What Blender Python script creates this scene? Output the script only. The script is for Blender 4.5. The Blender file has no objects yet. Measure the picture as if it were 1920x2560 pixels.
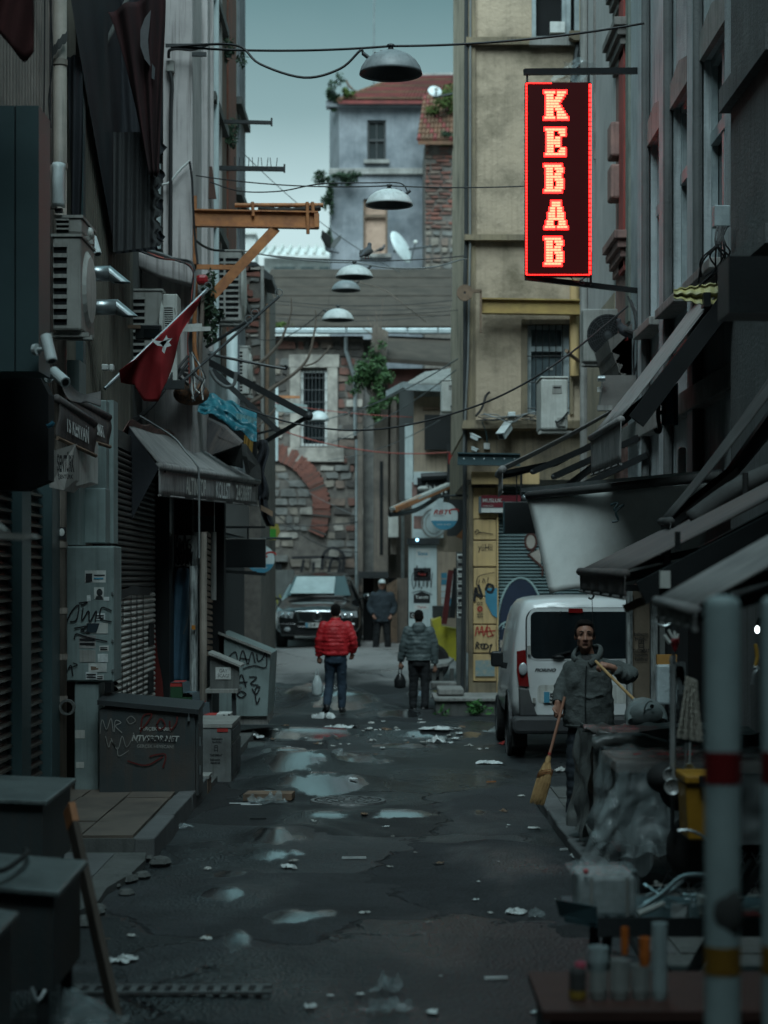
import bpy,math,random
from mathutils import Vector,Matrix,noise as mnoise
random.seed(7)
V=Vector
sc=bpy.context.scene
COL=sc.collection
R=math.radians
# ------------------------------------------------------------------ camera, sky, sun, exposure
F,CX,HY,CH=4800.0,960.0,1440.0,2.1
cd=bpy.data.cameras.new('camera');cam=bpy.data.objects.new('camera',cd);COL.objects.link(cam)
cam.location=(0,0,CH);cam.rotation_euler=(R(90),0,0)
cd.sensor_width=36;cd.lens=36*F/2560;cd.shift_y=(HY-1280)/2560;cd.clip_end=900;cd.clip_start=.1
cd.dof.use_dof=True;cd.dof.focus_distance=18.0;cd.dof.aperture_fstop=1.9
sc.camera=cam
w=bpy.data.worlds.new('World');sc.world=w;w.use_nodes=True
nt=w.node_tree;nt.nodes.clear()
SUN_EL,SUN_AZ=50,186
sky=nt.nodes.new('ShaderNodeTexSky');sky.sky_type='NISHITA';sky.sun_disc=False
sky.sun_elevation=R(SUN_EL);sky.sun_rotation=R(SUN_AZ);sky.dust_density=4
tc=nt.nodes.new('ShaderNodeTexCoord');sx=nt.nodes.new('ShaderNodeSeparateXYZ')
rp=nt.nodes.new('ShaderNodeValToRGB');mx=nt.nodes.new('ShaderNodeMix');mx.data_type='RGBA'
bgd=nt.nodes.new('ShaderNodeBackground');out=nt.nodes.new('ShaderNodeOutputWorld')
nz=nt.nodes.new('ShaderNodeTexNoise');nz.inputs['Scale'].default_value=3;nz.inputs['Detail'].default_value=5
mm=nt.nodes.new('ShaderNodeMath');mm.operation='MULTIPLY_ADD';mm.inputs[1].default_value=.1;
e=rp.color_ramp.elements
SKS=10.0
e[0].position=.225;e[0].color=(.15,.203,.208,1)
e[1].position=1.0;e[1].color=(.064,.142,.158,1)
a=e.new(.275);a.color=(.068,.107,.111,1)
a=e.new(.34);a.color=(.032,.063,.067,1)
a=e.new(.48);a.color=(.08,.145,.155,1)
mv=nt.nodes.new('ShaderNodeVectorMath');mv.operation='SCALE';mv.inputs['Scale'].default_value=SKS
L=nt.links.new
L(tc.outputs['Generated'],sx.inputs[0]);L(tc.outputs['Generated'],nz.inputs['Vector'])
L(nz.outputs['Fac'],mm.inputs[0]);L(sx.outputs['Z'],mm.inputs[2]);L(mm.outputs[0],rp.inputs[0])
L(rp.outputs[0],mv.inputs[0]);L(sky.outputs[0],mx.inputs['A']);L(mv.outputs[0],mx.inputs['B'])
mx.inputs['Factor'].default_value=.985
L(mx.outputs['Result'],bgd.inputs[0]);bgd.inputs[1].default_value=.1;L(bgd.outputs[0],out.inputs[0])
sl=bpy.data.lights.new('sun','SUN');sl.energy=1.45;sl.angle=R(50);sl.color=(.76,.98,1.03)
so=bpy.data.objects.new('sun',sl);COL.objects.link(so)
so.rotation_euler=(R(90-SUN_EL),0,R(180-SUN_AZ));so.location=(0,0,30)
vs=sc.view_settings;vs.view_transform='Standard';vs.look='None';vs.exposure=1.9;vs.gamma=1;vs.use_curve_mapping=False
sc.cycles.use_denoising=True;sc.cycles.max_bounces=6;sc.cycles.transparent_max_bounces=12
# ------------------------------------------------------------------ helpers
def P(px,py,Y):
    return V(((px-CX)*Y/F,Y,CH-(py-HY)*Y/F))
def GZ(y):
    k=[(-50,0),(21,0),(25,-.06),(31,-.06),(43,.5),(48,.6),(60,.65),(900,.65)]
    for(a,za),(b,zb) in zip(k,k[1:]):
        if y<=b:
            t=(y-a)/(b-a);t=t*t*(3-2*t);return za+(zb-za)*t
    return .65
def PG(px,Y):return V(((px-CX)*Y/F,Y,GZ(Y)))
LOC={}
def basis(d):
    d=d.normalized();u=d.cross(V((0,0,1)))
    if u.length<1e-4:u=V((1,0,0))
    u.normalize();return d,u,u.cross(d)
class MB:
    def __init__(s):s.v=[];s.f=[]
    def add(s,vs,fs):
        b=len(s.v);s.v+=[V(p) for p in vs];s.f+=[tuple(i+b for i in q) for q in fs];return s
    def box(s,x0,x1,y0,y1,z0,z1,j=0):
        vs=[V((x,y,z)) for x in(x0,x1) for y in(y0,y1) for z in(z0,z1)]
        if j:vs=[p+V([random.uniform(-j,j) for _ in '123']) for p in vs]
        return s.add(vs,[(0,1,3,2),(4,6,7,5),(0,4,5,1),(2,3,7,6),(0,2,6,4),(1,5,7,3)])
    def prism(s,pts,vec):
        n=len(pts);vec=V(vec);a=[V(p) for p in pts]
        return s.add(a+[p+vec for p in a],[tuple(range(n)),tuple(range(2*n-1,n-1,-1))]+[(i,i+n,(i+1)%n+n,(i+1)%n) for i in range(n)])
    def bar(s,a,b,w,h=None,up=None):
        a,b=V(a),V(b);h=h or w;d,u,n=basis(b-a)
        if up is not None:u=d.cross(V(up)).normalized();n=u.cross(d)
        q=[u*w/2+n*h/2,-u*w/2+n*h/2,-u*w/2-n*h/2,u*w/2-n*h/2]
        return s.prism([a+k for k in q],b-a)
    def tube(s,path,r,n=8,cap=True,flat=1):
        path=[V(p) for p in path];m=len(path);rr=r if isinstance(r,(list,tuple)) else[r]*m
        vs=[];fs=[];pu=None
        for i,p in enumerate(path):
            d=(path[min(i+1,m-1)]-path[max(i-1,0)])
            if d.length<1e-7:d=V((0,0,1))
            d.normalize()
            if pu is None:d,u,_=basis(d)
            else:
                u=pu-d*pu.dot(d)
                if u.length<1e-5:d,u,_=basis(d)
                u.normalize()
            pu=u;k=u.cross(d)
            for j in range(n):
                t=2*math.pi*j/n;vs.append(p+u*math.cos(t)*rr[i]+k*math.sin(t)*rr[i]*flat)
        for i in range(m-1):
            for j in range(n):fs.append((i*n+j,i*n+(j+1)%n,(i+1)*n+(j+1)%n,(i+1)*n+j))
        if cap:fs+=[tuple(range(n-1,-1,-1)),tuple(range((m-1)*n,m*n))]
        return s.add(vs,fs)
    def lathe(s,prof,c,n=24,ax='z',cap=False):
        c=V(c);vs=[];fs=[]
        for r,h in prof:
            for j in range(n):
                t=2*math.pi*j/n;p=(r*math.cos(t),r*math.sin(t),h)
                p=V(p) if ax=='z' else V((p[2],p[0],p[1])) if ax=='x' else V((p[0],p[2],p[1]))
                vs.append(c+p)
        m=len(prof)
        for i in range(m-1):
            for j in range(n):fs.append((i*n+j,i*n+(j+1)%n,(i+1)*n+(j+1)%n,(i+1)*n+j))
        if cap:fs+=[tuple(range(n-1,-1,-1)),tuple(range((m-1)*n,m*n))]
        return s.add(vs,fs)
    def ball(s,c,r,n=14,m=9,rot=None):
        if not isinstance(r,(tuple,list)):r=(r,r,r)
        vs=[];fs=[];c=V(c)
        for i in range(m+1):
            a=math.pi*i/m
            for j in range(n):
                b=2*math.pi*j/n;p=V((r[0]*math.sin(a)*math.cos(b),r[1]*math.sin(a)*math.sin(b),r[2]*math.cos(a)))
                if rot is not None:p=rot@p
                vs.append(c+p)
        for i in range(m):
            for j in range(n):fs.append((i*n+j,i*n+(j+1)%n,(i+1)*n+(j+1)%n,(i+1)*n+j))
        return s.add(vs,fs)
    def grid(s,fn,nu,nv):
        vs=[fn(i/nu,j/nv) for i in range(nu+1) for j in range(nv+1)]
        return s.add(vs,[(i*(nv+1)+j,(i+1)*(nv+1)+j,(i+1)*(nv+1)+j+1,i*(nv+1)+j+1) for i in range(nu) for j in range(nv)])
    def strip(s,pts,w,nrm):
        pts=[V(p) for p in pts];nrm=V(nrm).normalized();m=len(pts);vs=[]
        for i,p in enumerate(pts):
            d=pts[min(i+1,m-1)]-pts[max(i-1,0)]
            if d.length<1e-7:d=V((1,0,0))
            k=d.normalized().cross(nrm).normalized()*w/2;vs+=[p+k,p-k]
        return s.add(vs,[(2*i,2*i+1,2*i+3,2*i+2) for i in range(m-1)])
    def limb(s,pts,rr,n=12):
        s.tube(smooth(pts,3),smoothr(rr,3),n)
        for p,r in((pts[0],rr[0]),(pts[-1],rr[-1])):s.ball(p,r,n,8)
        return s
def cr(p0,p1,p2,p3,t):
    return .5*((2*p1)+(p2-p0)*t+(2*p0-5*p1+4*p2-p3)*t*t+(3*p1-p0-3*p2+p3)*t**3)
def smooth(pts,n=6):
    pts=[V(p) for p in pts];o=[]
    for i in range(len(pts)-1):
        a=pts[max(i-1,0)];d=pts[min(i+2,len(pts)-1)]
        for k in range(n):o.append(cr(a,pts[i],pts[i+1],d,k/n))
    return o+[pts[-1]]
def smoothr(r,n=6):
    o=[]
    for i in range(len(r)-1):
        for k in range(n):t=k/n;o.append(r[i]*(1-t)+r[i+1]*t)
    return o+[r[-1]]
def sag(a,b,d=.3,n=16):
    a,b=V(a),V(b);return[a.lerp(b,i/n)-V((0,0,4*d*(i/n)*(1-i/n))) for i in range(n+1)]
def tag(o,label=None,cat=None,group=None,kind=None):
    if label:o['label']=label
    if cat:o['category']=cat
    if group:o['group']=group
    if kind:o['kind']=kind
    return o
CLOUD=bpy.data.textures.new('folds','CLOUDS');CLOUD.noise_scale=.09;CLOUD.noise_depth=2
def mods(o,bev=0,solid=0,sub=0,vox=0,sm=0,fold=0):
    if vox:
        m=o.modifiers.new('remesh','REMESH');m.mode='VOXEL';m.voxel_size=vox;m.use_smooth_shade=True
        m=o.modifiers.new('smooth','SMOOTH');m.iterations=sm or 3;m.factor=.5
    if fold:m=o.modifiers.new('folds','DISPLACE');m.texture=CLOUD;m.texture_coords='GLOBAL';m.strength=fold;m.mid_level=.5
    if solid:m=o.modifiers.new('solidify','SOLIDIFY');m.thickness=solid;m.offset=0
    if bev:m=o.modifiers.new('bevel','BEVEL');m.width=bev;m.segments=2;m.limit_method='ANGLE'
    if sub:m=o.modifiers.new('subsurf','SUBSURF');m.levels=sub;m.render_levels=sub
def mesh(name,mb,mat,smooth_=False,off=None):
    me=bpy.data.meshes.new(name);vs=mb.v if off is None else[p-off for p in mb.v]
    me.from_pydata([tuple(p) for p in vs],[],mb.f);me.update()
    if smooth_:
        me.polygons.foreach_set('use_smooth',[True]*len(me.polygons))
    if mat:me.materials.append(mat)
    return me
def T(name,label,cat,loc,group=None):
    o=bpy.data.objects.new(name,None);COL.objects.link(o);o.location=loc;o.empty_display_size=.2
    LOC[o]=V(loc);return tag(o,label,cat,group)
def A(name,mb,mat,parent,label=None,sm=False,kind=None,**k):
    off=LOC[parent];o=bpy.data.objects.new(name,mesh(name,mb,mat,sm,off));COL.objects.link(o)
    o.parent=parent;LOC[o]=off;mods(o,**k);return tag(o,label,None,None,kind)
def S(name,mb,mat,label=None,cat=None,group=None,kind=None,sm=False,**k):
    xs=[p.x for p in mb.v];ys=[p.y for p in mb.v];zs=[p.z for p in mb.v]
    off=V(((min(xs)+max(xs))/2,(min(ys)+max(ys))/2,min(zs)))
    o=bpy.data.objects.new(name,mesh(name,mb,mat,sm,off));COL.objects.link(o);o.location=off;LOC[o]=off
    mods(o,**k);return tag(o,label,cat,group,kind)
def dup(root,loc=None,label=None,rot=None,scale=None,group=None):
    def cp(o,par):
        c=o.copy();COL.objects.link(c)
        if par:c.parent=par
        for h in list(o.children):cp(h,c)
        return c
    c=cp(root,None)
    if loc is not None:c.location=loc
    if rot is not None:c.rotation_euler=rot
    if scale is not None:c.scale=(scale,)*3
    LOC[c]=V(c.location)
    return tag(c,label,None,group)
def rep(o,offs):
    for d in offs:
        c=o.copy();COL.objects.link(c);c.parent=o.parent;c.location=o.location+V(d)
def box(*a,j=0):return MB().box(*a,j=j)
def text(s,mat,parent,c,u,v,w,h,name='lettering',italic=0,bold=0,lines=1,top=None):
    cu=bpy.data.curves.new('t','FONT');cu.body=s;cu.align_x='CENTER';cu.align_y='CENTER';cu.shear=italic;cu.offset=bold
    cu.resolution_u=3;cu.space_line=.95
    o=bpy.data.objects.new('t',cu);COL.objects.link(o)
    me=bpy.data.meshes.new_from_object(o.evaluated_get(bpy.context.evaluated_depsgraph_get()))
    bpy.data.objects.remove(o);bpy.data.curves.remove(cu)
    vs=[p.co.copy() for p in me.vertices];fs=[tuple(p.vertices) for p in me.polygons];bpy.data.meshes.remove(me)
    x0,x1=min(p.x for p in vs),max(p.x for p in vs);y0,y1=min(p.y for p in vs),max(p.y for p in vs)
    u,v,c=V(u).normalized(),V(v).normalized(),V(c)
    mb=MB().add([c+u*((p.x-x0)/(x1-x0)-.5)*w+v*((p.y-y0)/(y1-y0)-.5)*h for p in vs],fs)
    return A(name,mb,mat,parent)
def scrawl(o,u,v,n,strokes,w,sc_=1):
    mb=MB();o,u,v,n=V(o),V(u),V(v),V(n).normalized()
    for k in strokes:
        mb.strip(smooth([o+u*a*sc_+v*b*sc_+n*.006 for a,b in k],5),w,n)
    return mb
def tagword(seed,n=6):
    r=random.Random(seed);st=[];x=0
    for i in range(n):
        k=r.random()
        if k<.4:st.append([(x,.1),(x+.1,.9+r.random()*.3),(x+.25,.5),(x+.3,.05),(x+.45,.8)])
        elif k<.7:st.append([(x+.3,.8),(x+.05,.7),(x,.3),(x+.2,0),(x+.38,.35),(x+.15,.5)])
        else:st.append([(x,.9),(x+.12,0),(x+.25,.7),(x+.4,-.2)])
        x+=.38+r.random()*.1
    st.append([(0,-.2),(x*.5,-.1),(x,-.3)])
    return[[(a/x,b) for a,b in k] for k in st]
# ------------------------------------------------------------------ materials
def M(name,c,c2=None,rough=.8,sc=4,var=.5,streak=0,bump=.15,bs=40,metal=0,spec=.4,emit=None,es=1,dirt=0,dirtc=(.02,.02,.018),trans=0,coat=0,rvar=0,stretch=None):
    m=bpy.data.materials.new(name);m.use_nodes=True;n=m.node_tree.nodes;l=m.node_tree.links.new;b=n['Principled BSDF']
    geo=n.new('ShaderNodeNewGeometry')
    def noise(scale,detail=6,st=None):
        t=n.new('ShaderNodeTexNoise');t.inputs['Scale'].default_value=scale;t.inputs['Detail'].default_value=detail;t.inputs['Roughness'].default_value=.62
        if st:
            mp=n.new('ShaderNodeVectorMath');mp.operation='MULTIPLY';mp.inputs[1].default_value=st;l(geo.outputs['Position'],mp.inputs[0]);l(mp.outputs[0],t.inputs['Vector'])
        else:l(geo.outputs['Position'],t.inputs['Vector'])
        return t.outputs['Fac']
    def ramp(x,a,d):
        r=n.new('ShaderNodeMapRange');r.inputs[1].default_value=a;r.inputs[2].default_value=d;l(x,r.inputs[0]);return r.outputs[0]
    def mix(f,a,d):
        x=n.new('ShaderNodeMix');x.data_type='RGBA'
        l(f,x.inputs['Factor'])
        for k,q in(('A',a),('B',d)):
            if isinstance(q,tuple):x.inputs[k].default_value=(*q,1)
            else:l(q,x.inputs[k])
        return x.outputs['Result']
    def mul(f,k):
        x=n.new('ShaderNodeMath');x.operation='MULTIPLY';l(f,x.inputs[0]);x.inputs[1].default_value=k;return x.outputs[0]
    c2=c2 or tuple(k*(1-.55*var) for k in c)
    col=mix(ramp(noise(sc,st=stretch),.35,.68),c,c2)
    if streak:
        col=mix(mul(ramp(noise(2.2,4,(9,9,.35)),.5,.72),streak),col,dirtc)
    if dirt:
        col=mix(mul(ramp(noise(1.1,8),.5,.7),dirt),col,dirtc)
    l(col,b.inputs['Base Color'])
    b.inputs['Roughness'].default_value=rough;b.inputs['Metallic'].default_value=metal;b.inputs['Specular IOR Level'].default_value=spec
    if rvar:
        q=n.new('ShaderNodeMapRange');q.inputs[1].default_value=.3;q.inputs[2].default_value=.7;q.inputs[3].default_value=max(.02,rough-rvar);q.inputs[4].default_value=min(1,rough+rvar)
        l(noise(sc*2),q.inputs[0]);l(q.outputs[0],b.inputs['Roughness'])
    if bump:
        bp=n.new('ShaderNodeBump');bp.inputs['Strength'].default_value=bump;bp.inputs['Distance'].default_value=.02;l(noise(bs,8,stretch),bp.inputs['Height']);l(bp.outputs[0],b.inputs['Normal'])
    if emit:b.inputs['Emission Color'].default_value=(*emit,1);b.inputs['Emission Strength'].default_value=es
    if trans:b.inputs['Transmission Weight'].default_value=trans
    if coat:b.inputs['Coat Weight'].default_value=coat;b.inputs['Coat Roughness'].default_value=.08
    return m
def plastic(name,c,alpha,rough=.2):
    m=M(name,c,rough=rough,bump=.9,bs=7,spec=.7);n=m.node_tree.nodes;b=n['Principled BSDF'];b.inputs['Alpha'].default_value=alpha;return m
m_black=M('black_paint',(.012,.014,.015),rough=.45)
m_dark=M('dark_metal',(.03,.034,.036),rough=.5,dirt=.4)
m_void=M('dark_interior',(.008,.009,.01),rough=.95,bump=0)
m_rubber=M('rubber',(.014,.014,.014),rough=.8)
m_wire=M('wire_black',(.015,.015,.016),rough=.6,bump=0)
m_wireg=M('wire_grey',(.16,.17,.17),rough=.6,bump=0)
m_wirer=M('wire_red',(.35,.07,.05),rough=.6,bump=0)
m_steel=M('galvanised_steel',(.42,.46,.47),rough=.35,metal=.85,var=.5,sc=9,dirt=.25,bump=.05)
m_chrome=M('chrome',(.75,.78,.8),rough=.12,metal=1,bump=0)
m_glass=M('window_glass',(.01,.014,.016),rough=.06,spec=.9,bump=.03,bs=1.2)
m_white=M('white_paint',(.62,.64,.62),rough=.5,streak=.25,dirt=.25)
m_acw=M('aircon_casing',(.52,.53,.5),rough=.5,streak=.4,dirt=.35,dirtc=(.12,.1,.075))
m_acd=M('aircon_casing_grimy',(.3,.3,.28),rough=.55,streak=.5,dirt=.4,dirtc=(.07,.06,.05))
m_cam=M('camera_white',(.55,.6,.6),rough=.4)
m_rust=M('orange_primer',(.42,.17,.06),(.25,.1,.045),rough=.65,sc=7,dirt=.5,dirtc=(.05,.025,.015))
m_conc=M('concrete',(.27,.265,.25),rough=.9,streak=.5,dirt=.5,bump=.3)
m_concd=M('concrete_dark',(.11,.115,.11),rough=.9,streak=.5,dirt=.4,bump=.3)
m_wood=M('weathered_wood',(.2,.13,.085),(.1,.07,.05),rough=.75,sc=6,dirt=.3)
m_leaf=M('leaf_green',(.045,.1,.03),(.02,.05,.018),rough=.6,sc=11,bump=0)
m_leafd=M('leaf_dark',(.022,.045,.02),(.01,.024,.012),rough=.6,sc=11,bump=0)
m_moss=M('moss',(.07,.1,.02),(.03,.05,.012),rough=.95,sc=9,bump=.5)
m_twig=M('bare_twig',(.14,.11,.09),rough=.85)
m_tblack=M('print_black',(.012,.012,.014),rough=.7,bump=0)
m_twhite=M('print_white',(.6,.62,.6),rough=.7,bump=0,dirt=.3)
m_tred=M('print_red',(.36,.03,.025),rough=.7,bump=0)
m_tblue=M('print_blue',(.05,.22,.32),rough=.7,bump=0)
m_paper=M('paper',(.55,.57,.55),(.3,.3,.28),rough=.85,sc=10)
m_litter=M('litter_white',(.6,.64,.63),(.38,.4,.4),rough=.6,sc=14)
m_film=plastic('clear_film',(.4,.47,.48),.3,.1)
m_filmd=plastic('dirty_film',(.14,.15,.145),.93,.28)
# ------------------------------------------------------------------ ground
def asphalt():
    m=M('wet_asphalt',(.021,.023,.025),(.011,.012,.013),rough=.5,sc=1.3,bump=0,spec=.4)
    n=m.node_tree.nodes;l=m.node_tree.links.new;b=n['Principled BSDF'];geo=n.new('ShaderNodeNewGeometry')
    def N(sc,det=6,st=None,d=0):
        t=n.new('ShaderNodeTexNoise');t.inputs['Scale'].default_value=sc;t.inputs['Detail'].default_value=det;t.inputs['Distortion'].default_value=d
        if st:
            mp=n.new('ShaderNodeVectorMath');mp.operation='MULTIPLY';mp.inputs[1].default_value=st;l(geo.outputs['Position'],mp.inputs[0]);l(mp.outputs[0],t.inputs['Vector'])
        else:l(geo.outputs['Position'],t.inputs['Vector'])
        return t
    def mr(x,a,c,d,e_):
        q=n.new('ShaderNodeMapRange');q.interpolation_type='SMOOTHSTEP'
        for i,k in enumerate((a,c,d,e_)):q.inputs[i+1].default_value=k
        l(x,q.inputs[0]);return q.outputs[0]
    wet=N(.75,7,(1,.55,1),.6)
    wr=mr(wet.outputs['Fac'],.46,.68,.7,.2)
    wp=N(1.6,5);ad=n.new('ShaderNodeVectorMath');ad.operation='MULTIPLY_ADD';ad.inputs[1].default_value=(.9,.9,0)
    l(wp.outputs['Color'],ad.inputs[0]);l(geo.outputs['Position'],ad.inputs[2])
    vo=n.new('ShaderNodeTexVoronoi');vo.feature='DISTANCE_TO_EDGE';vo.inputs['Scale'].default_value=.42;l(ad.outputs[0],vo.inputs['Vector'])
    c0_=mr(vo.outputs['Distance'],0,.013,0,1);fade=mr(N(1.1,4).outputs['Fac'],.44,.56,1,0)
    mxm=n.new('ShaderNodeMath');mxm.operation='MAXIMUM';l(c0_,mxm.inputs[0]);l(fade,mxm.inputs[1]);ck=mxm.outputs[0]
    vc_=n.new('ShaderNodeTexVoronoi');vc_.inputs['Scale'].default_value=.42;l(ad.outputs[0],vc_.inputs['Vector']);sp=n.new('ShaderNodeSeparateColor');l(vc_.outputs['Color'],sp.inputs[0])
    cell=mr(sp.outputs[0],0,1,.55,1.5);fine=mr(N(55,3).outputs['Fac'],.3,.7,.55,1.5)
    rg=n.new('ShaderNodeMath');rg.operation='MULTIPLY';rg.use_clamp=True;l(wr,rg.inputs[0]);l(mr(sp.outputs[1],0,1,.6,1.35),rg.inputs[1]);an=n.new('ShaderNodeAttribute');an.attribute_name='wet'
    wn_=n.new('ShaderNodeMath');wn_.operation='MULTIPLY_ADD';wn_.inputs[1].default_value=3.2;l(N(4,7,(1,.5,1)).outputs['Fac'],wn_.inputs[0]);l(an.outputs['Fac'],wn_.inputs[2])
    wetm=mr(wn_.outputs[0],1.85,2.35,0,1);gate=n.new('ShaderNodeMath');gate.operation='MULTIPLY';l(wetm,gate.inputs[0]);l(mr(an.outputs['Fac'],.02,.35,0,1),gate.inputs[1])
    l(gate.outputs[0],b.inputs['Coat Weight']);b.inputs['Coat Roughness'].default_value=.12;rm=n.new('ShaderNodeMix');l(gate.outputs[0],rm.inputs['Factor']);l(rg.outputs[0],rm.inputs['A']);rm.inputs['B'].default_value=.13;l(rm.outputs['Result'],b.inputs['Roughness'])
    l(mr(gate.outputs[0],0,1,.38,1.0),b.inputs['Specular IOR Level'])
    tint=n.new('ShaderNodeMath');tint.operation='MULTIPLY';l(cell,tint.inputs[0]);l(fine,tint.inputs[1])
    gr=n.new('ShaderNodeTexVoronoi');gr.inputs['Scale'].default_value=48;l(geo.outputs['Position'],gr.inputs['Vector'])
    big=N(5,5)
    a1=n.new('ShaderNodeMath');a1.operation='MULTIPLY_ADD';a1.inputs[1].default_value=.35;l(gr.outputs['Distance'],a1.inputs[0]);l(big.outputs['Fac'],a1.inputs[2])
    a2=n.new('ShaderNodeMath');a2.operation='MULTIPLY_ADD';a2.inputs[1].default_value=1.4;l(ck,a2.inputs[0]);l(a1.outputs[0],a2.inputs[2])
    bp=n.new('ShaderNodeBump');bp.inputs['Strength'].default_value=.4;bp.inputs['Distance'].default_value=.016;l(a2.outputs[0],bp.inputs['Height']);l(mr(gate.outputs[0],0,1,.95,.12),bp.inputs['Strength']);l(bp.outputs[0],b.inputs['Normal'])
    old=b.inputs['Base Color'].links[0].from_socket
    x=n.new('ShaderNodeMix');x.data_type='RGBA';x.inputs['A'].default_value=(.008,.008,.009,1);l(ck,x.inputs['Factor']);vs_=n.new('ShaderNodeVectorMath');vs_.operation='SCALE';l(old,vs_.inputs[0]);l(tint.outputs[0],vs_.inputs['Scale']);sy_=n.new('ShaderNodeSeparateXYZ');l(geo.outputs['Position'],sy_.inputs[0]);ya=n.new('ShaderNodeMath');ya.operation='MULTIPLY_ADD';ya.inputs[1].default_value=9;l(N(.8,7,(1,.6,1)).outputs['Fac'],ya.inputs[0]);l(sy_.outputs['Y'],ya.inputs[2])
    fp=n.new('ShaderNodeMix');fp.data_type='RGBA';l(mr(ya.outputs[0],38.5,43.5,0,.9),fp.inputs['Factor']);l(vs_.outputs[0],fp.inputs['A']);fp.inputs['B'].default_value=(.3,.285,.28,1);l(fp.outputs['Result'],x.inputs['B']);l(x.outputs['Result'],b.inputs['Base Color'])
    return m
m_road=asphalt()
PATCH=[]
for px,py,wp,hp in[(740,1912,120,20),(800,1966,165,24),(690,2095,75,26),(690,2140,75,14),(760,1842,190,12),(1100,1842,160,7),(580,2187,60,5),(590,2350,60,40),(860,1765,120,10),(1075,1735,90,9),(720,1700,80,12),(930,1700,70,8),(1190,2034,45,9),(520,2475,120,14),(900,1668,90,7),(630,1868,80,10),(720,1880,90,8),(900,1905,110,10),(650,1990,60,8),(1010,1868,120,7),(800,1745,110,10),(640,1745,70,9),(1000,1790,90,6),(820,2040,90,9),(1000,2035,110,10),(560,2235,80,20),(760,2290,130,22)]:
    Y=(CH-GZ(CH*F/(py-HY)))*F/(py-HY);Yb=(CH-GZ(Y))*F/(py+hp-HY);PATCH.append(((px-CX)*Y/F,(Y+Yb)/2,wp*Y/F*.75,max(.1,(Y-Yb)*.55),max(.05,(3230-py)/9600)))
def road_z(x,y):
    h=0
    for cx,cy,rx,ry,sl_ in PATCH:
        v=(y-cy)/ry
        if -1.3<v<3.3:
            u=abs(x-cx)/rx
            if u<2:h+=ry*sl_*(max(0,v+1.3) if v<1.1 else max(0,2.4*(3.3-v)/2.2))*math.exp(-u**4*.35)
    return h+GZ(y)+mnoise.noise(V((x*.9,y*.5,0)))*.02+mnoise.noise(V((x*.45,y*1.2,7)))*.022+mnoise.noise(V((x*3,y*1.5,4)))*.006
def spaced(a,b,st):return[a+(b-a)*i/max(1,int((b-a)/st)) for i in range(max(1,int((b-a)/st)))]
xs=[-400,-150,-60,-20,-8]+spaced(-4.5,4.5,.14)+[4.5,8,20,60,150,400]
ys=[-200,-60,-20]+spaced(-4,9,.7)+spaced(9,34,.1)+spaced(34,50,.4)+[50,60,90,150,300,800]
g=MB();g.v=[V((x,y,road_z(x,y))) for y in ys for x in xs];nx=len(xs)
g.f=[(j*nx+i,j*nx+i+1,(j+1)*nx+i+1,(j+1)*nx+i) for j in range(len(ys)-1) for i in range(nx-1)]
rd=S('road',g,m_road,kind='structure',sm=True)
def wetness(p):
    k=0
    for cx,cy,rx,ry,sl_ in PATCH:k=max(k,1.25-math.hypot((p.x-cx)/rx,(p.y-cy-ry*.1)/(ry*1.25))**2)
    return max(0,k)
at=rd.data.attributes.new('wet','FLOAT','POINT');at.data.foreach_set('value',[wetness(p) for p in g.v])
m_tile=M('pavement_tile',(.13,.105,.085),(.085,.07,.06),rough=.6,sc=3,streak=0,dirt=.5)
m_kerb=M('kerb_stone',(.12,.125,.125),rough=.7,dirt=.4,bump=.3)
lp=S('left_pavement',box(-3.1,-1.86,14.4,18.6,-.1,.13).box(-3.1,-1.7,18.6,25,-.1,.06),m_concd,kind='structure')
for i in range(3):
    for k in range(5):
        x0=-3.06+.395*i;y0=14.42+.82*k;z=.134+random.uniform(0,.008)
        A('tile',box(x0,x0+.386,y0,y0+.81,.12,z+.018,j=.004),m_tile,lp)
for k in range(3):
    A('kerb',box(-1.85,-1.7,14.2+1.42*k,15.6+1.42*k,-.05,.165,j=.006),m_kerb,lp,bev=.012)
lo=MB()
ed=[(-1.72,13.8),(-1.74,13.2),(-1.82,12.6),(-1.8,12.1),(-1.9,11.5),(-1.86,11),(-1.98,10.6),(-1.95,10),(-2.0,9),(-2.0,4)]
lo.prism([(-3.1,14.2,.0)]+[(x,y,0) for x,y in[(-1.76,14.2)]+ed]+[(-3.1,4,0)],(0,0,.055))
lo=S('lower_left_pavement',lo,m_concd,kind='structure')
for i,(x0,x1) in enumerate(((-3.05,-2.52),(-2.51,-1.98))):
    for k in range(4):
        y0=10.1+1.0*k;A('tile',box(x0,min(x1,-1.95-(.12 if k<1 else 0)),y0,y0+.99,.04,.062+random.uniform(0,.006),j=.003),m_kerb,lo)
for i in range(26):
    y=random.uniform(9.5,14.3);x=-1.72-(14-y)*.06+random.uniform(-.07,.14);s_=random.uniform(.03,.09)
    A('rubble',MB().ball((x,y,.02),(s_,s_*1.3,s_*.6),6,4),m_concd,lo)
rpv=MB().prism([(1.46,18.2,-.05),(1.43,16.6,-.05),(1.47,15.4,-.05),(1.45,14,-.05),(1.47,11,-.05),(1.46,4,-.05),(3.2,4,-.05),(3.2,18.2,-.05)],(0,0,.14))
rpv=S('right_pavement',rpv,m_concd,kind='structure')
for k in range(9):
    y0=10.2+.89*k;A('kerb',box(1.40,1.56,y0,y0+.87,-.02,.1+random.uniform(0,.012),j=.012),m_kerb,rpv,bev=.015)
    for i in range(3):
        A('paving_slab',box(1.575+i*.52,2.08+i*.52,y0,y0+.87,.07,.094+random.uniform(0,.01),j=.004),m_concd,rpv)
def rz(x,y):return .1
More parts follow.
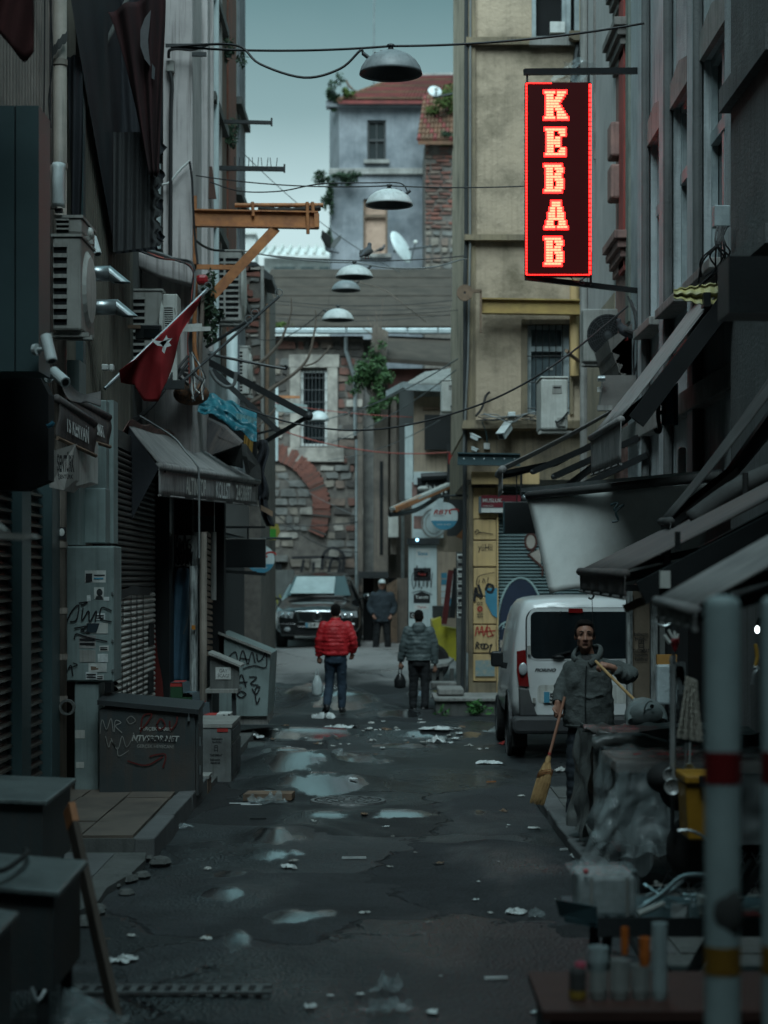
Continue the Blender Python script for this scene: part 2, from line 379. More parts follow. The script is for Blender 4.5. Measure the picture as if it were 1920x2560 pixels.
MHY=4800*2.1/(2003-1440);mh=V(((870-960)*MHY/F,MHY,road_z(-.33,MHY)))
t=T('manhole_cover','round iron manhole cover with ring pattern set in the wet road','manhole cover',mh)
m_iron=M('cast_iron',(.2,.21,.21),(.1,.1,.1),rough=.4,metal=.5,sc=20,bump=.1)
A('plate',MB().lathe([(0,.012),(.3,.012),(.31,0)],mh,32),m_iron,t)
A('rim',MB().lathe([(.315,0),(.315,.02),(.35,.02),(.36,-.005)],mh,32),m_iron,t)
st=MB()
for r_ in(.06,.13,.2,.26):
    k=int(r_*60)
    for i in range(k):
        a0=2*math.pi*i/k;a1=a0+2*math.pi/k*.6
        st.prism([mh+V((q*math.cos(b),q*math.sin(b),.012)) for q,b in((r_,a0),(r_+.035,a0),(r_+.035,a1),(r_,a1))],(0,0,.008))
A('stud',st,m_iron,t,kind='stuff')
gp=P(430,2475,9.65);gp.z=road_z(gp.x,gp.y)
t=T('drain_grate','long slotted iron drain grate in the road at lower left','drain',gp)
A('frame',box(gp.x-.5,gp.x+.5,gp.y-.09,gp.y-.065,gp.z,gp.z+.015).box(gp.x-.5,gp.x+.5,gp.y+.065,gp.y+.09,gp.z,gp.z+.015),m_iron,t)
b0=A('bar',box(gp.x-.49,gp.x-.455,gp.y-.064,gp.y+.064,gp.z,gp.z+.013),m_iron,t);rep(b0,[(.07*k,0,0) for k in range(1,14)])
def foliage(mb,c,r,n,s,seed=0):
    q=random.Random(seed);c=V(c);r=V(r if isinstance(r,(tuple,list)) else(r,r,r))
    lumps=[(V((q.gauss(0,.45),q.gauss(0,.45),q.gauss(0,.45))),q.uniform(.3,.55)) for _ in range(9)]
    for i in range(n):
        lc,lr=q.choice(lumps);d=V((q.gauss(0,1),q.gauss(0,1),q.gauss(0,1))).normalized()*lr*q.random()**.4+lc
        p=c+V((d.x*r.x,d.y*r.y,d.z*r.z));a=V((q.gauss(0,1),q.gauss(0,1),q.gauss(0,1))).normalized();b=a.orthogonal().normalized();k=s*q.uniform(.6,1.3)
        mb.add([p-a*k,p+b*k*.45+V((0,0,k*.1)),p+a*k,p-b*k*.45],[(0,1,2,3)])
    return mb
# ------------------------------------------------------------------ far houses
def stonewall(parent,fn,w,h,rows,seed,mats,skip=lambda x,z:False,lo_=.18,hi_=.5,gap=.02,limit=300,name='stone',proud=.04):
    """courses of separate stones; fn(x, z, d) gives the place of a spot on the wall face, d metres in front of it"""
    q=random.Random(seed);z=0;cnt=0;pool=[];rest=MB()
    while z<h-.05:
        rh=min(h-z,rows*q.uniform(.75,1.3));x=-q.uniform(0,lo_)
        while x<w:
            sw=q.uniform(lo_,hi_);x0,x1=max(0,x)+gap/2,min(w,x+sw)-gap/2
            if x1-x0>.05 and not skip((x0+x1)/2,z+rh/2):
                z0,z1=z+gap/2,z+rh-gap/2;d=proud*q.uniform(.3,1);j=lambda:q.uniform(-.022,.022);c=.2*min(x1-x0,z1-z0)
                fr=[(x0+c+j(),z0+c*.5+j()),(x1-c+j(),z0+c*.4+j()),(x1-c*.4+j(),z0+c+j()),(x1-c*.5+j(),z1-c+j()),(x1-c+j(),z1-c*.4+j()),(x0+c+j(),z1-c*.5+j()),(x0+c*.4+j(),z1-c+j()),(x0+c*.5+j(),z0+c+j())]
                vs=[fn(a,b,d) for a,b in fr]+[fn(a,b,-.03) for a,b in[(x0+(a-x0),b) for a,b in fr]]
                fs=[tuple(range(8))]+[(i,i+8,(i+1)%8+8,(i+1)%8) for i in range(8)]
                pool.append((vs,fs))
            x+=sw
        z+=rh
    q.shuffle(pool)
    for i,(vs,fs) in enumerate(pool):
        if i<limit:A(name,MB().add(vs,fs),mats(vs[0]) if callable(mats) else q.choice(mats),parent)
        else:rest.add(vs,fs)
    if rest.v:A(name,rest,m_st[3] if callable(mats) else mats[0],parent,kind='stuff')
m_st=[M('limestone_pale',(.36,.33,.29),(.17,.155,.14),sc=3.5,dirt=.7,bump=.5,bs=18),M('limestone_tan',(.24,.205,.17),(.11,.095,.08),sc=3.5,dirt=.7,bump=.5,bs=18),M('stone_grey',(.16,.155,.145),(.09,.09,.085),sc=5,dirt=.4,bump=.5,bs=18),M('stone_brown',(.17,.12,.095),(.09,.07,.06),sc=5,dirt=.4,bump=.5,bs=18)]
m_brick=[M('brick_red',(.19,.07,.05),(.12,.05,.04),sc=9,dirt=.4,bump=.4),M('brick_dark',(.15,.065,.05),(.09,.05,.04),sc=9,dirt=.4,bump=.4)]
m_stdk=M('dark_stone',(.06,.052,.046),(.035,.032,.03),sc=5,bump=.5,bs=18)
m_mort=M('old_mortar',(.13,.115,.1),(.07,.06,.055),sc=6,dirt=.5,bump=.6)
YW=48.0
t=T('arched_stone_building','old stone building with a big brick arch and low brown roof closing the street','building',(-1.2,YW,GZ(YW)))
st_b=t
wx0,wx1=-3.6,-.52;wz0,wz1=.5,8.1
win=(-2.08,-1.42,5.35,7.25)
ac=V((-3.6,YW,1.6));R0,R1=2.25,2.75
body=MB().box(wx0,win[0],YW,YW+5,wz0,wz1).box(win[1],wx1,YW,YW+5,wz0,wz1).box(win[0],win[1],YW,YW+5,wz0,win[2]).box(win[0],win[1],YW,YW+5,win[3],wz1).box(win[0],win[1],YW+.5,YW+5,win[2],win[3])
A('wall',body,m_mort,t)
f_=lambda x,z,d:V((wx0+x,YW-d,wz0+z))
AX,AZ,A0,A1=-3.05,3.75,1.28,1.7
def skp(x,z):
    X,Z=wx0+x,wz0+z
    if win[0]-.28<X<win[1]+.28 and win[2]-.35<Z<win[3]+.42:return True
    r_=math.hypot(X-AX,Z-AZ)
    if X>AX and A0-.1<r_<A1+.1 and Z>AZ-1.2:return True
    if -3.4<X<-2.3 and Z<2.75:return True
    if X<-2.85 and Z>6.6:return False
    return random.random()<.06
def wallmat(p):  # dark stones get more frequent towards the top and right
    s_=random.random();d=max(0,(p.z-6.1)*.6)+max(0,(p.x+1.5)*.75)+.25*mnoise.noise(p*.8)
    return random.choice([m_st[3],m_stdk,m_stdk,m_brick[1]]) if d>s_ else random.choice([m_st[0],m_st[1],m_st[1],m_st[2],m_st[2],m_st[3]])
stonewall(t,f_,wx1-wx0,wz1-wz0,.2,3,wallmat,skp,.14,.55,.018,300,proud=.07)
for i in range(68):
    a0=R(-24+i*1.95);
    if a0>R(95):break
    a1=a0+R(1.7);o_=random.uniform(-.02,.01);ra0,ra1=A0+random.uniform(-.02,.02),A1+random.uniform(-.03,.03);pts=[V((AX+q*math.cos(b),YW-.1+o_,AZ+q*math.sin(b))) for q,b in((ra0,a0),(ra1,a0),(ra1,a1),(ra0,a1))]
    A('brick',MB().prism(pts,(0,.2,0)),random.choice([m_brick[0],m_brick[0],m_brick[1],m_stdk if i%2 else m_brick[0]]),t)
for i,(x0,x1,z0,z1) in enumerate([(win[0]-.27,win[0],win[2]-.05,win[3]+.05),(win[1],win[1]+.27,win[2]-.05,win[3]+.05),(win[0]-.3,win[1]+.3,win[3]+.05,win[3]+.38),(win[0]-.32,win[1]+.42,win[2]-.4,win[2]-.05)]):
    A('window_surround',box(x0,x1,YW-.1,YW+.1,z0,z1,j=.008),m_st[0],t,bev=.015)
wf=A('window',box(win[0],win[1],YW+.3,YW+.33,win[2],win[3]),m_glass,t)
A('frame',box(win[0],win[0]+.06,YW+.05,YW+.12,win[2],win[3]).box(win[1]-.06,win[1],YW+.05,YW+.12,win[2],win[3]).box(win[0]+.06,win[1]-.06,YW+.05,YW+.12,win[3]-.06,win[3]).box(win[0]+.06,win[1]-.06,YW+.05,YW+.12,win[2],win[2]+.06),m_white,wf)
gb=A('bar',MB().tube([(win[0]+.1,YW,win[2]),(win[0]+.1,YW,win[3])],.011,6),m_dark,wf);rep(gb,[(.092*k,0,0) for k in range(1,6)])
gb=A('bar',MB().tube([(win[0],YW,win[2]+.2),(win[1],YW,win[2]+.2)],.011,6),m_dark,wf);rep(gb,[(0,0,.3*k) for k in range(1,6)])
A('door',box(-3.2,-2.55,YW-.12,YW-.02,GZ(YW),2.45),m_void,t)
A('lintel',box(-3.35,-2.4,YW-.18,YW+.02,2.46,2.62),m_st[2],t)
A('tag',scrawl((-2.3,YW-.13,2.05),(1,0,0),(0,0,1),(0,-1,0),[[(0,.5),(.7,.52),(1.3,.48)],[(.3,.45),(.25,.1),(.5,0),(.55,.4)],[(.75,.2),(.8,.6),(1.05,.75),(1.3,.55),(1.25,.1)],[(.9,.05),(1,.45),(1.2,.4),(1.15,.1)]],.07),m_tblack,t)
A('return_wall',box(-.519,-.06,YW+.25,YW+5,.5,8.05),m_st[2],t)
A('drainpipe',MB().tube([(-.68,YW-.12,.6),(-.68,YW-.12,5.5)],.045,8),m_steel,t)
A('drainpipe',MB().tube([(-.72,YW-.12,5.6),(-.72,YW-.12,7),(-.95,YW-.2,7.7),(-.95,YW-.3,8.05)],.05,8),m_steel,t)
m_roof=M('brown_roofing_felt',(.068,.056,.047),(.045,.038,.033),rough=.95,spec=.08,sc=2,dirt=.35,bump=.3)
m_zinc=M('zinc_gutter',(.36,.41,.42),(.22,.26,.27),rough=.45,metal=.4,sc=6,dirt=.3)
ro=V((-3.2,YW-.35,8.27));ra=V((0,6.5,2.45))
rr=A('roof',MB().prism([ro,ro+V((5.3,0,0)),ro+V((5.3,0,0))+ra,ro+ra],(0,0,-.08)),m_roof,t)
for i in range(6):
    a=ro+ra*(i/6)+V((0,0,.012*(i%2)));b=ro+ra*((i+1.05)/6)
    for k in range(3):
        x0=-3.2+5.3*k/3;A('roofing_sheet',MB().prism([V((x0,a.y,a.z+.02)),V((x0+1.76,a.y,a.z+.02)),V((x0+1.76,b.y,b.z+.005)),V((x0,b.y,b.z+.005))],(0,0,.018)),m_roof,t)
for k in range(7):
    x0=-3.2+5.3*k/7;A('gutter',MB().box(x0,x0+.75,YW-.5,YW-.34,8.1+random.uniform(-.01,.01),8.24),m_zinc,t,bev=.03)
A('grass',foliage(MB(),(-2.55,YW-.3,8.33),(.3,.12,.12),160,.05,1),m_moss,t,kind='stuff')
m_pl=M('brown_plaster',(.17,.14,.115),(.1,.085,.075),sc=2.5,streak=.5,dirt=.5)
t2=T('brown_plaster_house','narrow brown plastered house with low roof right of the stone arch wall','building',(.7,45.5,GZ(45.5)))
A('roof',MB().prism([(-.05,44.9,7.2),(2.1,44.9,7.05),(2.1,47.9,8.0),(.0,47.9,8.1)],(0,0,-.1)),m_roof,t2)
A('eave_board',box(.1,1.9,45.3,45.36,6.4,7.0),M('dark_red_board',(.09,.035,.03),dirt=.4),t2)
A('downpipe_hood',MB().prism([(-.42,44.8,6.5),(-.25,44.8,8.0),(.1,44.8,7.8),(.02,44.8,6.6),(-.2,44.8,6.2)],(0,.9,0)),m_pl,t2)
A('wall',MB().box(-.1,2.3,46,47.95,.5,7.05),m_pl,t2)
for x0,x1,z0 in((-.25,.1,.5),(.15,.3,2.6)):
    A('pier',box(x0,x1,45.2,45.95,z0,6.35),m_pl,t2,bev=.02)
A('pier',box(-.62,-.5,45.2,45.35,2.1,5.7),m_pl,t2)
A('drainpipe',MB().tube([(.44,45.2,.6),(.44,45.2,6.2)],.04,8),m_steel,t2)
A('slot',box(-.1,-.02,45.18,45.195,2.6,4.8),m_void,t2)
A('meter_box',box(.1,.34,44.9,45.15,3.0,3.55),m_acw,t2,bev=.02)
A('canopy',box(-.6,.1,44.7,45.9,2.05,2.2),m_dark,t2)
A('shop_front',box(-.5,.7,45.7,45.9,.55,2.05),m_void,t2)
A('post',box(-.12,-.04,44.75,44.83,.5,2.05).box(.3,.55,44.75,44.95,.5,2.05),m_pl,t2)
for k in range(5):A('plank',box(.06+k*.05,.1+k*.05,44.6,44.66,.55,1.9+.03*k),m_wood,t2)
cr_=MB()
for i,(px,py,rr_) in enumerate([(930,900,.3),(915,935,.35),(950,960,.3),(955,1000,.28),(905,950,.25),(940,1030,.2),(960,930,.2)]):foliage(cr_,P(px,py,44.6),(rr_,.2,rr_*1.1),420,.05,20+i)
t3=T('climbing_plant','green creeper hanging down the corner of the stone building','plant',(P(930,1040,44.8)))
A('foliage',cr_,m_leaf,t3)
A('stem',MB().tube([P(935,1040,44.7),P(930,960,44.7),P(925,880,44.7)],.02),m_twig,t3)
for i,(x,top) in enumerate(((925,790),(940,775),(950,745),(915,820),(933,800),(962,800))):
    A('stem',MB().tube(smooth([P(938+i*2,880,44.6),P((938+x)/2+5,840,44.6),P(x+8*(i%3-1),top,44.6)]),[.012]*12+[.004],5),m_twig,t3)
YH=70.0
t=T('grey_plaster_house','tall blue-grey plaster house with red tiled roof, one window boarded up','building',P(985,1440,YH)-V((0,0,0)))
m_gp=M('bluegrey_plaster',(.23,.245,.265),(.085,.1,.115),sc=.9,dirt=.6,dirtc=(.07,.078,.085),bump=.5,streak=.4)
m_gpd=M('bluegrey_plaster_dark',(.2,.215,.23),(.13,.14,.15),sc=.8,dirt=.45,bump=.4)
def Q(px,py,Y,d=0):return P(px,py,Y)+V((0,d,0))
hx0,hx1=P(848,0,YH).x,P(1060,0,YH).x;lx=P(822,0,YH).x
zt,zb=P(0,262,YH).z,4.0;zm=P(0,425,YH).z
wins=[(P(918,0,YH).x,P(965,0,YH).x,P(0,400,YH).z,P(0,300,YH).z),(P(908,0,YH).x,P(969,0,YH).x,P(0,635,YH).z,P(0,497,YH).z)]
a0,a1=wins
A('wall',MB().box(hx0,a0[0],YH,YH+6,zm,zt).box(a0[1],hx1,YH,YH+6,zm,zt).box(a0[0],a0[1],YH,YH+6,a0[3],zt).box(a0[0],a0[1],YH,YH+6,zm,a0[2]).box(a0[0],a0[1],YH+.4,YH+6,a0[2],a0[3]),m_gp,t)
A('wall',MB().box(lx+.1,a1[0],YH,YH+6,zb,zm).box(a1[1],hx1,YH,YH+6,zb,zm).box(a1[0],a1[1],YH,YH+6,a1[3],zm).box(a1[0],a1[1],YH,YH+6,zb,a1[2]).box(a1[0],a1[1],YH+.4,YH+6,a1[2],a1[3]),m_gp,t)
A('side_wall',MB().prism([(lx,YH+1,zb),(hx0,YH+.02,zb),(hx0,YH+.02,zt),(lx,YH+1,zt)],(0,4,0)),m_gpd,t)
A('string_course',box(lx,hx1+.02,YH-.12,YH+.2,zm-.16,zm+.05,j=.03),m_conc,t,bev=.03)
A('cornice',box(lx-.1,hx1,YH-.2,YH+.3,zt-.12,zt+.12),m_gpd,t,bev=.03)
for(x0,x1,z0,z1),bd in((a0,0),(a1,1)):
    wn=A('window',box(x0,x1,YH+.25,YH+.28,z0,z1),m_glass if not bd else M('bare_plywood',(.42,.29,.22),(.3,.2,.15),sc=6,rough=.9),t,label=None if not bd else 'window boarded up with pale plywood')
    fr=MB().box(x0,x0+.07,YH+.1,YH+.2,z0,z1).box(x1-.07,x1,YH+.1,YH+.2,z0,z1).box(x0+.07,x1-.07,YH+.1,YH+.2,z1-.08,z1)
    if bd:fr.box(x0+.07,x1-.07,YH+.1,YH+.2,z1-.66,z1-.55)
    else:fr.box(x0+.07,x1-.07,YH+.1,YH+.2,(z0+z1)/2-.03,(z0+z1)/2+.05).box((x0+x1)/2-.02,(x0+x1)/2+.02,YH+.12,YH+.18,z0,z1-.08)
    A('frame',fr,m_dark if not bd else m_wood,wn)
    A('sill',box(x0-.12,x1+.12,YH-.15,YH+.1,z0-.14,z0-.005),m_conc,wn)
m_rt=M('red_roof_tile',(.2,.045,.04),(.11,.03,.028),sc=2.4,rough=.85,dirt=.35,bump=.3)
m_rt2=M('old_roof_tile',(.16,.075,.045),(.08,.05,.03),sc=3,rough=.9,dirt=.3,bump=.4)
e0,e1=Q(848,258,YH,-.4),Q(1170,258,YH,-.4);r0,r1=Q(1005,192,YH+2.6),Q(1170,188,YH+2.6)
A('roof',MB().prism([e0,e1,r1,r0],(0,0,-.12)).add([e0,r0,Q(850,258,YH+6)],[(0,1,2)]),m_rt,t)
n=12;ridge=MB()
for i in range(n):
    u0=i/n;a=e0.lerp(r0,u0);b=e1.lerp(r1,u0);c=e0.lerp(r0,(i+1.2)/n);d=e1.lerp(r1,(i+1.2)/n);k=36-i
    tm=MB()
    for j in range(k):
        q0,q1,q2=j/k,(j+.5)/k,(j+1)/k;up=V((0,-.03,.09));lf=V((0,-.02,.035))
        tm.add([a.lerp(b,q0)+lf,a.lerp(b,q1)+up,a.lerp(b,q2)+lf,c.lerp(d,q2)+lf*.3,c.lerp(d,q1)+up*.5,c.lerp(d,q0)+lf*.3],[(0,1,4,5),(1,2,3,4)])
    A('roof_tile_course',tm,m_rt if i%3 else m_rt2,t)
for i in range(14):
    p=r0.lerp(r1,i/14);A('ridge_tile',MB().tube([p,p+(r1-r0)/13],[.13,.1],8),m_conc,t)
for i in range(12):
    p=e0.lerp(r0,i/12);A('ridge_tile',MB().tube([p,p+(r0-e0)/11],[.11,.09],8),m_rt2,t)
A('chimney',MB().box(P(852,0,YH).x,P(885,0,YH).x,YH+1,YH+2,P(0,262,YH).z,P(0,228,YH).z).box(P(848,0,YH).x,P(890,0,YH).x,YH+.9,YH+2.1,P(0,228,YH).z+.002,P(0,220,YH).z),m_gpd,t)
A('dead_bough',MB().tube(smooth([Q(865,200,YH+1),Q(873,215,YH+1),Q(888,226,YH+1),Q(905,228,YH+1)]),[.05]*10+[.02]*9,6),m_twig,t)
for nm,px,py,rx,rz_,cnt,mt in(('roof_plant',830,248,.35,.5,420,m_leafd),('roof_plant',845,445,.7,.35,500,m_leafd),('roof_plant',872,238,.25,.2,160,m_moss),('roof_plant',826,500,.2,.6,260,m_leafd),('roof_plant',824,600,.15,.5,200,m_leafd)):
    A(nm,foliage(MB(),Q(px,py,YH,-.3),(rx,.3,rz_),cnt,.09,int(px+py)),mt,t)
YB=66.0
t=T('ruined_brick_house','ruined brick and rubble house with mossy tiled roof in front of the grey house','building',P(1110,1440,YB))
bx0,bx1=P(1062,0,YB).x,P(1175,0,YB).x;bz1=P(0,350,YB).z
A('wall',MB().box(bx0,bx1,YB,YB+4,2,bz1),m_mort,t)
fb=lambda x,z,d:V((bx0+x,YB-d,P(0,740,YB).z+z))
hh=bz1-P(0,740,YB).z
stonewall(t,fb,bx1-bx0,hh*.42,.3,8,[m_st[2],m_st[3],m_st[1]],lambda x,z:random.random()<.08,.2,.45,.05,60,proud=.1)
fb2=lambda x,z,d:V((bx0+x,YB-d,P(0,740,YB).z+hh*.43+z))
stonewall(t,fb2,bx1-bx0,hh*.57,.14,9,[m_brick[0],m_brick[1],m_brick[1],m_st[3]],lambda x,z:random.random()<.12,.25,.5,.04,220,name='brick',proud=.09)
o0,o1,o2,o3=Q(1045,362,YB,-.5),Q(1175,362,YB,-.5),Q(1175,225,YB+3),Q(1062,245,YB+3)
A('roof',MB().prism([o0,o1,o2,o3],(0,0,-.1)),m_rt2,t)
for j in range(13):
    for i in range(9):
        a=o0.lerp(o1,(j+.1)/13).lerp(o3.lerp(o2,(j+.1)/13),i/9);b=o0.lerp(o1,(j+.1)/13).lerp(o3.lerp(o2,(j+.1)/13),(i+1.15)/9);a.z+=.07;b.z+=.04
        A('roof_tile',MB().tube([a,b],[.075,.06],6),m_rt2 if(i*7+j*3)%4 else m_rt,t)
A('moss',foliage(foliage(MB(),Q(1125,275,YB+1.2),(.6,.9,.55),1800,.07,5),Q(1130,345,YB,0),(.75,.5,.25),1100,.08,6),m_moss,t,kind='stuff')
A('shrub',foliage(MB(),Q(1135,350,YB,-.4),(.55,.3,.22),420,.07,9),m_leafd,t)
A('shrub',foliage(MB(),Q(1030,700,YB,-.6),(.5,.3,.2),420,.07,11),m_leaf,t)
t=T('white_apartment_block','pale white block with a row of windows beyond the brown roof','building',P(735,1440,85))
yb=85
A('wall',MB().box(P(660,0,yb).x,P(850,0,yb).x,yb,yb+5,2,P(0,645,yb).z),m_white,t)
A('roof',MB().prism([Q(600,645,yb,-.8),Q(850,645,yb,-.8),Q(850,618,yb+3),Q(640,622,yb+3)],(0,0,-.1)),m_white,t)
for k in range(9):a=Q(655+k*22,645,yb,-.8);b=Q(665+k*21,618,yb+3);A('roof_seam',MB().bar(a+V((0,0,.06)),b+V((0,0,.06)),.12),m_acw,t)
for x0,x1 in((685,738),(752,785),(798,822)):
    wn=A('window',box(P(x0,0,yb).x,P(x1,0,yb).x,yb-.04,yb-.01,P(0,690,yb).z,P(0,668,yb).z),M('pale_glass',(.2,.27,.28),rough=.1,bump=0),t)
    A('frame',MB().box(P(x0,0,yb).x-.08,P(x1,0,yb).x+.08,yb-.07,yb-.005,P(0,668,yb).z+.005,P(0,665,yb).z+.1),m_white,wn)
tz=P(0,702,60).z
A('terrace_edge',MB().bar(P(665,703,62),P(782,703,62),.09).bar(P(782,703,62),P(800,682,66),.09),m_white,t)
t=T('roof_hut','small white rooftop hut behind the left brick building','building',P(620,640,80))
A('wall',MB().box(P(605,0,80).x,P(638,0,80).x,80,82,P(0,700,80).z,P(0,588,80).z),m_white,t)
A('roof',MB().box(P(602,0,80).x,P(641,0,80).x,79.8,82.2,P(0,588,80).z+.01,P(0,582,80).z),m_acw,t)
def dish(p,r,rotz,tilt,label):
    t=T('satellite_dish',label,'satellite dish',p,None);M3=Matrix.Rotation(rotz,3,'Z')@Matrix.Rotation(tilt,3,'X')
    pr=MB().ball((0,0,0),(r,r,r*.17),24,12);pr.v=[p+M3@v for v in pr.v]
    A('reflector',pr,m_cam,t,sm=True)
    A('arm',MB().tube([p+M3@V((0,-r,.2*r)),p+M3@V((0,-.1,r*.9))],.02,6),m_dark,t)
    A('receiver',MB().ball(p+M3@V((0,-.1,r*.9)),.07),m_acw,t)
    A('bracket',MB().tube([p,p+M3@V((0,0,-.3)),p+V((1.0,.5,.12))],.035,6),m_dark,t)
dish(P(1003,618,62),.58,R(62),R(66),'white satellite dish seen edge on against the grey house')
dish(P(1087,228,66),.24,R(10),R(60),'small white satellite dish on the mossy roof ridge')
S('roof_mast',MB().tube([P(934,225,72),P(936,-60,72)],.045,6),m_steel,'thin grey mast rising from the red roof into the sky','mast')
# ------------------------------------------------------------------ right side of the street
XR=3.1
def fb_(px0,px1,py0,py1,Y,d0=.0,d1=.1,mb=None,j=0):
    a,b=P(px0,py1,Y),P(px1,py0,Y);return(mb or MB()).box(a.x,b.x,Y-d0,Y+d1,a.z,b.z,j=j)
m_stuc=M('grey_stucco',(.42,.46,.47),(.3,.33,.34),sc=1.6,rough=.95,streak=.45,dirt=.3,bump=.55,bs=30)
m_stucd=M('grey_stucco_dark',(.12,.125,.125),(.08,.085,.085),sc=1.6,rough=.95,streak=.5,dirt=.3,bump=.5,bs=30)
m_wfr=M('window_frame_grey',(.33,.38,.39),(.2,.24,.25),rough=.5,streak=.3,dirt=.3)
t=T('grey_stucco_building','grey rendered building on the right with three tall windows above the awnings','building',(XR,19,0))
WN=[(21.1,22.3),(19.3,20.5),(17.2,18.6)];wz=(4.95,7.1)
ywalls=[(24.4,22.3),(21.1,20.5),(19.3,18.6),(17.2,15.4)]
body=MB()
for a,b in ywalls:body.box(XR,XR+5,min(a,b),max(a,b),3.0,16)
for a,b in WN:body.box(XR+.002,XR+5,a,b,wz[1],16).box(XR+.002,XR+5,a,b,3.0,wz[0]).box(XR+.2,XR+5,a,b,wz[0],wz[1])
A('wall',body,m_stuc,t)
for yb_ in(22.55,20.8,18.85,16.75):
    A('pilaster',box(XR-.1,XR+.002,yb_-.17,yb_+.17,3.0,15.9),m_stuc,t,bev=.01)
    A('downpipe',MB().tube([(XR-.06,yb_-.24,3.1),(XR-.06,yb_-.24,15.5)],.05,8),m_stucd,t)
for(a,b) in WN:
    A('lintel',MB().prism([(XR-.05,a-.1,wz[1]-.02),(XR-.05,a-.1,wz[1]+.22),(XR-.05,(a+b)/2,wz[1]+.34),(XR-.05,b+.1,wz[1]+.22),(XR-.05,b+.1,wz[1]-.02)],(.055,0,0)),m_conc,t)
    A('sill',box(XR-.2,XR+.2,a-.08,b+.08,wz[0]-.1,wz[0]-.005),m_conc,t,bev=.01)
    wn=A('window',box(XR+.13,XR+.15,a,b,wz[0],wz[1]),m_glass,t)
    c=(a+b)/2
    A('frame',MB().box(XR+.07,XR+.125,a,a+.07,wz[0],wz[1]).box(XR+.07,XR+.125,b-.07,b,wz[0],wz[1]).box(XR+.07,XR+.125,a+.07,b-.07,wz[1]-.08,wz[1]).box(XR+.06,XR+.125,c-.05,c+.05,wz[0],wz[1]-.08).box(XR+.05,XR+.125,a+.07,b-.07,wz[0]+1.3,wz[0]+1.42),m_wfr,wn)
    for k in range(3):
        y=a+.1+k*(b-a)/6;A('curtain',MB().grid(lambda u,v:V((XR+.12-.006*math.sin(u*22),y+u*(b-a)/7,wz[0]+.03+v*1.25)),16,1),m_litter,wn)
A('ledge',box(XR-.12,XR+.02,15.4,24.2,3.72,3.95),m_conc,t,bev=.015)
A('big_pilaster',box(XR-.16,XR+.4,14.4,16.3,-.1,15.9),m_stucd,t,bev=.02)
for z0,z1 in((6.05,6.25),(4.6,4.75),(7.55,7.7)):A('band',box(XR-.24,XR,14.4,16.4,z0,z1),m_stucd,t)
A('ground_floor',box(XR+.01,XR+4,16.3,22.2,-.1,2.99),m_void,t)  # near-black block, darkness of the shop interior put into its colour
t=T('dark_corner_building','dark building at the right edge beyond the poles','building',(XR+.1,7,0))
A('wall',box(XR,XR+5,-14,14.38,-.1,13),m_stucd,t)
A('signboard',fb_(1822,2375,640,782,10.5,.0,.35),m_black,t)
m_card=M('cardboard',(.24,.19,.14),(.17,.135,.1),rough=.9,sc=3,dirt=.3)
pp=P(1600,1760,17.6)
t=T('stencilled_pillar','brown boarded pillar with black stencil between peeling white strips beside the van','pillar',V((pp.x,17.6,.1)))
A('board',fb_(1581,1624,1478,2030,17.6,.0,.3),m_card,t)
m_peel=M('peeling_white_paint',(.5,.53,.52),(.03,.035,.035),sc=7,rough=.8,stretch=(3,3,.5))
A('trim',fb_(1568,1580,1478,2030,17.6,.04,.1),m_peel,t);A('trim',fb_(1626,1646,1478,2030,17.6,.05,.1),m_peel,t)
o=P(1603,1590,17.59)
for s_,py,h_,w_ in(('babezin\nbulldu:',1591,.075,.13),('TAKSIMBAT',1627,.035,.15),('babezin\nkaldiral',1643,.07,.12)):
    text(s_,m_tblack,t,P(1603,py,17.585),(1,0,0),(0,0,1),w_,h_,name='stencil',bold=.02)
def trainmark(t,c,s,mat):
    k=MB()
    for ring in[[(-.5,-.6),(-.5,.5),(-.3,.75),(.3,.75),(.5,.5),(.5,-.6),(.3,-.75),(-.3,-.75),(-.5,-.6)],[(-.42,.05),(.42,.05)],[(0,.05),(0,.7)],[(-.4,-.75),(-.55,-1)],[(.4,-.75),(.55,-1)],[(-.25,-.42),(-.18,-.42)],[(.18,-.42),(.25,-.42)]]:
        k.strip([c+V((a*s,0,b*s)) for a,b in ring],s*.16,(0,-1,0))
    A('train_stencil',k,mat,t)
trainmark(t,P(1603,1609,17.585),.045,m_tblack)
t=T('shop_recess_shade','dark shop front recess behind the hanging goods','shop front',(2.6,16,.1))
A('panel',fb_(1648,1720,1430,1960,16.9,0,.1),m_void,t)  # flat panel, the shade inside the shop put into its black colour
A('post',fb_(1648,1660,1430,1960,16.9,.06,-.003),m_concd,t)
A('lintel',fb_(1460,1660,1462,1478,17.7,.05,.1),m_black,t)
b0=A('goods_bag',fb_(1638,1690,1660,1760,16.6,.1,.02),plastic('clear_bag',(.5,.58,.6),.8),t,bev=.02)
A('bag_header',fb_(1640,1690,1636,1660,16.6,.06,.0),M('orange_header',(.4,.2,.05)),t)
m_pink=M('faded_pink_plaster',(.3,.17,.145),(.18,.11,.1),sc=4,streak=.5,dirt=.4,bump=.3)
m_redp=M('red_painted_stucco',(.33,.055,.045),(.22,.05,.04),sc=4,streak=.4,dirt=.2)
m_trim=M('grey_cornice',(.22,.205,.19),(.13,.12,.11),sc=4,streak=.5,dirt=.5)
t=T('ornate_pink_house','narrow pink and red stuccoed house with stepped cornices behind the neon sign bracket','building',(XR,25,0))
A('wall',box(XR+.003,XR+5,24.4,25.7,-.1,16),m_pink,t)
A('red_stripe',box(XR-.05,XR,24.45,24.95,6.0,9.6),m_redp,t)
A('green_strip',box(XR-.03,XR,24.12,24.42,5.3,16),M('grey_green_plaster',(.2,.22,.19),streak=.4),t)
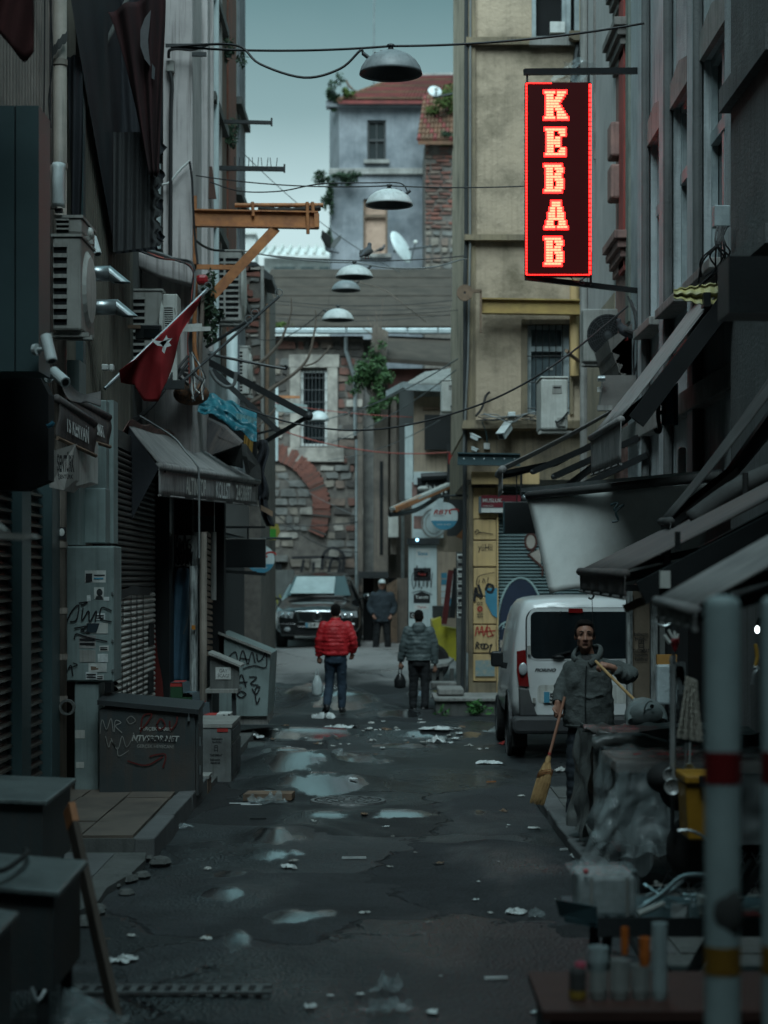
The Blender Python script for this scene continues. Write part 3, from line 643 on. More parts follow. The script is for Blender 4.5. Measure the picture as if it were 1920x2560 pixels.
for i,z in enumerate((9.5,8.75,6.05)):
    for k in range(4):A('cornice',box(XR-.05-.045*k,XR,24.45-.05*k,25.65,z+.11*k,z+.11*k+.105),m_trim if i<2 else m_pink,t,bev=.01)
for i,z in enumerate((7.35,7.9)):A('bracket',box(XR-.16,XR,24.9,25.3,z-.35,z+.1),m_pink,t,bev=.03)
for k in range(5):A('cornice',MB().prism([(XR-.3+.05*k,24.0,5.05-.13*k),(XR-.26+.05*k,24.0,4.9-.13*k),(XR,24.0,4.8-.09*k),(XR,24.0,5.25-.08*k)],(0,1.6,0)),m_trim,t)
A('lower_wall',box(XR-.04,XR,24.4,25.4,2.2,4.4),m_pink,t)
t=T('white_rendered_house','plain pale rendered house wall between the pink house and the yellow building','building',(XR,28,0))
A('wall',box(XR,XR+5,25.7,29.3,-.1,16),M('offwhite_render',(.47,.46,.45),(.36,.355,.35),sc=.9,rough=.9,streak=.3,dirt=.25,dirtc=(.12,.11,.1),bump=.12),t)
A('lower_panel',box(XR-.015,XR,25.75,29.2,3.2,5.9),M('beige_render',(.36,.3,.22),(.28,.24,.18),sc=1,streak=.4,dirt=.4),t)
A('downpipe',MB().tube([(XR-.06,29.2,3),(XR-.06,29.2,15)],.06,8),m_conc,t)
A('crack_cover',box(XR-.03,XR,28.1,28.16,8.2,10.6),m_trim,t)
A('moss_ledge',foliage(MB(),(XR-.1,27.3,3.35),(.18,.5,.1),200,.04,3),m_leafd,t)
# ---- yellow building
YY=31.0
m_yel=M('yellow_roughcast',(.43,.34,.25),(.29,.235,.175),sc=1.1,rough=.95,streak=.2,dirt=.65,dirtc=(.09,.075,.045),bump=1.0,bs=11)
m_yel2=M('yellow_tile_cladding',(.54,.37,.17),(.44,.31,.16),sc=2,rough=.55,dirt=.3,dirtc=(.12,.09,.05),streak=.3)
m_yelg=M('dirty_yellow_plaster',(.24,.19,.12),(.15,.12,.085),sc=1.5,streak=.5,dirt=.6,bump=.5)
t=T('yellow_corner_building','yellow roughcast corner building with barred window and graffiti pillar','building',(P(1300,0,YY).x,YY,0))
ty=t
x0,x1=P(1170,0,YY).x,6.5
w1=[P(1318,0,YY).x,P(1424,0,YY).x,P(0,1036,YY).z,P(0,812,YY).z]
w2=[P(1330,0,YY).x,P(1456,0,YY).x,P(0,98,YY).z,P(0,-60,YY).z]
zz=[P(0,1060,YY).z,P(0,601,YY).z,P(0,112,YY).z]
def holed(mb,xa,xb,za,zb,h,y0,y1,deep):
    mb.box(xa,h[0],y0,y1,za,zb).box(h[1],xb,y0,y1,za,zb)
    if h[2]>za:mb.box(h[0],h[1],y0,y1,za,h[2])
    if h[3]<zb:mb.box(h[0],h[1],y0,y1,h[3],zb)
    return mb.box(h[0],h[1],y0+deep,y1,max(za,h[2]),min(zb,h[3]))
A('wall',holed(MB(),x0,x1,zz[0],zz[1],w1,YY,YY+8,.35),m_yel,t)
A('wall',MB().box(x0+.03,x1,YY+.03,YY+8,zz[1]+.002,zz[2]),m_yel,t)
A('wall',holed(MB(),x0+.05,x1,zz[2]+.002,14,w2,YY+.06,YY+8,.35),m_yel,t)
A('string_course',box(x0-.06,x1,YY-.14,YY+.05,zz[1]-.02,zz[1]+.07,j=.012),m_yelg,t)
A('string_course',box(x0-.03,x1,YY-.1,YY+.08,zz[2]-.02,zz[2]+.1,j=.012),m_yelg,t)
A('ledge',box(x0-.1,P(1470,0,YY).x,YY-.25,YY+.02,zz[0]-.1,zz[0]+.03,j=.02),m_yelg,t)
A('corner_strip',box(x0-.03,x0+.12,YY-.03,YY+.1,zz[0]+.05,14),m_yelg,t)
A('fascia',box(x0-.02,x1,YY-.02,YY+8,P(0,1215,YY).z+.1,zz[0]-.1),m_yelg,t)
A('canopy_band',fb_(1178,1345,1182,1212,YY,.28,.0),m_yel2,t)
A('window_surround',MB().box(w1[0]-.1,w1[0],YY-.05,YY+.1,w1[2],w1[3]).box(w1[1],w1[1]+.05,YY-.05,YY+.1,w1[2],w1[3]).box(w1[0]-.1,w1[1]+.05,YY-.07,YY+.1,w1[3],w1[3]+.08),m_yelg,t)
m_blind=M('blue_grey_blind',(.1,.135,.15),(.07,.1,.11),rough=.6,stretch=(30,1,1))
for h,d in((w1,0),(w2,1)):
    wn=A('window',box(h[0],h[1],YY+.22,YY+.24,h[2],h[3]),m_blind if not d else m_void,t)
    fr=MB().box(h[0],h[0]+.07,YY+.08,YY+.18,h[2],h[3]).box(h[1]-.12,h[1],YY+.08,YY+.18,h[2],h[3]).box(h[0]+.07,h[1]-.12,YY+.08,YY+.18,h[3]-.06,h[3]).box(h[0]+.07,h[1]-.12,YY+.08,YY+.18,h[2],h[2]+.07)
    if not d:fr.box(h[0]+.07,h[1]-.12,YY+.09,YY+.17,h[3]-.42,h[3]-.34)
    A('frame',fr,m_wfr,wn)
    if d:A('sash',box((h[0]+h[1])/2+.08,(h[0]+h[1])/2+.22,YY+.02,YY+.16,h[2]+.03,h[3]-.07),m_wfr,wn)
    else:
        gb=A('bar',MB().tube([(h[0]+.14,YY+.0,h[2]),(h[0]+.14,YY+.0,h[3])],.009,6),m_black,wn);rep(gb,[(.108*k,0,0) for k in range(1,5)])
        gb=A('bar',MB().tube([(h[0],YY+.0,h[2]+.1),(h[1],YY+.0,h[2]+.1)],.009,6),m_black,wn);rep(gb,[(0,0,.42),(0,0,.84)])
        A('sticker',box(h[0]+.33,h[0]+.43,YY+.2,YY+.216,h[2]+.74,h[2]+.78).box(h[0]+.33,h[0]+.43,YY+.2,YY+.216,h[2]+.49,h[2]+.53),m_twhite,wn)
A('sill',box(w2[0]-.05,w2[1],YY-.12,YY+.1,w2[2]-.12,w2[2]-.005,j=.02),m_conc,t)
S('tissue_box',fb_(1375,1412,55,82,YY,.03,.07),m_white,'red and white carton left on the upper window sill','carton')
A('rain_hopper',MB().prism([P(1424,76,YY-.3),P(1468,76,YY-.3),P(1468,92,YY-.3),P(1455,100,YY-.3),P(1436,100,YY-.3),P(1424,92,YY-.3)],(0,.28,0)),m_yelg,t)
A('downpipe',MB().tube([P(1462,80,YY-.15),P(1462,-80,YY-.15)],.085,10),m_yel2,t)
A('downpipe',MB().tube([P(1436,700,YY-.12),P(1436,940,YY-.12)],.075,10),m_yel2,t)
A('downpipe',MB().tube([P(1448,105,YY-.15),P(1440,160,YY-.2),P(1430,240,YY-.25)],.06,8),m_black,t)
A('corner_pipe',MB().tube([P(1166,-40,YY-.02),P(1166,600,YY-.02),P(1163,700,YY-.05),P(1162,1300,YY-.05),P(1156,1740,YY-.1)],.035,8),m_dark,t)
A('corner_pipe',MB().tube([P(1176,-40,YY-.05),P(1175,620,YY-.08),P(1170,900,YY-.1),P(1158,1150,YY-.1)],.018,6),m_wireg,t)
bm=T('crane_beam','yellow steel beam fixed across the yellow wall with a pulley at its end','beam',P(1330,780,YY-.3))
a,b=P(1202,765,YY-.3),P(1462,769,YY-.3)
m_ybeam=M('yellow_beam_paint',(.36,.25,.08),(.25,.16,.06),dirt=.4,rough=.6)
A('web',MB().bar(a,b,.05,.2,up=(0,0,1)),m_ybeam,bm)
for dz in(.11,-.11):A('flange',MB().bar(a+V((0,0,dz)),b+V((0,0,dz)),.18,.022,up=(0,0,1)),m_ybeam,bm)
A('hanger',MB().bar(P(1202,728,YY-.4),P(1202,832,YY-.4),.03,.05).bar(P(1165,728,YY-.4),P(1204,728,YY-.4),.05),m_wood,bm)
A('pulley',MB().lathe([(.02,-.03),(.13,-.03),(.11,0),(.13,.03),(.02,.03)],P(1162,732,YY-.4),20,ax='y'),m_wood,bm)
bm=T('canopy_beam','dark teal riveted steel beam over the street sign corner','beam',P(1240,1160,YY-.5))
m_teal=M('teal_steel',(.035,.07,.08),dirt=.4,rough=.5)
a,b=P(1144,1147,YY-.45),P(1300,1150,YY-.45)
A('web',MB().bar(a,b,.03,.16,up=(0,0,1)),m_teal,bm)
for dz in(.09,-.09):A('flange',MB().bar(a+V((0,0,dz)),b+V((0,0,dz)),.14,.018,up=(0,0,1)),m_teal,bm)
rv=A('rivet',MB().ball(P(1160,1147,YY-.47),.012,6,4),m_steel,bm);rep(rv,[(.16*k,0,0) for k in range(1,6)])
py_=[1218,1298,1351,1418,1491,1561,1633,1704]
A('pillar',fb_(1172,1243,1212,1770,YY,.0,.3),m_yelg,t)
for i in range(7):
    A('cladding_panel',fb_(1183+(i%2),1240,py_[i]+1.5,py_[i+1]-1.5,YY,.04+.008*(i%3),-.003,j=.003),m_yel2,t,bev=.008)
A('cladding_panel',fb_(1181,1240,1706,1748,YY,.05,-.003),m_yelg,t)
A('side_panel',MB().prism([P(1172,1218,YY-.01),P(1182,1218,YY-.06),P(1182,1740,YY-.06),P(1172,1740,YY-.01)],(0,.2,0)),m_yelg,t)
A('poster_scrap',MB().prism([P(1212,1470,YY-.063),P(1243,1470,YY-.063),P(1243,1545,YY-.063),P(1231,1538,YY-.063),P(1214,1505,YY-.063)],(0,.004,0)),m_tblue,t)
A('poster_scrap',fb_(1188,1236,1650,1690,YY,.063,-.058,j=.004),M('torn_blue_poster',(.12,.22,.25),(.3,.28,.22),sc=14),t)
ux,uz,ny=(1,0,0),(0,0,1),(0,-1,0)
o=P(1186,1500,YY-.062)
A('tag',scrawl(o,ux,uz,ny,[[(.0,-.02),(.02,.2),(.05,.1),(.12,.06),(.06,.25)],[(.18,.15),(.22,.25),(.3,.22),(.28,.13),(.2,.14)]],.04),m_tblack,t)
o=P(1188,1590,YY-.064)
A('tag',scrawl(o,ux,uz,ny,[[(.0,.0),(.03,.14),(.06,.02)],[(.07,.05),(.1,.15),(.12,.0),(.17,.14)],[(.18,.16),(.18,.0),(.28,.02)],[(.03,.06),(.3,.08)],[(.2,.13),(.26,.0)]],.016,1.1),m_tred,t)
o=P(1189,1622,YY-.064)
A('tag',scrawl(o,ux,uz,ny,[[(.0,.0),(.02,.12),(.06,.08),(.02,.06),(.07,.0)],[(.12,.05),(.09,.09),(.1,.02),(.14,.0),(.15,.08),(.11,.09)],[(.17,.1),(.16,.0),(.23,.04),(.18,.1)],[(.25,.05),(.29,.08),(.26,.0),(.25,-.09),(.32,-.08)]],.018,.9),m_tblack,t)
text('yüHii',m_tblack,t,P(1213,1371,YY-.064),ux,uz,.23,.14,name='tag')
text('babezin\nbulldu:',m_tblack,t,P(1200,1508,YY-.064),ux,uz,.1,.055,name='stencil',bold=.02)
text('babezin\nkaldiral',m_tblack,t,P(1200,1538,YY-.064),ux,uz,.1,.075,name='stencil',bold=.02)
A('stencil',MB().lathe([(.02,0),(.045,0)],P(1200,1522,YY-.064),14,ax='y'),m_tred,t)
A('tag',scrawl(P(1186,1336,YY-.062),ux,uz,ny,[[(0,.02),(.05,.08),(.08,.03),(.15,.03),(.3,.0)],[(.02,.0),(.1,.04)]],.012),m_tblack,t)
A('tag',scrawl(P(1190,1462,YY-.062),ux,uz,ny,[[(0,0),(.05,.14),(.3,.2)],[(.04,.02),(.06,.08)],[(.1,.03),(.12,.1),(.15,.04)],[(.18,.05),(.2,.12)]],.012),m_tblack,t)
m_shut=M('teal_shutter',(.11,.165,.17),(.08,.125,.13),sc=3,rough=.5,dirt=.35)
sh=T('roller_shutter','teal roller shutter with painted blue domes and graffiti beside the yellow pillar','shutter',P(1320,1735,YY+.1))
n_=60;za,zb_=P(0,1722,YY).z,P(0,1216,YY).z;dz=(zb_-za)/n_;xa,xb=P(1246,0,YY).x,P(1480,0,YY).x
sl_=A('slat',MB().add([(xa,YY+.1,za),(xb,YY+.1,za),(xb,YY+.065,za+dz*.35),(xa,YY+.065,za+dz*.35),(xb,YY+.07,za+dz*.7),(xa,YY+.07,za+dz*.7),(xb,YY+.1,za+dz),(xa,YY+.1,za+dz)],[(0,1,2,3),(3,2,4,5),(5,4,6,7)]),m_shut,sh)
rep(sl_,[(0,0,dz*k) for k in range(1,n_)])
def disc(c,rx,rz_,a0=0,a1=180,n=28):return[c+V((rx*math.cos(R(a0+(a1-a0)*i/n)),0,rz_*math.sin(R(a0+(a1-a0)*i/n)))) for i in range(n+1)]
m_nav=M('navy_spray',(.018,.03,.06),rough=.6,bump=0);m_cy=M('pale_cyan_spray',(.3,.42,.42),rough=.6,bump=0);m_cream=M('cream_spray',(.38,.34,.3),rough=.7,bump=0);m_mar=M('maroon_spray',(.07,.025,.02),rough=.7,bump=0)
YS=YY+.058
A('painting',MB().prism(disc(P(1302,1560,YS),.345,.72),(0,.004,0)).prism([P(1249,1562,YS),P(1356,1562,YS),P(1350,1640,YS),P(1249,1640,YS)],(0,.004,0)),m_nav,sh)
A('painting',MB().strip(disc(P(1302,1560,YS-.004),.37,.75),.03,ny).strip(disc(P(1272,1600,YS-.004),.22,.3),.025,ny),m_cy,sh)
A('painting',MB().prism(disc(P(1400,1560,YS),.27,.5),(0,.004,0)),m_nav,sh)
A('painting',MB().prism(disc(P(1327,1354,YS),.085,.125,0,360),(0,.004,0)).prism([P(1325,1385,YS),P(1352,1370,YS),P(1352,1420,YS)],(0,.004,0)),m_cream,sh)
A('painting',MB().strip(disc(P(1327,1354,YS-.005),.09,.13,0,360),.035,ny).strip([P(1335,1375,YS-.005),P(1320,1386,YS-.005),P(1356,1418,YS-.005),P(1356,1440,YS-.005)],.035,ny),m_mar,sh)
A('painting',MB().prism([P(1250,1600,YS-.006),P(1290,1600,YS-.006),P(1290,1616,YS-.006),P(1250,1620,YS-.006)],(0,.003,0)),m_cream,sh)
text('AMK',m_cy,sh,P(1270,1566,YS-.01),ux,uz,.2,.1)
text('ver\nbize',m_cy,sh,P(1268,1682,YS-.01),ux,uz,.18,.17)
A('bottom_rail',box(xa,xb,YY+.02,YY+.12,za-.1,za-.004),m_dark,sh)
A('guide',box(xa-.03,xa-.004,YY-.06,YY+.1,za-.1,zb_),m_yel2,sh)
A('threshold',fb_(1242,1460,1730,1765,YY,.05,.4),m_yelg,t)
sg=T('street_sign','maroon street name sign reading MUSLUK SOKAGI on the yellow corner','sign',P(1240,1284,YY-.05))
A('back_box',fb_(1196,1300,1242,1283,YY,.14,-.05),M('sign_casing',(.1,.14,.16),rough=.5),sg)
A('panel',fb_(1202,1300,1239,1269,YY,.16,-.142),M('maroon_enamel',(.16,.02,.03),rough=.4,bump=0),sg)
A('white_strip',fb_(1202,1300,1271,1282,YY,.16,-.142),m_white,sg)
text('MUSLUK',m_twhite,sg,P(1231,1251,YY-.164),ux,uz,.31,.06,bold=.01)
text('SOKAĞI',m_twhite,sg,P(1220,1264,YY-.164),ux,uz,.17,.035)
t=T('stone_planter','low dark stone step with weeds at the foot of the yellow corner','step',PG(1180,29.6))
gz_=GZ(29.6)
A('wall',MB().prism([P(1088,1752,29.6),P(1270,1752,29.6),P(1270,1800,29.6),P(1092,1802,29.6)],(0,.5,0)),m_concd,t)
A('top',MB().box(P(1085,0,29.6).x,P(1290,0,29.6).x,29.55,31,P(0,1753,29.6).z,P(0,1745,29.6).z),m_conc,t,bev=.01)
A('plinth',box(P(1095,0,30).x,P(1160,0,30).x,30,30.9,P(0,1742,29.6).z,P(0,1722,30).z),m_conc,t,bev=.02)
wd=T('weed','bright green weed growing over the stone step by the yellow corner','plant',P(1185,1775,29.5))
A('leaves',foliage(foliage(MB(),P(1190,1768,29.5),(.2,.1,.12),240,.035,4),P(1105,1785,29.5),(.1,.06,.08),60,.03,5),M('fresh_leaf',(.05,.17,.04),(.03,.09,.02),bump=0),wd)
bn=T('stone_bench','grey slab bench on blocks beyond the stone step','bench',PG(1100,33))
A('slab',MB().prism([P(1072,1672,33.3),P(1120,1665,33.3),P(1135,1652,34.2),P(1075,1658,34.2)],(0,0,.05)),m_conc,bn)
for x in(1080,1098,1125):A('block',fb_(x,x+10,1672,1712,33.4,0,.2),m_concd,bn)
A('block',fb_(1078,1150,1706,1722,31.8,0,.4),m_conc,bn,bev=.02)
def bullet_cam(p,d,s,label,arm=None,mat=None):
    t=T('security_camera',label,'security camera',p);d=V(d).normalized();b=V(p)+(V(arm) if arm else V((0,0,0)))
    A('housing',MB().tube([b-d*.5*s,b+d*.45*s,b+d*.5*s],[.2*s,.2*s,.185*s],16),mat or m_cam,t)
    A('lens',MB().tube([b+d*.46*s,b+d*.506*s],.13*s,14),m_black,t)
    if arm:
        A('arm',MB().tube([p,V(p)+V(arm)*.55+V((0,0,.0)),b],.07*s,8),mat or m_cam,t)
        A('base',MB().tube([V(p)-V(arm).normalized()*.02,V(p)+V(arm).normalized()*.05*s],.2*s,12),mat or m_cam,t)
    return t
def shroud_cam(p,d,s,label):
    t=T('security_camera',label,'security camera',p);d=V(d).normalized();p=V(p)
    A('housing',MB().bar(p-d*s*.5,p+d*s*.5,s*.42,s*.4),m_cam,t,bev=.01)
    A('hood',MB().bar(p-d*s*.5+V((0,0,s*.24)),p+d*s*.65+V((0,0,s*.24)),s*.5,s*.05,up=(0,0,1)),m_cam,t)
    A('lens',MB().bar(p+d*s*.5,p+d*s*.52,s*.3),m_black,t)
    A('bracket',MB().tube([p,p+V((0,.3,.05))],.02,6),m_cam,t)
shroud_cam(P(1188,1094,30.7),(.8,-.6,-.45),.16,'small cream camera on the yellow wall, upper of the pair left of the wall box')
shroud_cam(P(1187,1124,30.7),(.8,-.6,-.4),.12,'tiny cream camera on the yellow wall just above the teal beam')
shroud_cam(P(1262,1078,30.6),(-.55,-.8,-.75),.3,'large white hooded camera pointing down from the yellow wall')
S('junction_box',fb_(1209,1224,1108,1124,YY,.08,0),m_white,'small white square wall box on the yellow wall beside the cameras','junction box',bev=.01)
S('junction_box',fb_(1268,1286,1033,1048,YY,.26,0),m_cam,'white cable box on the ledge below the barred window','junction box',bev=.01)
for i in range(7):
    q=random.Random(i+50);pts=[P(1190+q.uniform(0,20),1040+q.uniform(-8,12),YY-.27)]
    for k in range(5):pts.append(P(1200+38*(k+1)+q.uniform(-8,8),1042+q.uniform(-12,14),YY-.28-.02*i))
    S('cable',MB().tube(smooth(pts),.008,5),(m_wireg,m_wire)[i%2],'tangled cables running along the ledge of the yellow wall','cable','cables along the yellow ledge')
S('cable',MB().tube(smooth([P(1190,1040,30.7),P(1205,1020,30.8),P(1215,990,30.9),P(1225,980,30.9)]),.02,6),m_wire,'thick black cable rising from the ledge to a scorched spot on the yellow wall','cable')
S('cable',MB().tube(smooth([P(1205,1055,30.7),P(1215,1080,30.8),P(1218,1106,30.85)]),.01,5),m_teal,'thin blue cable dropping to the white wall box','cable')
S('stub_pipe',MB().tube([P(1448,903,YY-.1),P(1430,890,YY-.5),P(1416,877,YY-.8)],.03,8),m_wood,'rusty stub of pipe sticking out under the barred window side','pipe')
# ---- beige shop house in the side of the alley
YS2=41.0
m_bei=M('beige_plaster',(.37,.29,.215),(.27,.215,.165),sc=1.4,streak=.4,dirt=.4,dirtc=(.09,.075,.06),bump=.4)
m_palew=M('pale_blue_white',(.5,.58,.58),(.4,.47,.48),rough=.5,streak=.2)
t=T('beige_shop_house','beige plaster shop house with pale corner post and tiled porch roof','building',PG(1090,YS2))
A('wall',fb_(1034,1200,978,1650,YS2,0,4),m_bei,t)
A('upper_ledge',fb_(1034,1168,978,992,YS2,.08,0),m_conc,t)
A('corner_post',fb_(1012,1033,1062,1250,YS2+.2,.2,0),m_palew,t,bev=.02)
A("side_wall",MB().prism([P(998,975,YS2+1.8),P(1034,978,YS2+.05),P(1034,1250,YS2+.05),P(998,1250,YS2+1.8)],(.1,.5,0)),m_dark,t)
A('roof',MB().prism([P(1012,965,YS2-.4),P(1170,965,YS2-.5),P(1170,920,YS2+.8),P(1062,935,YS2+.8)],(0,0,.05)),m_conc,t)
A('gutter',MB().bar(P(1012,968,YS2-.45),P(1118,972,YS2-.5),.13),m_zinc,t)
A('gutter',MB().bar(P(972,985,YS2+1),P(1014,962,YS2-.4),.13),m_zinc,t)
A('lintel',fb_(1058,1140,1018,1024,YS2,.05,.0),m_wood,t)
sgn=T('shop_signboard','blank black signboard on the beige wall','signboard',P(1102,1126,YS2-.2))
A('board',fb_(1061,1141,1039,1126,YS2,.25,-.12),m_black,sgn)
A('bracket',MB().bar(P(1070,1040,YS2-.1),P(1070,1040,YS2+.1),.04).bar(P(1130,1040,YS2-.1),P(1130,1040,YS2+.1),.04),m_dark,sgn)
A('band',fb_(1034,1125,1180,1212,YS2,.1,0),m_palew,t)
A('shop_sign',fb_(1043,1132,1195,1246,YS2,.16,-.102),m_black,t)
text('İN ŞE',m_twhite,t,P(1092,1222,YS2-.17),ux,uz,.5,.26,bold=.02)
A('sign_roll',MB().tube([P(1052,1192,YS2-.25),P(1128,1188,YS2-.25)],.08,10),m_dark,t)
A('brick_patch',fb_(1030,1042,1206,1246,YS2,.06,0),m_pink,t)
bs=T('round_logo_board','white board with a pink square and a circle below the sloping red awning arm','signboard',P(1070,1345,YS2-.3))
A('board',fb_(1030,1108,1246,1345,YS2-.2,.1,0),m_palew,bs)
A('pink_square',fb_(1034,1058,1290,1322,YS2-.2,.106,-.1),m_pink,bs)
A('ring',MB().strip(disc(P(1085,1308,YS2-.312),.26,.3,0,360),.03,ny).strip(disc(P(1085,1308,YS2-.312),.18,.22,0,360),.015,ny),m_acd,bs)
ar=T('folded_awning','folded red awning sloping down from the beige shop','awning',P(1060,1280,YS2-1))
A('roll',MB().bar(P(985,1275,YS2-2.2),P(1140,1207,YS2-.6),.1,.12),m_rust,ar,bev=.02)
A('cover',MB().bar(P(980,1272,YS2-2.2),P(1140,1202,YS2-.6),.14,.05),m_acw,ar)
A('arm',MB().tube(smooth([P(975,1287,YS2-2.2),P(1040,1275,YS2-1.6),P(1100,1238,YS2-.5)]),.05,8),m_black,ar)
A('floodlight',MB().ball(P(1058,1222,YS2-.9),(.12,.1,.06)),m_acw,ar)
def roundsign(px,py,Y,r,label,rot=0):
    t=T('round_sign',label,'sign',P(px,py,Y));c=P(px,py,Y)
    A('disc',MB().lathe([(0,-.04),(r,-.04),(r,.04),(0,.04)],c,36,ax='y'),m_palew,t)
    cap=[c+V((r*math.cos(R(a_)),-.045,r*math.sin(R(a_)))) for a_ in range(200,341,7)]
    A('blue_band',MB().prism(cap,(0,.004,0)),m_tblue,t)
    text('RBT',m_tred,t,c+V((-.05,-.045,r*.28)),ux,uz,r*1.15,r*.33,italic=.3,bold=.02)
    A('swirl',MB().strip([c+V((r*.72+.09*math.cos(q),-.046,r*.3+.05*math.sin(q))) for q in[k*.5 for k in range(9)]],.03,ny),m_tred,t)
    text('tekstil makina',m_tblack,t,c+V((-.1,-.045,r*.02)),ux,uz,r*.8,r*.09)
    text('DENİZ TİCARET',m_twhite,t,c+V((0,-.05,-r*.6)),ux,uz,r*1.0,r*.13)
    A('bracket',MB().tube([c+V((0,0,r)),c+V((0,0,r+.12)),c+V((r+.3,.0,r+.12))],.02,6),m_dark,t)
    return t
roundsign(1110,1290,36,.26,'round white and blue RBT sign hanging by the beige shop, left of the yellow corner')
pc=T('sticker_column','pale shop column covered in hardware brand stickers','column',PG(1055,39.5));YC=39.5
A('column',fb_(1022,1092,1362,1660,YC,0,.6),m_palew,pc)
A('head',fb_(1018,1098,1346,1361,YC,.1,.6),m_dark,pc)
def plate(px0,px1,py0,py1,mat,s_,tm,wr=.75,hr=.45,it=0,peak=0):
    pts=[P(px0,py1,YC-.004),P(px1,py1,YC-.004),P(px1,py0+peak,YC-.004),P((px0+px1)/2,py0,YC-.004),P(px0,py0+peak,YC-.004)]
    A('sticker',MB().prism(pts,(0,.003,0)),mat,pc)
    if s_:text(s_,tm,pc,P((px0+px1)/2,(py0+py1)/2+1,YC-.008),ux,uz,(px1-px0)*YC/F*wr,(py1-py0)*YC/F*hr,italic=it,bold=.02)
plate(1040,1074,1372,1393,m_twhite,'Sista',m_tblue)
plate(1034,1077,1420,1452,m_tblack,None,None)
plate(1041,1070,1426,1443,m_twhite,'Pattex',m_tred,peak=4)
A('tag',scrawl(P(1030,1472,YC-.006),ux,uz,ny,tagword(9,5),.014,.42),m_tblack,pc)
plate(1034,1075,1478,1508,m_tblack,'Tangit',m_twhite,.8,.32,peak=9)
plate(1036,1073,1511,1524,m_twhite,'Tytan',m_tred,.6,.5)
plate(1024,1044,1530,1546,m_tblack,'Ce',m_twhite,.6,.6)
A('blue_lamp',MB().ball(P(1043,1350,YC-.12),.03),M('blue_led',(.2,.5,.8),emit=(.3,.7,1),es=1.5,bump=0),pc)
pb=T('postered_post','grey corner post covered in torn black and white posters','post',PG(1150,31.6))
A('post',fb_(1142,1166,1380,1735,31.6,0,.3),m_concd,pb)
for i in range(9):
    y=1385+18*i;A('poster',fb_(1143+i%2,1158,y,y+16,31.6,.006,-.002,j=.003),[m_paper,m_acd,m_paper,m_acw][i%4],pb);A('print',MB().box(P(1145,0,31.6).x,P(1156,0,31.6).x,31.588,31.591,P(0,y+12,31.6).z,P(0,y+4,31.6).z),m_tblack,pb)
yk=T('yellow_forklift','yellow forklift with big black tyre and dark red mast half hidden in the alley','forklift',PG(1120,36))
m_ym=M('yellow_machine',(.45,.4,.03),(.33,.3,.04),rough=.5,dirt=.3)
A('body',MB().prism([P(1080,1552,36),P(1102,1542,36),P(1104,1565,36),P(1142,1572,36),P(1142,1655,36),P(1095,1620,36)],(0,.8,0)),m_ym,yk)
A('hood',MB().prism([P(1077,1548,36.3),P(1100,1542,36.3),P(1098,1592,36.3),P(1082,1600,36.3)],(0,.6,0)),M('cream_yellow_panel',(.5,.43,.18),dirt=.2),yk)
A('wheel',MB().lathe([(.1,-.12),(.3,-.12),(.36,-.06),(.36,.06),(.3,.12),(.1,.12)],P(1076,1655,35.8),28,ax='y'),m_rubber,yk)
A('mast',MB().bar(P(1110,1560,35.7),P(1127,1425,35.7),.09,.1),M('dark_red_steel',(.1,.02,.02),rough=.4),yk)
A('mast',MB().bar(P(1131,1545,35.75),P(1141,1420,35.75),.07,.1),m_black,yk)
A('basket',fb_(1082,1132,1515,1545,36.4,0,.4),m_dark,yk)
dk=T('display_rack','rack of blue and white packets inside the alley shop','rack',PG(1118,38))
A('back',fb_(1095,1145,1380,1530,38.2,0,.05),m_bei,dk)
for i in range(6):
    for k in range(2):A('packet',fb_(1103+16*k,1117+16*k,1432+16*i,1446+16*i,38,.05,0),[m_tblue,m_palew,m_white][(i//2+k)%3],dk)
S('awning_skirt',fb_(1118,1165,1110,1340,40.2,0,.1),m_dark,'dark weathered panel between the beige shop and the yellow corner','panel')
S('alley_sign',MB().prism([P(1140,1342,36.5),P(1160,1320,36.5),P(1164,1326,36.5),P(1160,1350,36.5)],(0,.05,0)),m_rust,'small rusty red panel tilted under the round sign','sign')
S('red_sign',MB().add(*[[P(1121,1133,40.0),P(1142,1133,40.0),P(1142,1160,40.0),P(1121,1160,40.0)],[(0,1,2,3)]]),m_tred,'small red and white sign beside the black signboard','sign',solid=.03)
t=T('unseen_shade_block','plain dark block added unseen behind the viewer to shade the foreground','building',(0,-9,0))  # unseen block, added behind the camera to shade the near street
A('wall',box(-10,10,-24,-9,-.1,31),m_stucd,t)
# ------------------------------------------------------------------ neon sign
YK=22.2
t=T('neon_sign','tall vertical red LED sign reading KEBAB on an iron bracket','neon sign',P(1395,690,YK))
m_panel=M('led_panel',(.003,.002,.002),rough=.7,spec=.1,bump=0,emit=(.35,.012,.02),es=.016)  # weak red emission imitates the glow bleeding over the panel
m_red=M('led_red_and_halo',(.3,.02,.02),emit=(1,.01,.008),es=2.7,bump=0)  # border LEDs, also the halo plates imitating the glow around the letters
m_hot=M('led_amber',(.4,.2,.1),emit=(1,.54,.28),es=.36,bump=0)
A('panel',fb_(1313,1478,205,690,YK,0,.14),m_panel,t,bev=.01)
s_=F/YK
bd=MB();c0,c1=P(1316,687,YK-.006),P(1475,208,YK-.006)
def leds(a,b,n,w_):
    for i in range(n):
        p,q=a.lerp(b,(i+.08)/n),a.lerp(b,(i+.82)/n);bd.bar(p,q,w_,.008)
leds(V((c0.x,c0.y,c0.z)),V((c0.x,c0.y,c1.z)),58,.019);leds(V((c1.x,c0.y,c0.z)),V((c1.x,c0.y,c1.z)),40,.026)
leds(V((c0.x,c0.y,c0.z)),V((c1.x,c0.y,c0.z)),26,.024);leds(V((c0.x,c0.y,c1.z)),V(((c0.x*.6+c1.x*.4),c0.y,c1.z)),14,.012)
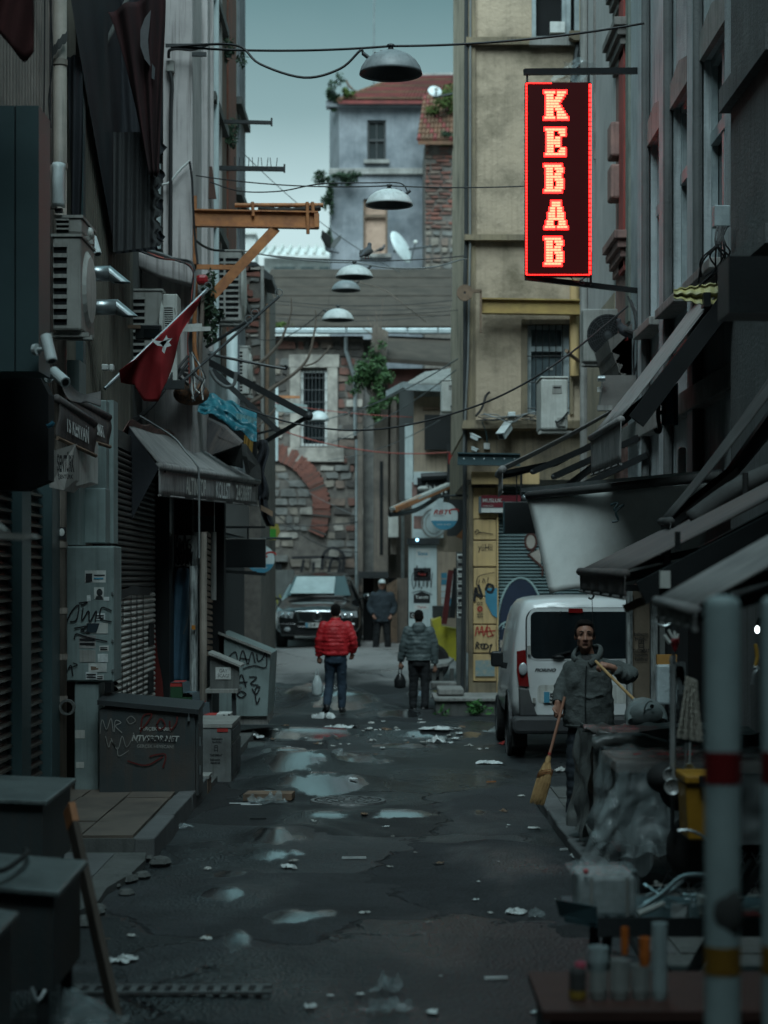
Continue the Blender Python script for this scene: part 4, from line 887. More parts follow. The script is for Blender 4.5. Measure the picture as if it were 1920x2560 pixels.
A('led_border',bd,m_red,t)
GL={'K':['######.#####.','.####..####..','.####.####...','.########....','.#######.....','.########....','.####.####...','.####..####..','.####..#####.','######.######'],'E':['############.','.####...####.','.####....###.','.####.###....','.########....','.########....','.####.###....','.####....###.','.####...####.','############.'],'B':['##########...','.####.#####..','.####..####..','.####.####...','.#########...','.####.#####..','.####..####..','.####..####..','.####.#####..','##########...'],'A':['....#####....','....#####....','...###.###...','...###.###...','..####.####..','..####.####..','..#########..','.####...####.','.####...####.','######.######']}
for ch,px0,px1,y0,y1 in(('K',1361,1419,228,298),('E',1363,1417,321,389),('B',1361,1416,412,480),('A',1362,1418,504,571),('B',1361,1415,594,663)):
    core=MB();halo=MB();rows=GL[ch];rh=(y1-y0)/len(rows);cw=(px1-px0)/13
    for i,row in enumerate(rows):
        k=0
        while k<13:
            if row[k]=='#':
                e_=k
                while e_<13 and row[e_]=='#':e_+=1
                xa,xb=px0+k*cw,px0+e_*cw;ya,yb=y0+i*rh,y0+(i+1)*rh
                fb_(xa-(3.6 if k==row.index('#') else 1),xb+(3.6 if e_>row.rindex('#') else 1),ya-3.4*(i==0)-.3,yb+3.4*(i==len(rows)-1)+.3,YK,.006+.0004*(i%2),-.002,halo)
                n=max(1,(e_-k)//2)
                for q in range(n):fb_(xa+(xb-xa)*q/n+.25,xa+(xb-xa)*(q+1)/n-.25,ya+rh*.14,yb-rh*.14,YK,.012,-.0095,core)
                k=e_
            else:k+=1
    L_=A('letter',halo,m_red,t,label='glowing letter '+ch);A('led_row',core,m_hot,L_)
A('bracket',MB().bar(P(1311,180,YK+.05),P(1612,177,YK+.6),.06,.07),m_black,t)
A('bracket',MB().bar(P(1314,694,YK+.05),P(1605,728,YK+.6),.05,.06),m_black,t)
A('hanger',MB().tube([P(1318,182,YK+.06),P(1318,206,YK+.06)],.012,6).tube([P(1472,182,YK+.06),P(1472,206,YK+.06)],.012,6).tube([P(1477,630,YK+.1),P(1477,712,YK+.1)],.014,6),m_black,t)
A('cable',MB().tube(smooth([P(1425,690,YK+.07),P(1440,706,YK+.05),P(1455,700,YK+.06),P(1460,712,YK+.05),P(1448,705,YK+.05),P(1470,690,YK+.07)]),.006,5),m_wire,t)
S('plastic_sheet',MB().grid(lambda u,v:P(1405+80*u-20*v+12*math.sin(6*v),150+60*v+8*math.sin(u*9),YK+.5+.1*math.sin(u*7+v*5)),8,8),m_film,'crumpled clear plastic sheet caught behind the top of the neon sign','plastic sheet')
# ------------------------------------------------------------------ awnings
def cloth(name,c,k=.5,**kw):return M(name,c,tuple(q*k for q in c),rough=.85,sc=3,streak=.0,dirt=.4,bump=.15,bs=60,**kw)
m_aw1=M('grey_awning_cloth',(.28,.27,.26),(.13,.13,.132),rough=.85,sc=5,stretch=(1,6,1),dirt=.25,bump=.1)
m_aw2=M('brown_awning_cloth',(.12,.1,.09),(.06,.06,.065),rough=.8,sc=4,stretch=(.6,7,.6),dirt=.2,bump=.1)
m_aw3=cloth('charcoal_canvas',(.055,.056,.055))
m_aww=M('white_tarpaulin',(.6,.62,.6),(.46,.48,.47),rough=.55,sc=2,dirt=.3,dirtc=(.16,.12,.09),bump=.1,bs=8)
def awning(label,f0,f1,w0,w1,mat,val=.25,roll=.05,sagz=.03,cat='awning',arms=True,valmat=None,root=None,wave=.012,ins=0):
    f0,f1,w0,w1=map(V,(f0,f1,w0,w1));t=T('awning',label,cat,(w0+w1)/2)
    def fn(u,v):
        p=f0.lerp(f1,u).lerp(w0.lerp(w1,u),v);return p+V((0,0,-sagz*4*v*(1-v)*(.6+.4*math.sin(u*9))+.01*math.sin(u*17)))
    A('canopy',MB().grid(fn,14,10),mat,t,sm=True,solid=.012)
    d=V((0,0,-roll*.6))
    A('front_roll',MB().tube([f0+d,f1+d],roll,12),mat,t,sm=True)
    if val:
        n=(f0-w0);n.z=0;n.normalize()
        A('valance',MB().grid(lambda u,v:f0.lerp(f1,u)+V((0,0,-roll-val*v))+n*(wave*math.sin(u*31)*v-ins*v),30,4),valmat or mat,t,sm=True,solid=.006)
        A('hem_bar',MB().tube([f0+V((0,0,-roll-val))-n*ins,f1+V((0,0,-roll-val))-n*ins],.012,6),m_aw1,t)
    if arms:
        for u in(.04,.96):
            a=f0.lerp(f1,u)+V((0,0,-roll*1.5));b=w0.lerp(w1,u)+V((0,0,-.3));m=a.lerp(b,.5)+V((0,0,-.12))+(f1-f0).normalized()*(.25 if u<.5 else -.25)
            A('arm',MB().bar(a,m,.05).bar(m,b,.05),m_black,t)
    return t
awning('long grey awning with a short drop sloping from the stucco facade, below the windows',(2.0,16.2,3.44),(2.07,19.2,3.5),(3.08,16.2,4.85),(3.08,19.2,4.8),m_aw1,.36,.035)
tb=T('awning_rail','dark steel rail below the long grey awning','rail',V((2.9,17,3.6)))
A('beam',MB().bar((2.12,16.14,3.4),(3.2,16.14,4.83),.05,.15),m_void,tb)
awning('small grey awning folded out beside the street name sign',(1.52,24.6,3.5),(1.55,26.0,3.5),(3.05,24.6,4.3),(3.05,26.0,4.3),m_aw1,.27,.05)
ai=0
for(a,b) in(((1.88,24.3,3.42),(2.9,23.8,3.85)),((2.05,23.2,3.3),(3.05,22.5,3.75)),((2.3,22.6,3.15),(3.05,22.2,3.5)),((1.95,23.6,2.98),(2.75,22.6,3.6))):
    tb=T('bare_awning','bare black folding awning arm beside the pink house, '+('longest, by the small grey awning','second one, just under the longest','shortest, above the white tarpaulin','lowest, steepest of the four')[ai],'awning frame',b,'bare awning arms');ai+=1;A('arm',MB().bar(a,b,.05,.07),m_black,tb);A('joint',MB().ball(a,.035),m_dark,tb)
awning('brown striped awning with torn edge low over the covered carts',(1.42,11.3,2.13),(1.45,14.2,2.15),(3.1,11.3,3.0),(3.1,14.2,3.0),m_aw2,.13,.03,.02,wave=.012)
tb=T('awning_cassette','dark awning box and rusty bar under the brown striped awning','awning rail',V((2.6,11.8,2.3)))
A('bar',MB().bar((1.5,11.2,2.0),(2.9,11.2,2.72),.06,.14),m_black,tb)
A('bar',MB().bar((1.45,11.6,1.9),(2.5,11.5,2.36),.05,.05),m_wood,tb)
A('clamp',MB().box(1.6,1.66,11.12,11.2,2.03,2.13),m_acw,tb);A('clamp',MB().bar((1.72,11.25,2.25),(1.72,11.25,2.36),.03),m_black,tb)
awning('dark blue grey awning at the lower right behind the front pole',(1.2,7.4,1.98),(1.25,8.8,2.0),(3.1,7.4,3.05),(3.1,8.8,3.05),m_aw1,.06,.025,.0)
awning('black folded awning hanging steeply at the right edge',(2.0,13.4,2.5),(2.05,14.2,2.52),(3.0,13.4,3.78),(3.0,14.2,3.8),m_aw3,.3,.03,.05)
tb=T('canvas_roll','rolled black canvas strapped beside the folded awning','canvas roll',(2.8,13,2.6));A('roll',MB().tube(smooth([(2.1,13.1,2.48),(2.45,13.1,2.72),(2.95,13.1,2.92)]),.07,10),m_aw3,tb,sm=True)
A('strap',MB().tube([(2.45,13.02,2.62),(2.45,13.02,2.8)],.02,6),m_rubber,tb)
t=T('white_canopy','big white tarpaulin hanging in a deep curve from an awning roller above the van','awning',P(1700,1190,17.6))
ra_,rb_=P(1318,1232,18.6),P(1800,1190,16.4)
A('front_roll',MB().tube([ra_+V((0,0,-.03)),rb_],.04,12),m_aw3,t,sm=True)
A('rail',MB().bar(P(1308,1225,18.7),P(1500,1205,17.9),.05,.035).bar(P(1500,1205,17.9),P(1800,1178,16.5),.05,.03),m_steel,t)
def tarp(u,v):
    a=ra_.lerp(rb_,u);L0=.93-.1*u;c=math.sin(v*math.pi)
    return a+V((.17*v*(1-u)+.05*math.sin(v*3)*u,.05-.6*v*(1-u)-.04*c*(1-u)+.9*u*v+.5*u*u,-.04-L0*v+.02*math.sin(u*11)*v))
A('sheet',MB().grid(tarp,24,16),m_aww,t,sm=True,solid=.012)
A('knot',MB().tube(smooth([P(1528,1262,17.2),P(1545,1258,17.15),P(1535,1275,17.15),P(1560,1262,17.15),P(1540,1280,17.15),P(1545,1300,17.15),P(1530,1305,17.15)]),.012,6),m_teal,t)
A('fitting',MB().ball(P(1312,1245,18.6),.035),m_steel,t)
hk=S('hook',MB().tube(smooth([P(1475,1458,15.5),P(1480,1475,15.5),P(1484,1490,15.5),P(1478,1497,15.5),P(1471,1494,15.5)]),.009,6),m_black,'small black iron hook hanging under the white tarpaulin','hook')
S('hook_string',MB().tube([P(1480,1497,15.5),P(1482,1560,15.5)],.003,5),m_wire,'thin string hanging from the iron hook in front of the van','string')
# ------------------------------------------------------------------ air conditioners
def slats(t,x0,x1,y,z0,z1,n,mat,name='slat',d=.02,ax='x'):
    st=(z1-z0)/n
    b=box(x0,x1,y-d,y,z0+st*.62,z0+st) if ax=='x' else box(y,y+d,x0,x1,z0+st*.62,z0+st)
    o=A(name,b,mat,t);rep(o,[(0,0,st*k) for k in range(1,n)])
def acunit(px0,px1,py0,py1,Y,label,mode,mat=None,depth=.8,group=None,cols=1,n=9):
    """mode side: the slotted short side faces the camera and the fan faces the street; fan: the fan grille faces the camera; back: plain end"""
    mat=mat or m_acd;a,b=P(px0,py1,Y),P(px1,py0,Y);t=T('air_conditioner',label,'air conditioner',V(((a.x+b.x)/2,Y,a.z)),group)
    x0,x1,z0,z1=a.x,b.x,a.z,b.z;w_=x1-x0;h=z1-z0
    if mode=='side':
        A('casing',box(x0,x1,Y,Y+depth,z0,z1),mat,t,bev=.02)
        A('recess',box(x0+w_*.06,x0+w_*(.5 if cols==1 else .9),Y-.004,Y+.05,z0+h*.06,z1-h*.08),m_void,t)
        slats(t,x0+w_*.04,x0+w_*(.52 if cols==1 else .92),Y-.004,z0+h*.05,z1-h*.07,n,mat)
        if cols>1:A('mullion',box(x0+w_*.46,x0+w_*.52,Y-.026,Y-.003,z0+h*.05,z1-h*.07),mat,t)
        A('lid',box(x0-.01,x1+.01,Y-.012,Y+depth+.01,z1+.001,z1+.025),mat,t)
        A('fan_grille',MB().lathe([(0,.045),(h*.2,.042),(h*.36,.03),(h*.42,.0)],V((x1,Y+depth*.5,(z0+z1)/2)),24,ax='x'),m_acw,t)
    elif mode=='fan':
        A('casing',box(x0,x1,Y,Y+.3,z0,z1),mat,t,bev=.015);c=V((x0+w_*.63,Y-.01,z0+h*.5));r_=h*.4
        A('fan_opening',MB().lathe([(0,0),(r_,0)],c,30,ax='y'),m_void,t)
        g_=MB()
        for k in range(1,10):g_.lathe([(r_*k/9.5-.004,-.02),(r_*k/9.5+.004,-.02)],c,30,ax='y')
        for k in range(16):q=2*math.pi*k/16;g_.bar(c+V((.03*math.cos(q),-.022,.03*math.sin(q))),c+V((r_*math.cos(q),-.022,r_*math.sin(q))),.006)
        A('fan_guard',g_,m_dark,t);A('hub',MB().lathe([(0,-.03),(.05,-.025)],c,14,ax='y'),m_dark,t)
    else:
        A('casing',box(x0,x1,Y,Y+depth,z0,z1),mat,t,bev=.03)
        A('handle_recess',box(x0+w_*.42,x1-w_*.22,Y-.006,Y+.02,z1-h*.3,z1-h*.13),m_acd,t,bev=.005);A('handle_slot',box(x0+w_*.46,x1-w_*.27,Y-.01,Y,z1-h*.19,z1-h*.165),m_void,t)
        A('lid',box(x0-.008,x1+.008,Y-.01,Y+depth+.01,z1+.001,z1+.03),mat,t,bev=.01)
        A('valve',MB().tube(smooth([V((x0+w_*.55,Y,z0+.12)),V((x0+w_*.6,Y-.06,z0+.1)),V((x0+w_*.8,Y-.05,z0+.16)),V((x1,Y-.02,z0+.25))]),.014,6),m_black,t)
        A('valve_cover',box(x0+w_*.6,x1-w_*.1,Y-.03,Y,z0+.05,z0+.17),m_acd,t)
    A('bracket',MB().bar((x0-.02,Y+.06,z0-.03),(x1+.06,Y+.06,z0-.03),.035).bar((x0-.02,Y+.25,z0-.03),(x1+.06,Y+.25,z0-.03),.035),m_acd,t)
    return t
acunit(1458,1556,772,904,25.5,'grey air conditioner with round fan grille facing the camera under the neon sign','fan',m_acd)
acunit(1352,1420,946,1074,27.5,'white air conditioner seen from its plain end in front of the yellow building window','back',m_acw,.8)
acunit(1103,1147,952,1030,38.5,'white air conditioner high on the beige shop house','back',m_acw,.5)
acunit(131,203,592,826,16.4,'big air conditioner on the left wall with slotted side and bulging round fan guard','side',m_acd,.75,n=8)
acunit(138,205,545,584,16.6,'upper air conditioner stacked above the big one on the left wall','side',m_acd,.75,n=3)
acunit(317,405,727,952,22.6,'old grey air conditioner behind the red flag on the pale wall','side',m_acd,.3,n=12)
acunit(521,604,628,803,27.6,'grimy slotted air conditioner behind the orange beam brace','side',m_acd,.6,cols=2,n=11)
acunit(590,622,868,985,32.5,'lower air conditioner beside the brick house behind the awning arms','side',m_acw,.5,n=12)
t=T('louvre_box','tall white louvred unit fixed beside the old grey air conditioner','air conditioner',P(430,950,22.5))
A('casing',fb_(407,443,735,952,22.55,0,.4),m_acw,t,bev=.01);A('recess',fb_(409,432,767,910,22.55,.004,.02),m_void,t)
a,b=P(409,910,22.55),P(432,767,22.55);slats(t,a.x,b.x,22.54,a.z,b.z,26,m_acw,d=.012)
A('print',fb_(434,441,835,862,22.55,.004,0),m_acd,t);A('print',MB().add([P(434,770,22.545),P(437,770,22.545),P(440,785,22.545),P(437,785,22.545)],[(0,1,2,3)]),m_acd,t)
t=T('meter_box','grey steel meter box with round lamp on the pink house','meter box',P(1545,1025,22.6))
A('case',MB().prism([P(1510,938,22.6),P(1590,938,22.6),P(1590,1024,22.6),P(1500,1024,22.6)],(0,.25,0)),M('meter_grey',(.17,.16,.15),rough=.6,dirt=.3),t)
A('lamp',MB().tube([P(1494,946,22.5),P(1512,946,22.5)],.035,10),m_steel,t);A('rail',MB().bar(P(1493,1020,22.5),P(1530,1020,22.5),.06),m_conc,t);A('lock',fb_(1493,1503,968,980,22.6,.02,0),m_acw,t)
t=T('wall_antenna','slim white antenna box upright on the stucco ledge','antenna',P(1705,1190,18.5));A('case',fb_(1696,1716,1118,1192,18.5,0,.08),m_cam,t,bev=.02)
t=T('cable_box','pale grey cable box hung before the third window with looping black wires','cable box',P(1805,565,15.9));A('case',fb_(1786,1826,512,566,15.9,0,.12),m_wfr,t,bev=.01)
for i in range(10):
    q=random.Random(i);A('wire',MB().tube(smooth([P(1790+3*i,566,15.9),P(1795+q.uniform(-10,20),610,15.85),P(1800+q.uniform(-55,25),650+q.uniform(-10,10),15.9),P(1760+q.uniform(-20,65),690+q.uniform(0,30),16)]),.008,5),m_wire,t)
t=T('corrugated_roll','torn yellow corrugated plastic strip above the long grey awning','plastic strip',P(1750,745,16.4))
A('sheet',MB().grid(lambda u,v:P(1680+152*u,728-24*u+(40+18*u)*v*(.5+.5*min(1,u*2.2))+2*math.sin(u*40),16.3)+V((0,.02*math.sin(v*11)-.1,.008*math.sin(v*11))),40,14),M('yellow_plastic',(.42,.37,.14),(.25,.24,.12),sc=8,rough=.5,dirt=.3),t,solid=.01)
A('clamp',MB().box(P(1755,0,16.2).x,P(1772,0,16.2).x,16.1,16.25,P(0,770,16.2).z,P(0,735,16.2).z),m_black,t)
t=T('blue_cloth','blue cloth and dark hook hanging under the long grey awning','cloth',P(1680,950,17.5))
A('cloth',MB().grid(lambda u,v:P(1655+40*u,1062-(105-40*(1-u))*(1-v),17.6)+V((0,.06*math.sin(u*9),0)),10,8),M('blue_cloth',(.03,.13,.18),rough=.8),t,solid=.01)
A('hook',MB().tube(smooth([P(1648,1000,17.4),P(1645,1040,17.4),P(1650,1075,17.4),P(1643,1080,17.4),P(1638,1072,17.4)]),.02,6),m_black,t)
A('strap',MB().tube(smooth([P(1648,1000,17.4),P(1660,1015,17.4),P(1660,1030,17.4),P(1650,1032,17.4)]),.02,6),m_black,t)
for i in range(6):
    q=random.Random(i+9);x=1590+6*i
    S('facade_cable',MB().tube(smooth([P(x-20+q.uniform(-6,6),740+10*i,23.3),P(x+q.uniform(-8,8),800,23.2),P(x+3*q.uniform(-3,3),880,23.1),P(x-10+q.uniform(-8,8),950,23.1)]),.012,5),(m_wire,m_wire,m_wireg)[i%3],'black cable hanging down the pink house front','cable','cables on the pink house')
t=T('service_post','dark vertical cable duct where the pink house meets the stucco building','duct',P(1601,960,23));A('duct',MB().tube([P(1601,965,23),P(1603,735,23)],.05,8),m_black,t);A('clip',MB().box(P(1590,0,23).x,P(1612,0,23).x,22.9,22.95,P(0,850,23).z,P(0,846,23).z),m_dark,t)
t=T('hanging_screen','blank black hanging screen half covering the street name sign','screen',P(1300,1335,26.5))
A('panel',fb_(1260,1345,1254,1333,26.5,0,.08),m_black,t,bev=.01);A('rim',fb_(1258,1261,1252,1335,26.5,.01,.08),m_teal,t);A('hanger',MB().tube([P(1292,1254,26.5),P(1291,1180,26.5)],.01,6).bar(P(1303,1170,26.5),P(1303,1240,26.5),.03),m_black,t)
# ------------------------------------------------------------------ street lamps on wires
m_enam=M('grey_enamel',(.26,.29,.3),(.17,.19,.2),rough=.45,sc=6,streak=.4,dirt=.3,dirtc=(.05,.05,.05))
m_enam2=M('pale_enamel',(.6,.64,.63),(.45,.49,.49),rough=.45,sc=6,streak=.3,dirt=.3,dirtc=(.13,.13,.12))
def lamp(px,py0,py1,w_,Y,label,mat,cab=1):
    r_=w_/2*Y/F;b=P(px,py1,Y);h=(py1-py0)*Y/F;t=T('street_lamp',label,'street lamp',b,'dome lamps hung on wires')
    pr=[(r_,0),(r_*.985,h*.1),(r_*.93,h*.3),(r_*.8,h*.55),(r_*.6,h*.76),(r_*.36,h*.9),(r_*.12,h*.97),(0.001,h*.98)]
    sh_=A('shade',MB().lathe(pr,b,40),mat,t,sm=True,solid=.008)
    A('reflector',MB().lathe([(r_*.93,.01),(r_*.3,h*.55),(0.001,h*.55)],b,32),m_dark,t)
    A('cap',MB().lathe([(r_*.2,h*.94),(r_*.16,h*1.0),(r_*.09,h*1.05),(r_*.08,h*1.14),(r_*.14,h*1.18),(r_*.12,h*1.24),(.001,h*1.3)],b,16),m_dark,t)
    g_=b+V((cab*-r_*.72,0,h*.72));A('gland',MB().tube([g_-V((cab*-.02,0,.02)),g_+V((cab*-.05,0,.035))],.018,8),m_dark,t)
    for k,z in((.5,.86),(.3,.94)):A('bolt',MB().ball(b+V((-cab*r_*k,-.02,h*z)),.012,6,4),m_dark,t)
    return g_+V((cab*-.05,0,.035)),b+V((0,0,h*1.18))
LG={}
for k,(px,y0,y1,w_,Y,lab,mt,cb) in enumerate([(977,126,186,156,17.0,'nearest and largest dome lamp, dark against the sky at the top',m_enam,1),(973,472,514,118,23.0,'second dome lamp, pale, hanging before the boarded window',m_enam2,-1),(886,662,694,93,29.0,'third dome lamp, hanging just above a smaller fourth one',m_enam2,-1),(865,700,727,72,37.0,'fourth dome lamp, greenish, directly under the third',m_enam,-1),(845,771,801,80,34.0,'fifth dome lamp, hanging alone in front of the brown roof',m_enam2,1),(797,1027,1052,52,44.0,'farthest dome lamp, white, before the barred window of the stone wall',m_cam,1)]):
    LG[k]=lamp(px,y0,y1,w_,Y,lab,mt,cb)
def wire(pts,r_,mat,label,group=None,nm='wire'):return S(nm,MB().tube(pts,r_,6),mat,label,'wire',group)
L0=LG[0]
wire(sag(P(428,116,17.4),L0[1],.04)+sag(L0[1],P(1610,58,17.2),.05),.011,m_wire,'suspension wire carrying the nearest dome lamp across the street')
wire(smooth([P(428,118,17.4),P(520,111,17.3),P(600,116,17.2),P(650,160,17.1),P(760,194,17),P(850,172,17),P(900,127,17),L0[0]]),.012,m_wire,'looping feed cable of the nearest dome lamp')
wire(sag(P(490,439,24),LG[1][1],.06)+sag(LG[1][1],P(1320,465,22.5),.02),.008,m_wire,'suspension wire carrying the second dome lamp')
wire(smooth([P(525,455,24),P(600,478,23.8),P(700,478,23.5),P(800,460,23),P(930,457,23),P(1000,458,23),P(1018,478,23)]),.008,m_wire,'sagging feed cable of the second dome lamp')
wire(sag(P(600,625,29),LG[2][1],.05)+smooth([LG[2][1],P(980,670,29),P(1080,668,29),P(1150,650,29.5),P(1168,648,30.5)]),.012,m_wireg,'pale feed cable running from the third dome lamp to the yellow building')
wire(sag(P(620,632,30),P(1160,640,30.5),.1),.01,m_wire,'dark suspension wire above the third dome lamp')
wire(sag(P(560,775,34),P(1150,775,35),.1),.006,m_wire,'faint wire holding the fifth dome lamp over the brown roof')
wire(smooth([LG[4][0],P(780,800,34),P(720,840,34),P(660,850,34),P(610,835,34)]),.008,m_wire,'drooping cable left of the fifth dome lamp')
wire(smooth([P(600,1015,22.5),P(720,1055,22.3),P(860,1075,22.2),P(1000,1066,22),P(1170,1022,21.8),P(1300,965,21.6),P(1430,880,21.6),P(1570,765,22.4)],8),.012,m_wire,'thick black cable swooping across the whole street below the yellow window')
wire(sag(P(700,1075,40),P(1130,1130,40),.2),.014,m_wirer,'faded red wire strung low across the alley')
wire(sag(P(640,1000,42),P(1140,1045,41),.1),.01,m_wirer,'thin rust coloured wire crossing above the alley')
wire(sag(P(815,1048,43),P(1155,890,35),.15),.012,m_wireg,'grey diagonal wire from the stone wall up to the yellow building')
wire(sag(P(830,1105,43),P(1140,925,35),.15),.01,m_wireg,'lower grey diagonal wire parallel to the first')
wire(sag(P(820,1150,43),P(1100,1050,38),.15),.008,m_wireg,'lowest thin grey diagonal wire crossing the alley')
wire(sag(P(640,1150,47),P(915,1300,47),.1),.008,m_wireg,'faint wire crossing the brick arch')
wire(sag(P(660,1255,46.5),P(905,1380,46.5),.35),.014,m_wire,'black wire sagging across the lower stone wall')
wire(sag(P(650,1310,46.5),P(905,1303,46.5),.08),.012,m_wire,'black wire strung level below the brick arch')
wire(sag(P(605,380,33),P(1000,680,40),.2),.007,m_wireg,'hair thin wire slanting over the sky towards the grey house')
for k,(ya,yb_,yc) in enumerate(((745,748,40),(752,765,44),(790,782,44))):wire(sag(P(640,ya,yc),P(1155,yb_,yc),.15),.008,m_wire,'thin dark wire in front of the brown roof','wires before the brown roof')
wire(smooth([P(880,700,44),P(960,725,44),P(1020,770,44),P(1065,805,45)]),.012,m_twig,'dark cable lying over the brown roof down to its gutter')
for px,Y in((608,37),(612,39)):wire([P(px,-60,Y),P(px,480,Y)],.012,m_wireg,'thin vertical cable beside the left houses against the sky','vertical cables left of the sky')
def pigeon(p,rot,label,fly=False,s=1):
    p=V(p);t=T('pigeon',label,'pigeon',p);M3=Matrix.Rotation(rot,3,'Z');k=lambda x,y,z:p+M3@V((x*s,y*s,z*s))
    A('body',MB().limb([k(-.13,0,.05),k(-.03,0,.08),k(.05,0,.12),k(.09,0,.18),k(.1,0,.2)],[.02*s,.055*s,.055*s,.03*s,.028*s]).ball(k(.1,0,.21),.03*s).limb([k(-.1,0,.05),k(-.22,0,.01)],[.03*s,.02*s],8),M('pigeon_grey',(.08,.085,.095),(.04,.045,.05),sc=30,bump=0),t,vox=.008*s)
    A('beak',MB().tube([k(.125,0,.21),k(.155,0,.2)],[.009*s,.002*s],6),m_tblack,t)
    for sy in(-1,1):
        if fly:A('wing',MB().prism([k(.04,.04*sy,.12),k(-.06,.04*sy,.1),k(-.16,.16*sy,.3),k(-.05,.3*sy,.42),k(.06,.2*sy,.3)],V((0,0,.012*s))),m_aw3,t)
        else:
            A('wing',MB().limb([k(.04,.045*sy,.11),k(-.06,.05*sy,.08),k(-.17,.025*sy,.03)],[.03*s,.035*s,.01*s],8),m_aw3,t);A('leg',MB().tube([k(0,.02*sy,.04),k(.0,.02*sy,-.0)],.006*s,5),m_tred,t)
pigeon(P(824,636,45),2.5,'pigeon flapping its wings above the brown roof',True,1.2)
pigeon(P(917,648,29.3),1.2,'pigeon perched on the wire beside the third dome lamp',s=1.15)
pigeon(P(952,632,69.6),.3,'pigeon sitting on the sill under the boarded window',s=1.3)
pigeon(P(1566,852,22.9),3.6,'pigeon sitting on the bracket below the neon sign',s=1.1)
# ------------------------------------------------------------------ left side of the street
m_pan=M('ribbed_beige_panel',(.25,.215,.19),(.16,.14,.125),rough=.7,sc=2,streak=.55,dirt=.3)
m_pan2=M('ribbed_drab_panel',(.13,.12,.095),(.085,.08,.065),rough=.65,sc=2,streak=.6,dirt=.4)
m_grn=M('petrol_green_panel',(.05,.085,.09),(.035,.06,.065),rough=.45,sc=1,dirt=.2,bump=.02)
m_gcab=M('green_grey_cabinet',(.22,.275,.27),(.16,.205,.2),rough=.6,sc=2,streak=.3,dirt=.4,bump=.05)
m_wal=M('pale_pinkish_wall',(.5,.465,.455),(.38,.355,.35),rough=.9,sc=1.4,streak=.75,dirt=.35,dirtc=(.07,.06,.055),bump=.2)
def ribbed(x,y0,y1,z0,z1,pitch,d):
    n=int((y1-y0)/pitch);mb=MB();pr=[]
    for i in range(n):
        y=y0+i*pitch;pr+=[(x,y),(x,y+pitch*.5),(x+d,y+pitch*.6),(x+d,y+pitch*.9)]
    pr.append((x,y1))
    k=len(pr);mb.v=[V((a,b,z0)) for a,b in pr]+[V((a,b,z1)) for a,b in pr];mb.f=[(i,i+1,k+i+1,k+i) for i in range(k-1)];return mb
t=T('near_left_building','ribbed beige building at the left edge with two louvred roller shutters','building',(-3,12,0))
A('wall',box(-8,-3.02,-14,18.2,-.1,14),m_pan2,t)
A('cladding',ribbed(-3.0,11,17.9,3.1,14,.13,.025),m_pan,t)
m_slat=M('shutter_slat_brown',(.1,.085,.07),(.06,.055,.05),rough=.4,metal=.4,sc=8,dirt=.3)
for(ya,yb) in((13.7,15.15),(15.6,16.5)):
    n=30;dz=.088;z0=.3
    b=A('slat',MB().add([(-2.99,ya,z0),(-2.99,yb,z0),(-2.93,yb,z0+.012),(-2.93,ya,z0+.012),(-2.935,yb,z0+.03),(-2.935,ya,z0+.03),(-2.965,yb,z0+.05),(-2.965,ya,z0+.05),(-2.99,yb,z0+dz),(-2.99,ya,z0+dz)],[(0,1,2,3),(3,2,4,5),(5,4,6,7),(7,6,8,9)]),m_slat,t);rep(b,[(0,0,dz*k) for k in range(1,n)])
for ya in(13.5,15.17,16.55):A('shutter_post',box(-3.01,-2.86,ya,ya+(.4 if ya>14 else .18),-.05,2.99),m_grn,t,bev=.01)
A('shutter_sill',box(-3.01,-2.9,13.7,16.5,-.05,.285),m_concd,t)
A('shade_box',MB().prism([P(-60,935,14.2),P(96,935,14.2),P(121,985,14.2),P(121,1200,14.2),P(60,1225,14.2),P(-60,1225,14.2)],(0,.25,0)),m_void,t)  # black slab put in for the deep shade below the sign cabinet
t=T('sign_cabinet','tall petrol green sign cabinet of two flat panels jutting from the left wall','sign cabinet',P(40,930,13.2))
A('panel',fb_(-90,36,264,928,13.2,0,.45),m_grn,t);A('panel',fb_(40,97,264,928,13.2,0,.45),m_grn,t);A('seam',fb_(36,40,265,927,13.22,0,.4),m_void,t)
t=T('blue_tap','small bright blue clip beside the black shade slab at the far left','clip',P(125,1062,14.1));A('body',MB().tube(smooth([P(118,1066,14.1),P(128,1062,14.1),P(134,1055,14.1)]),.018,6),m_tblue,t)
flg=T('dark_flag','dark red flag hanging with a pointed corner at the top left edge','flag',P(40,150,12.5))
A('cloth',MB().grid(lambda u,v:P(-70+152*u,-80+v*(150+85*(1-abs(u-.84)*2.2)),12.5)+V((0,.05*math.sin(u*12+v*3),0)),20,10),M('dark_red_cloth',(.045,.008,.008),rough=.9),flg,sm=True,solid=.006)
t=T('rain_pipe','fat beige rain pipe running down the left wall with a torn strap and stickers','drainpipe',P(149,2000,17))
m_pipe=M('beige_pipe',(.29,.25,.215),(.2,.175,.15),rough=.55,streak=.5,dirt=.4)
A('pipe',MB().tube([P(150,-40,17),P(150,2060,17)],.06,16),m_pipe,t,sm=True)
for y in(150,408,1355,1520,1635,1740):A('collar',MB().tube([P(150,y,17),P(150,y+14,17)],.068,16),m_pipe,t)
A('strap',MB().grid(lambda u,v:P(132+36*u,118-40*u+v*26,16.92)+V((0,-.03*math.sin(u*3.1),.01*math.sin(u*20))),10,2),m_aw3,t)
A('sticker',MB().add([P(141,1318,16.93),P(165,1318,16.95),P(165,1348,16.95),P(141,1348,16.93)],[(0,1,2,3)]),m_tblack,t)
A('sticker',MB().ball(P(154,1331,16.94),(.026,.006,.036)),m_twhite,t)
A('lock_ring',MB().lathe([(.05,-.02),(.072,-.02),(.072,.02),(.05,.02)],P(168,1768,16.9),18,ax='y'),m_concd,t)
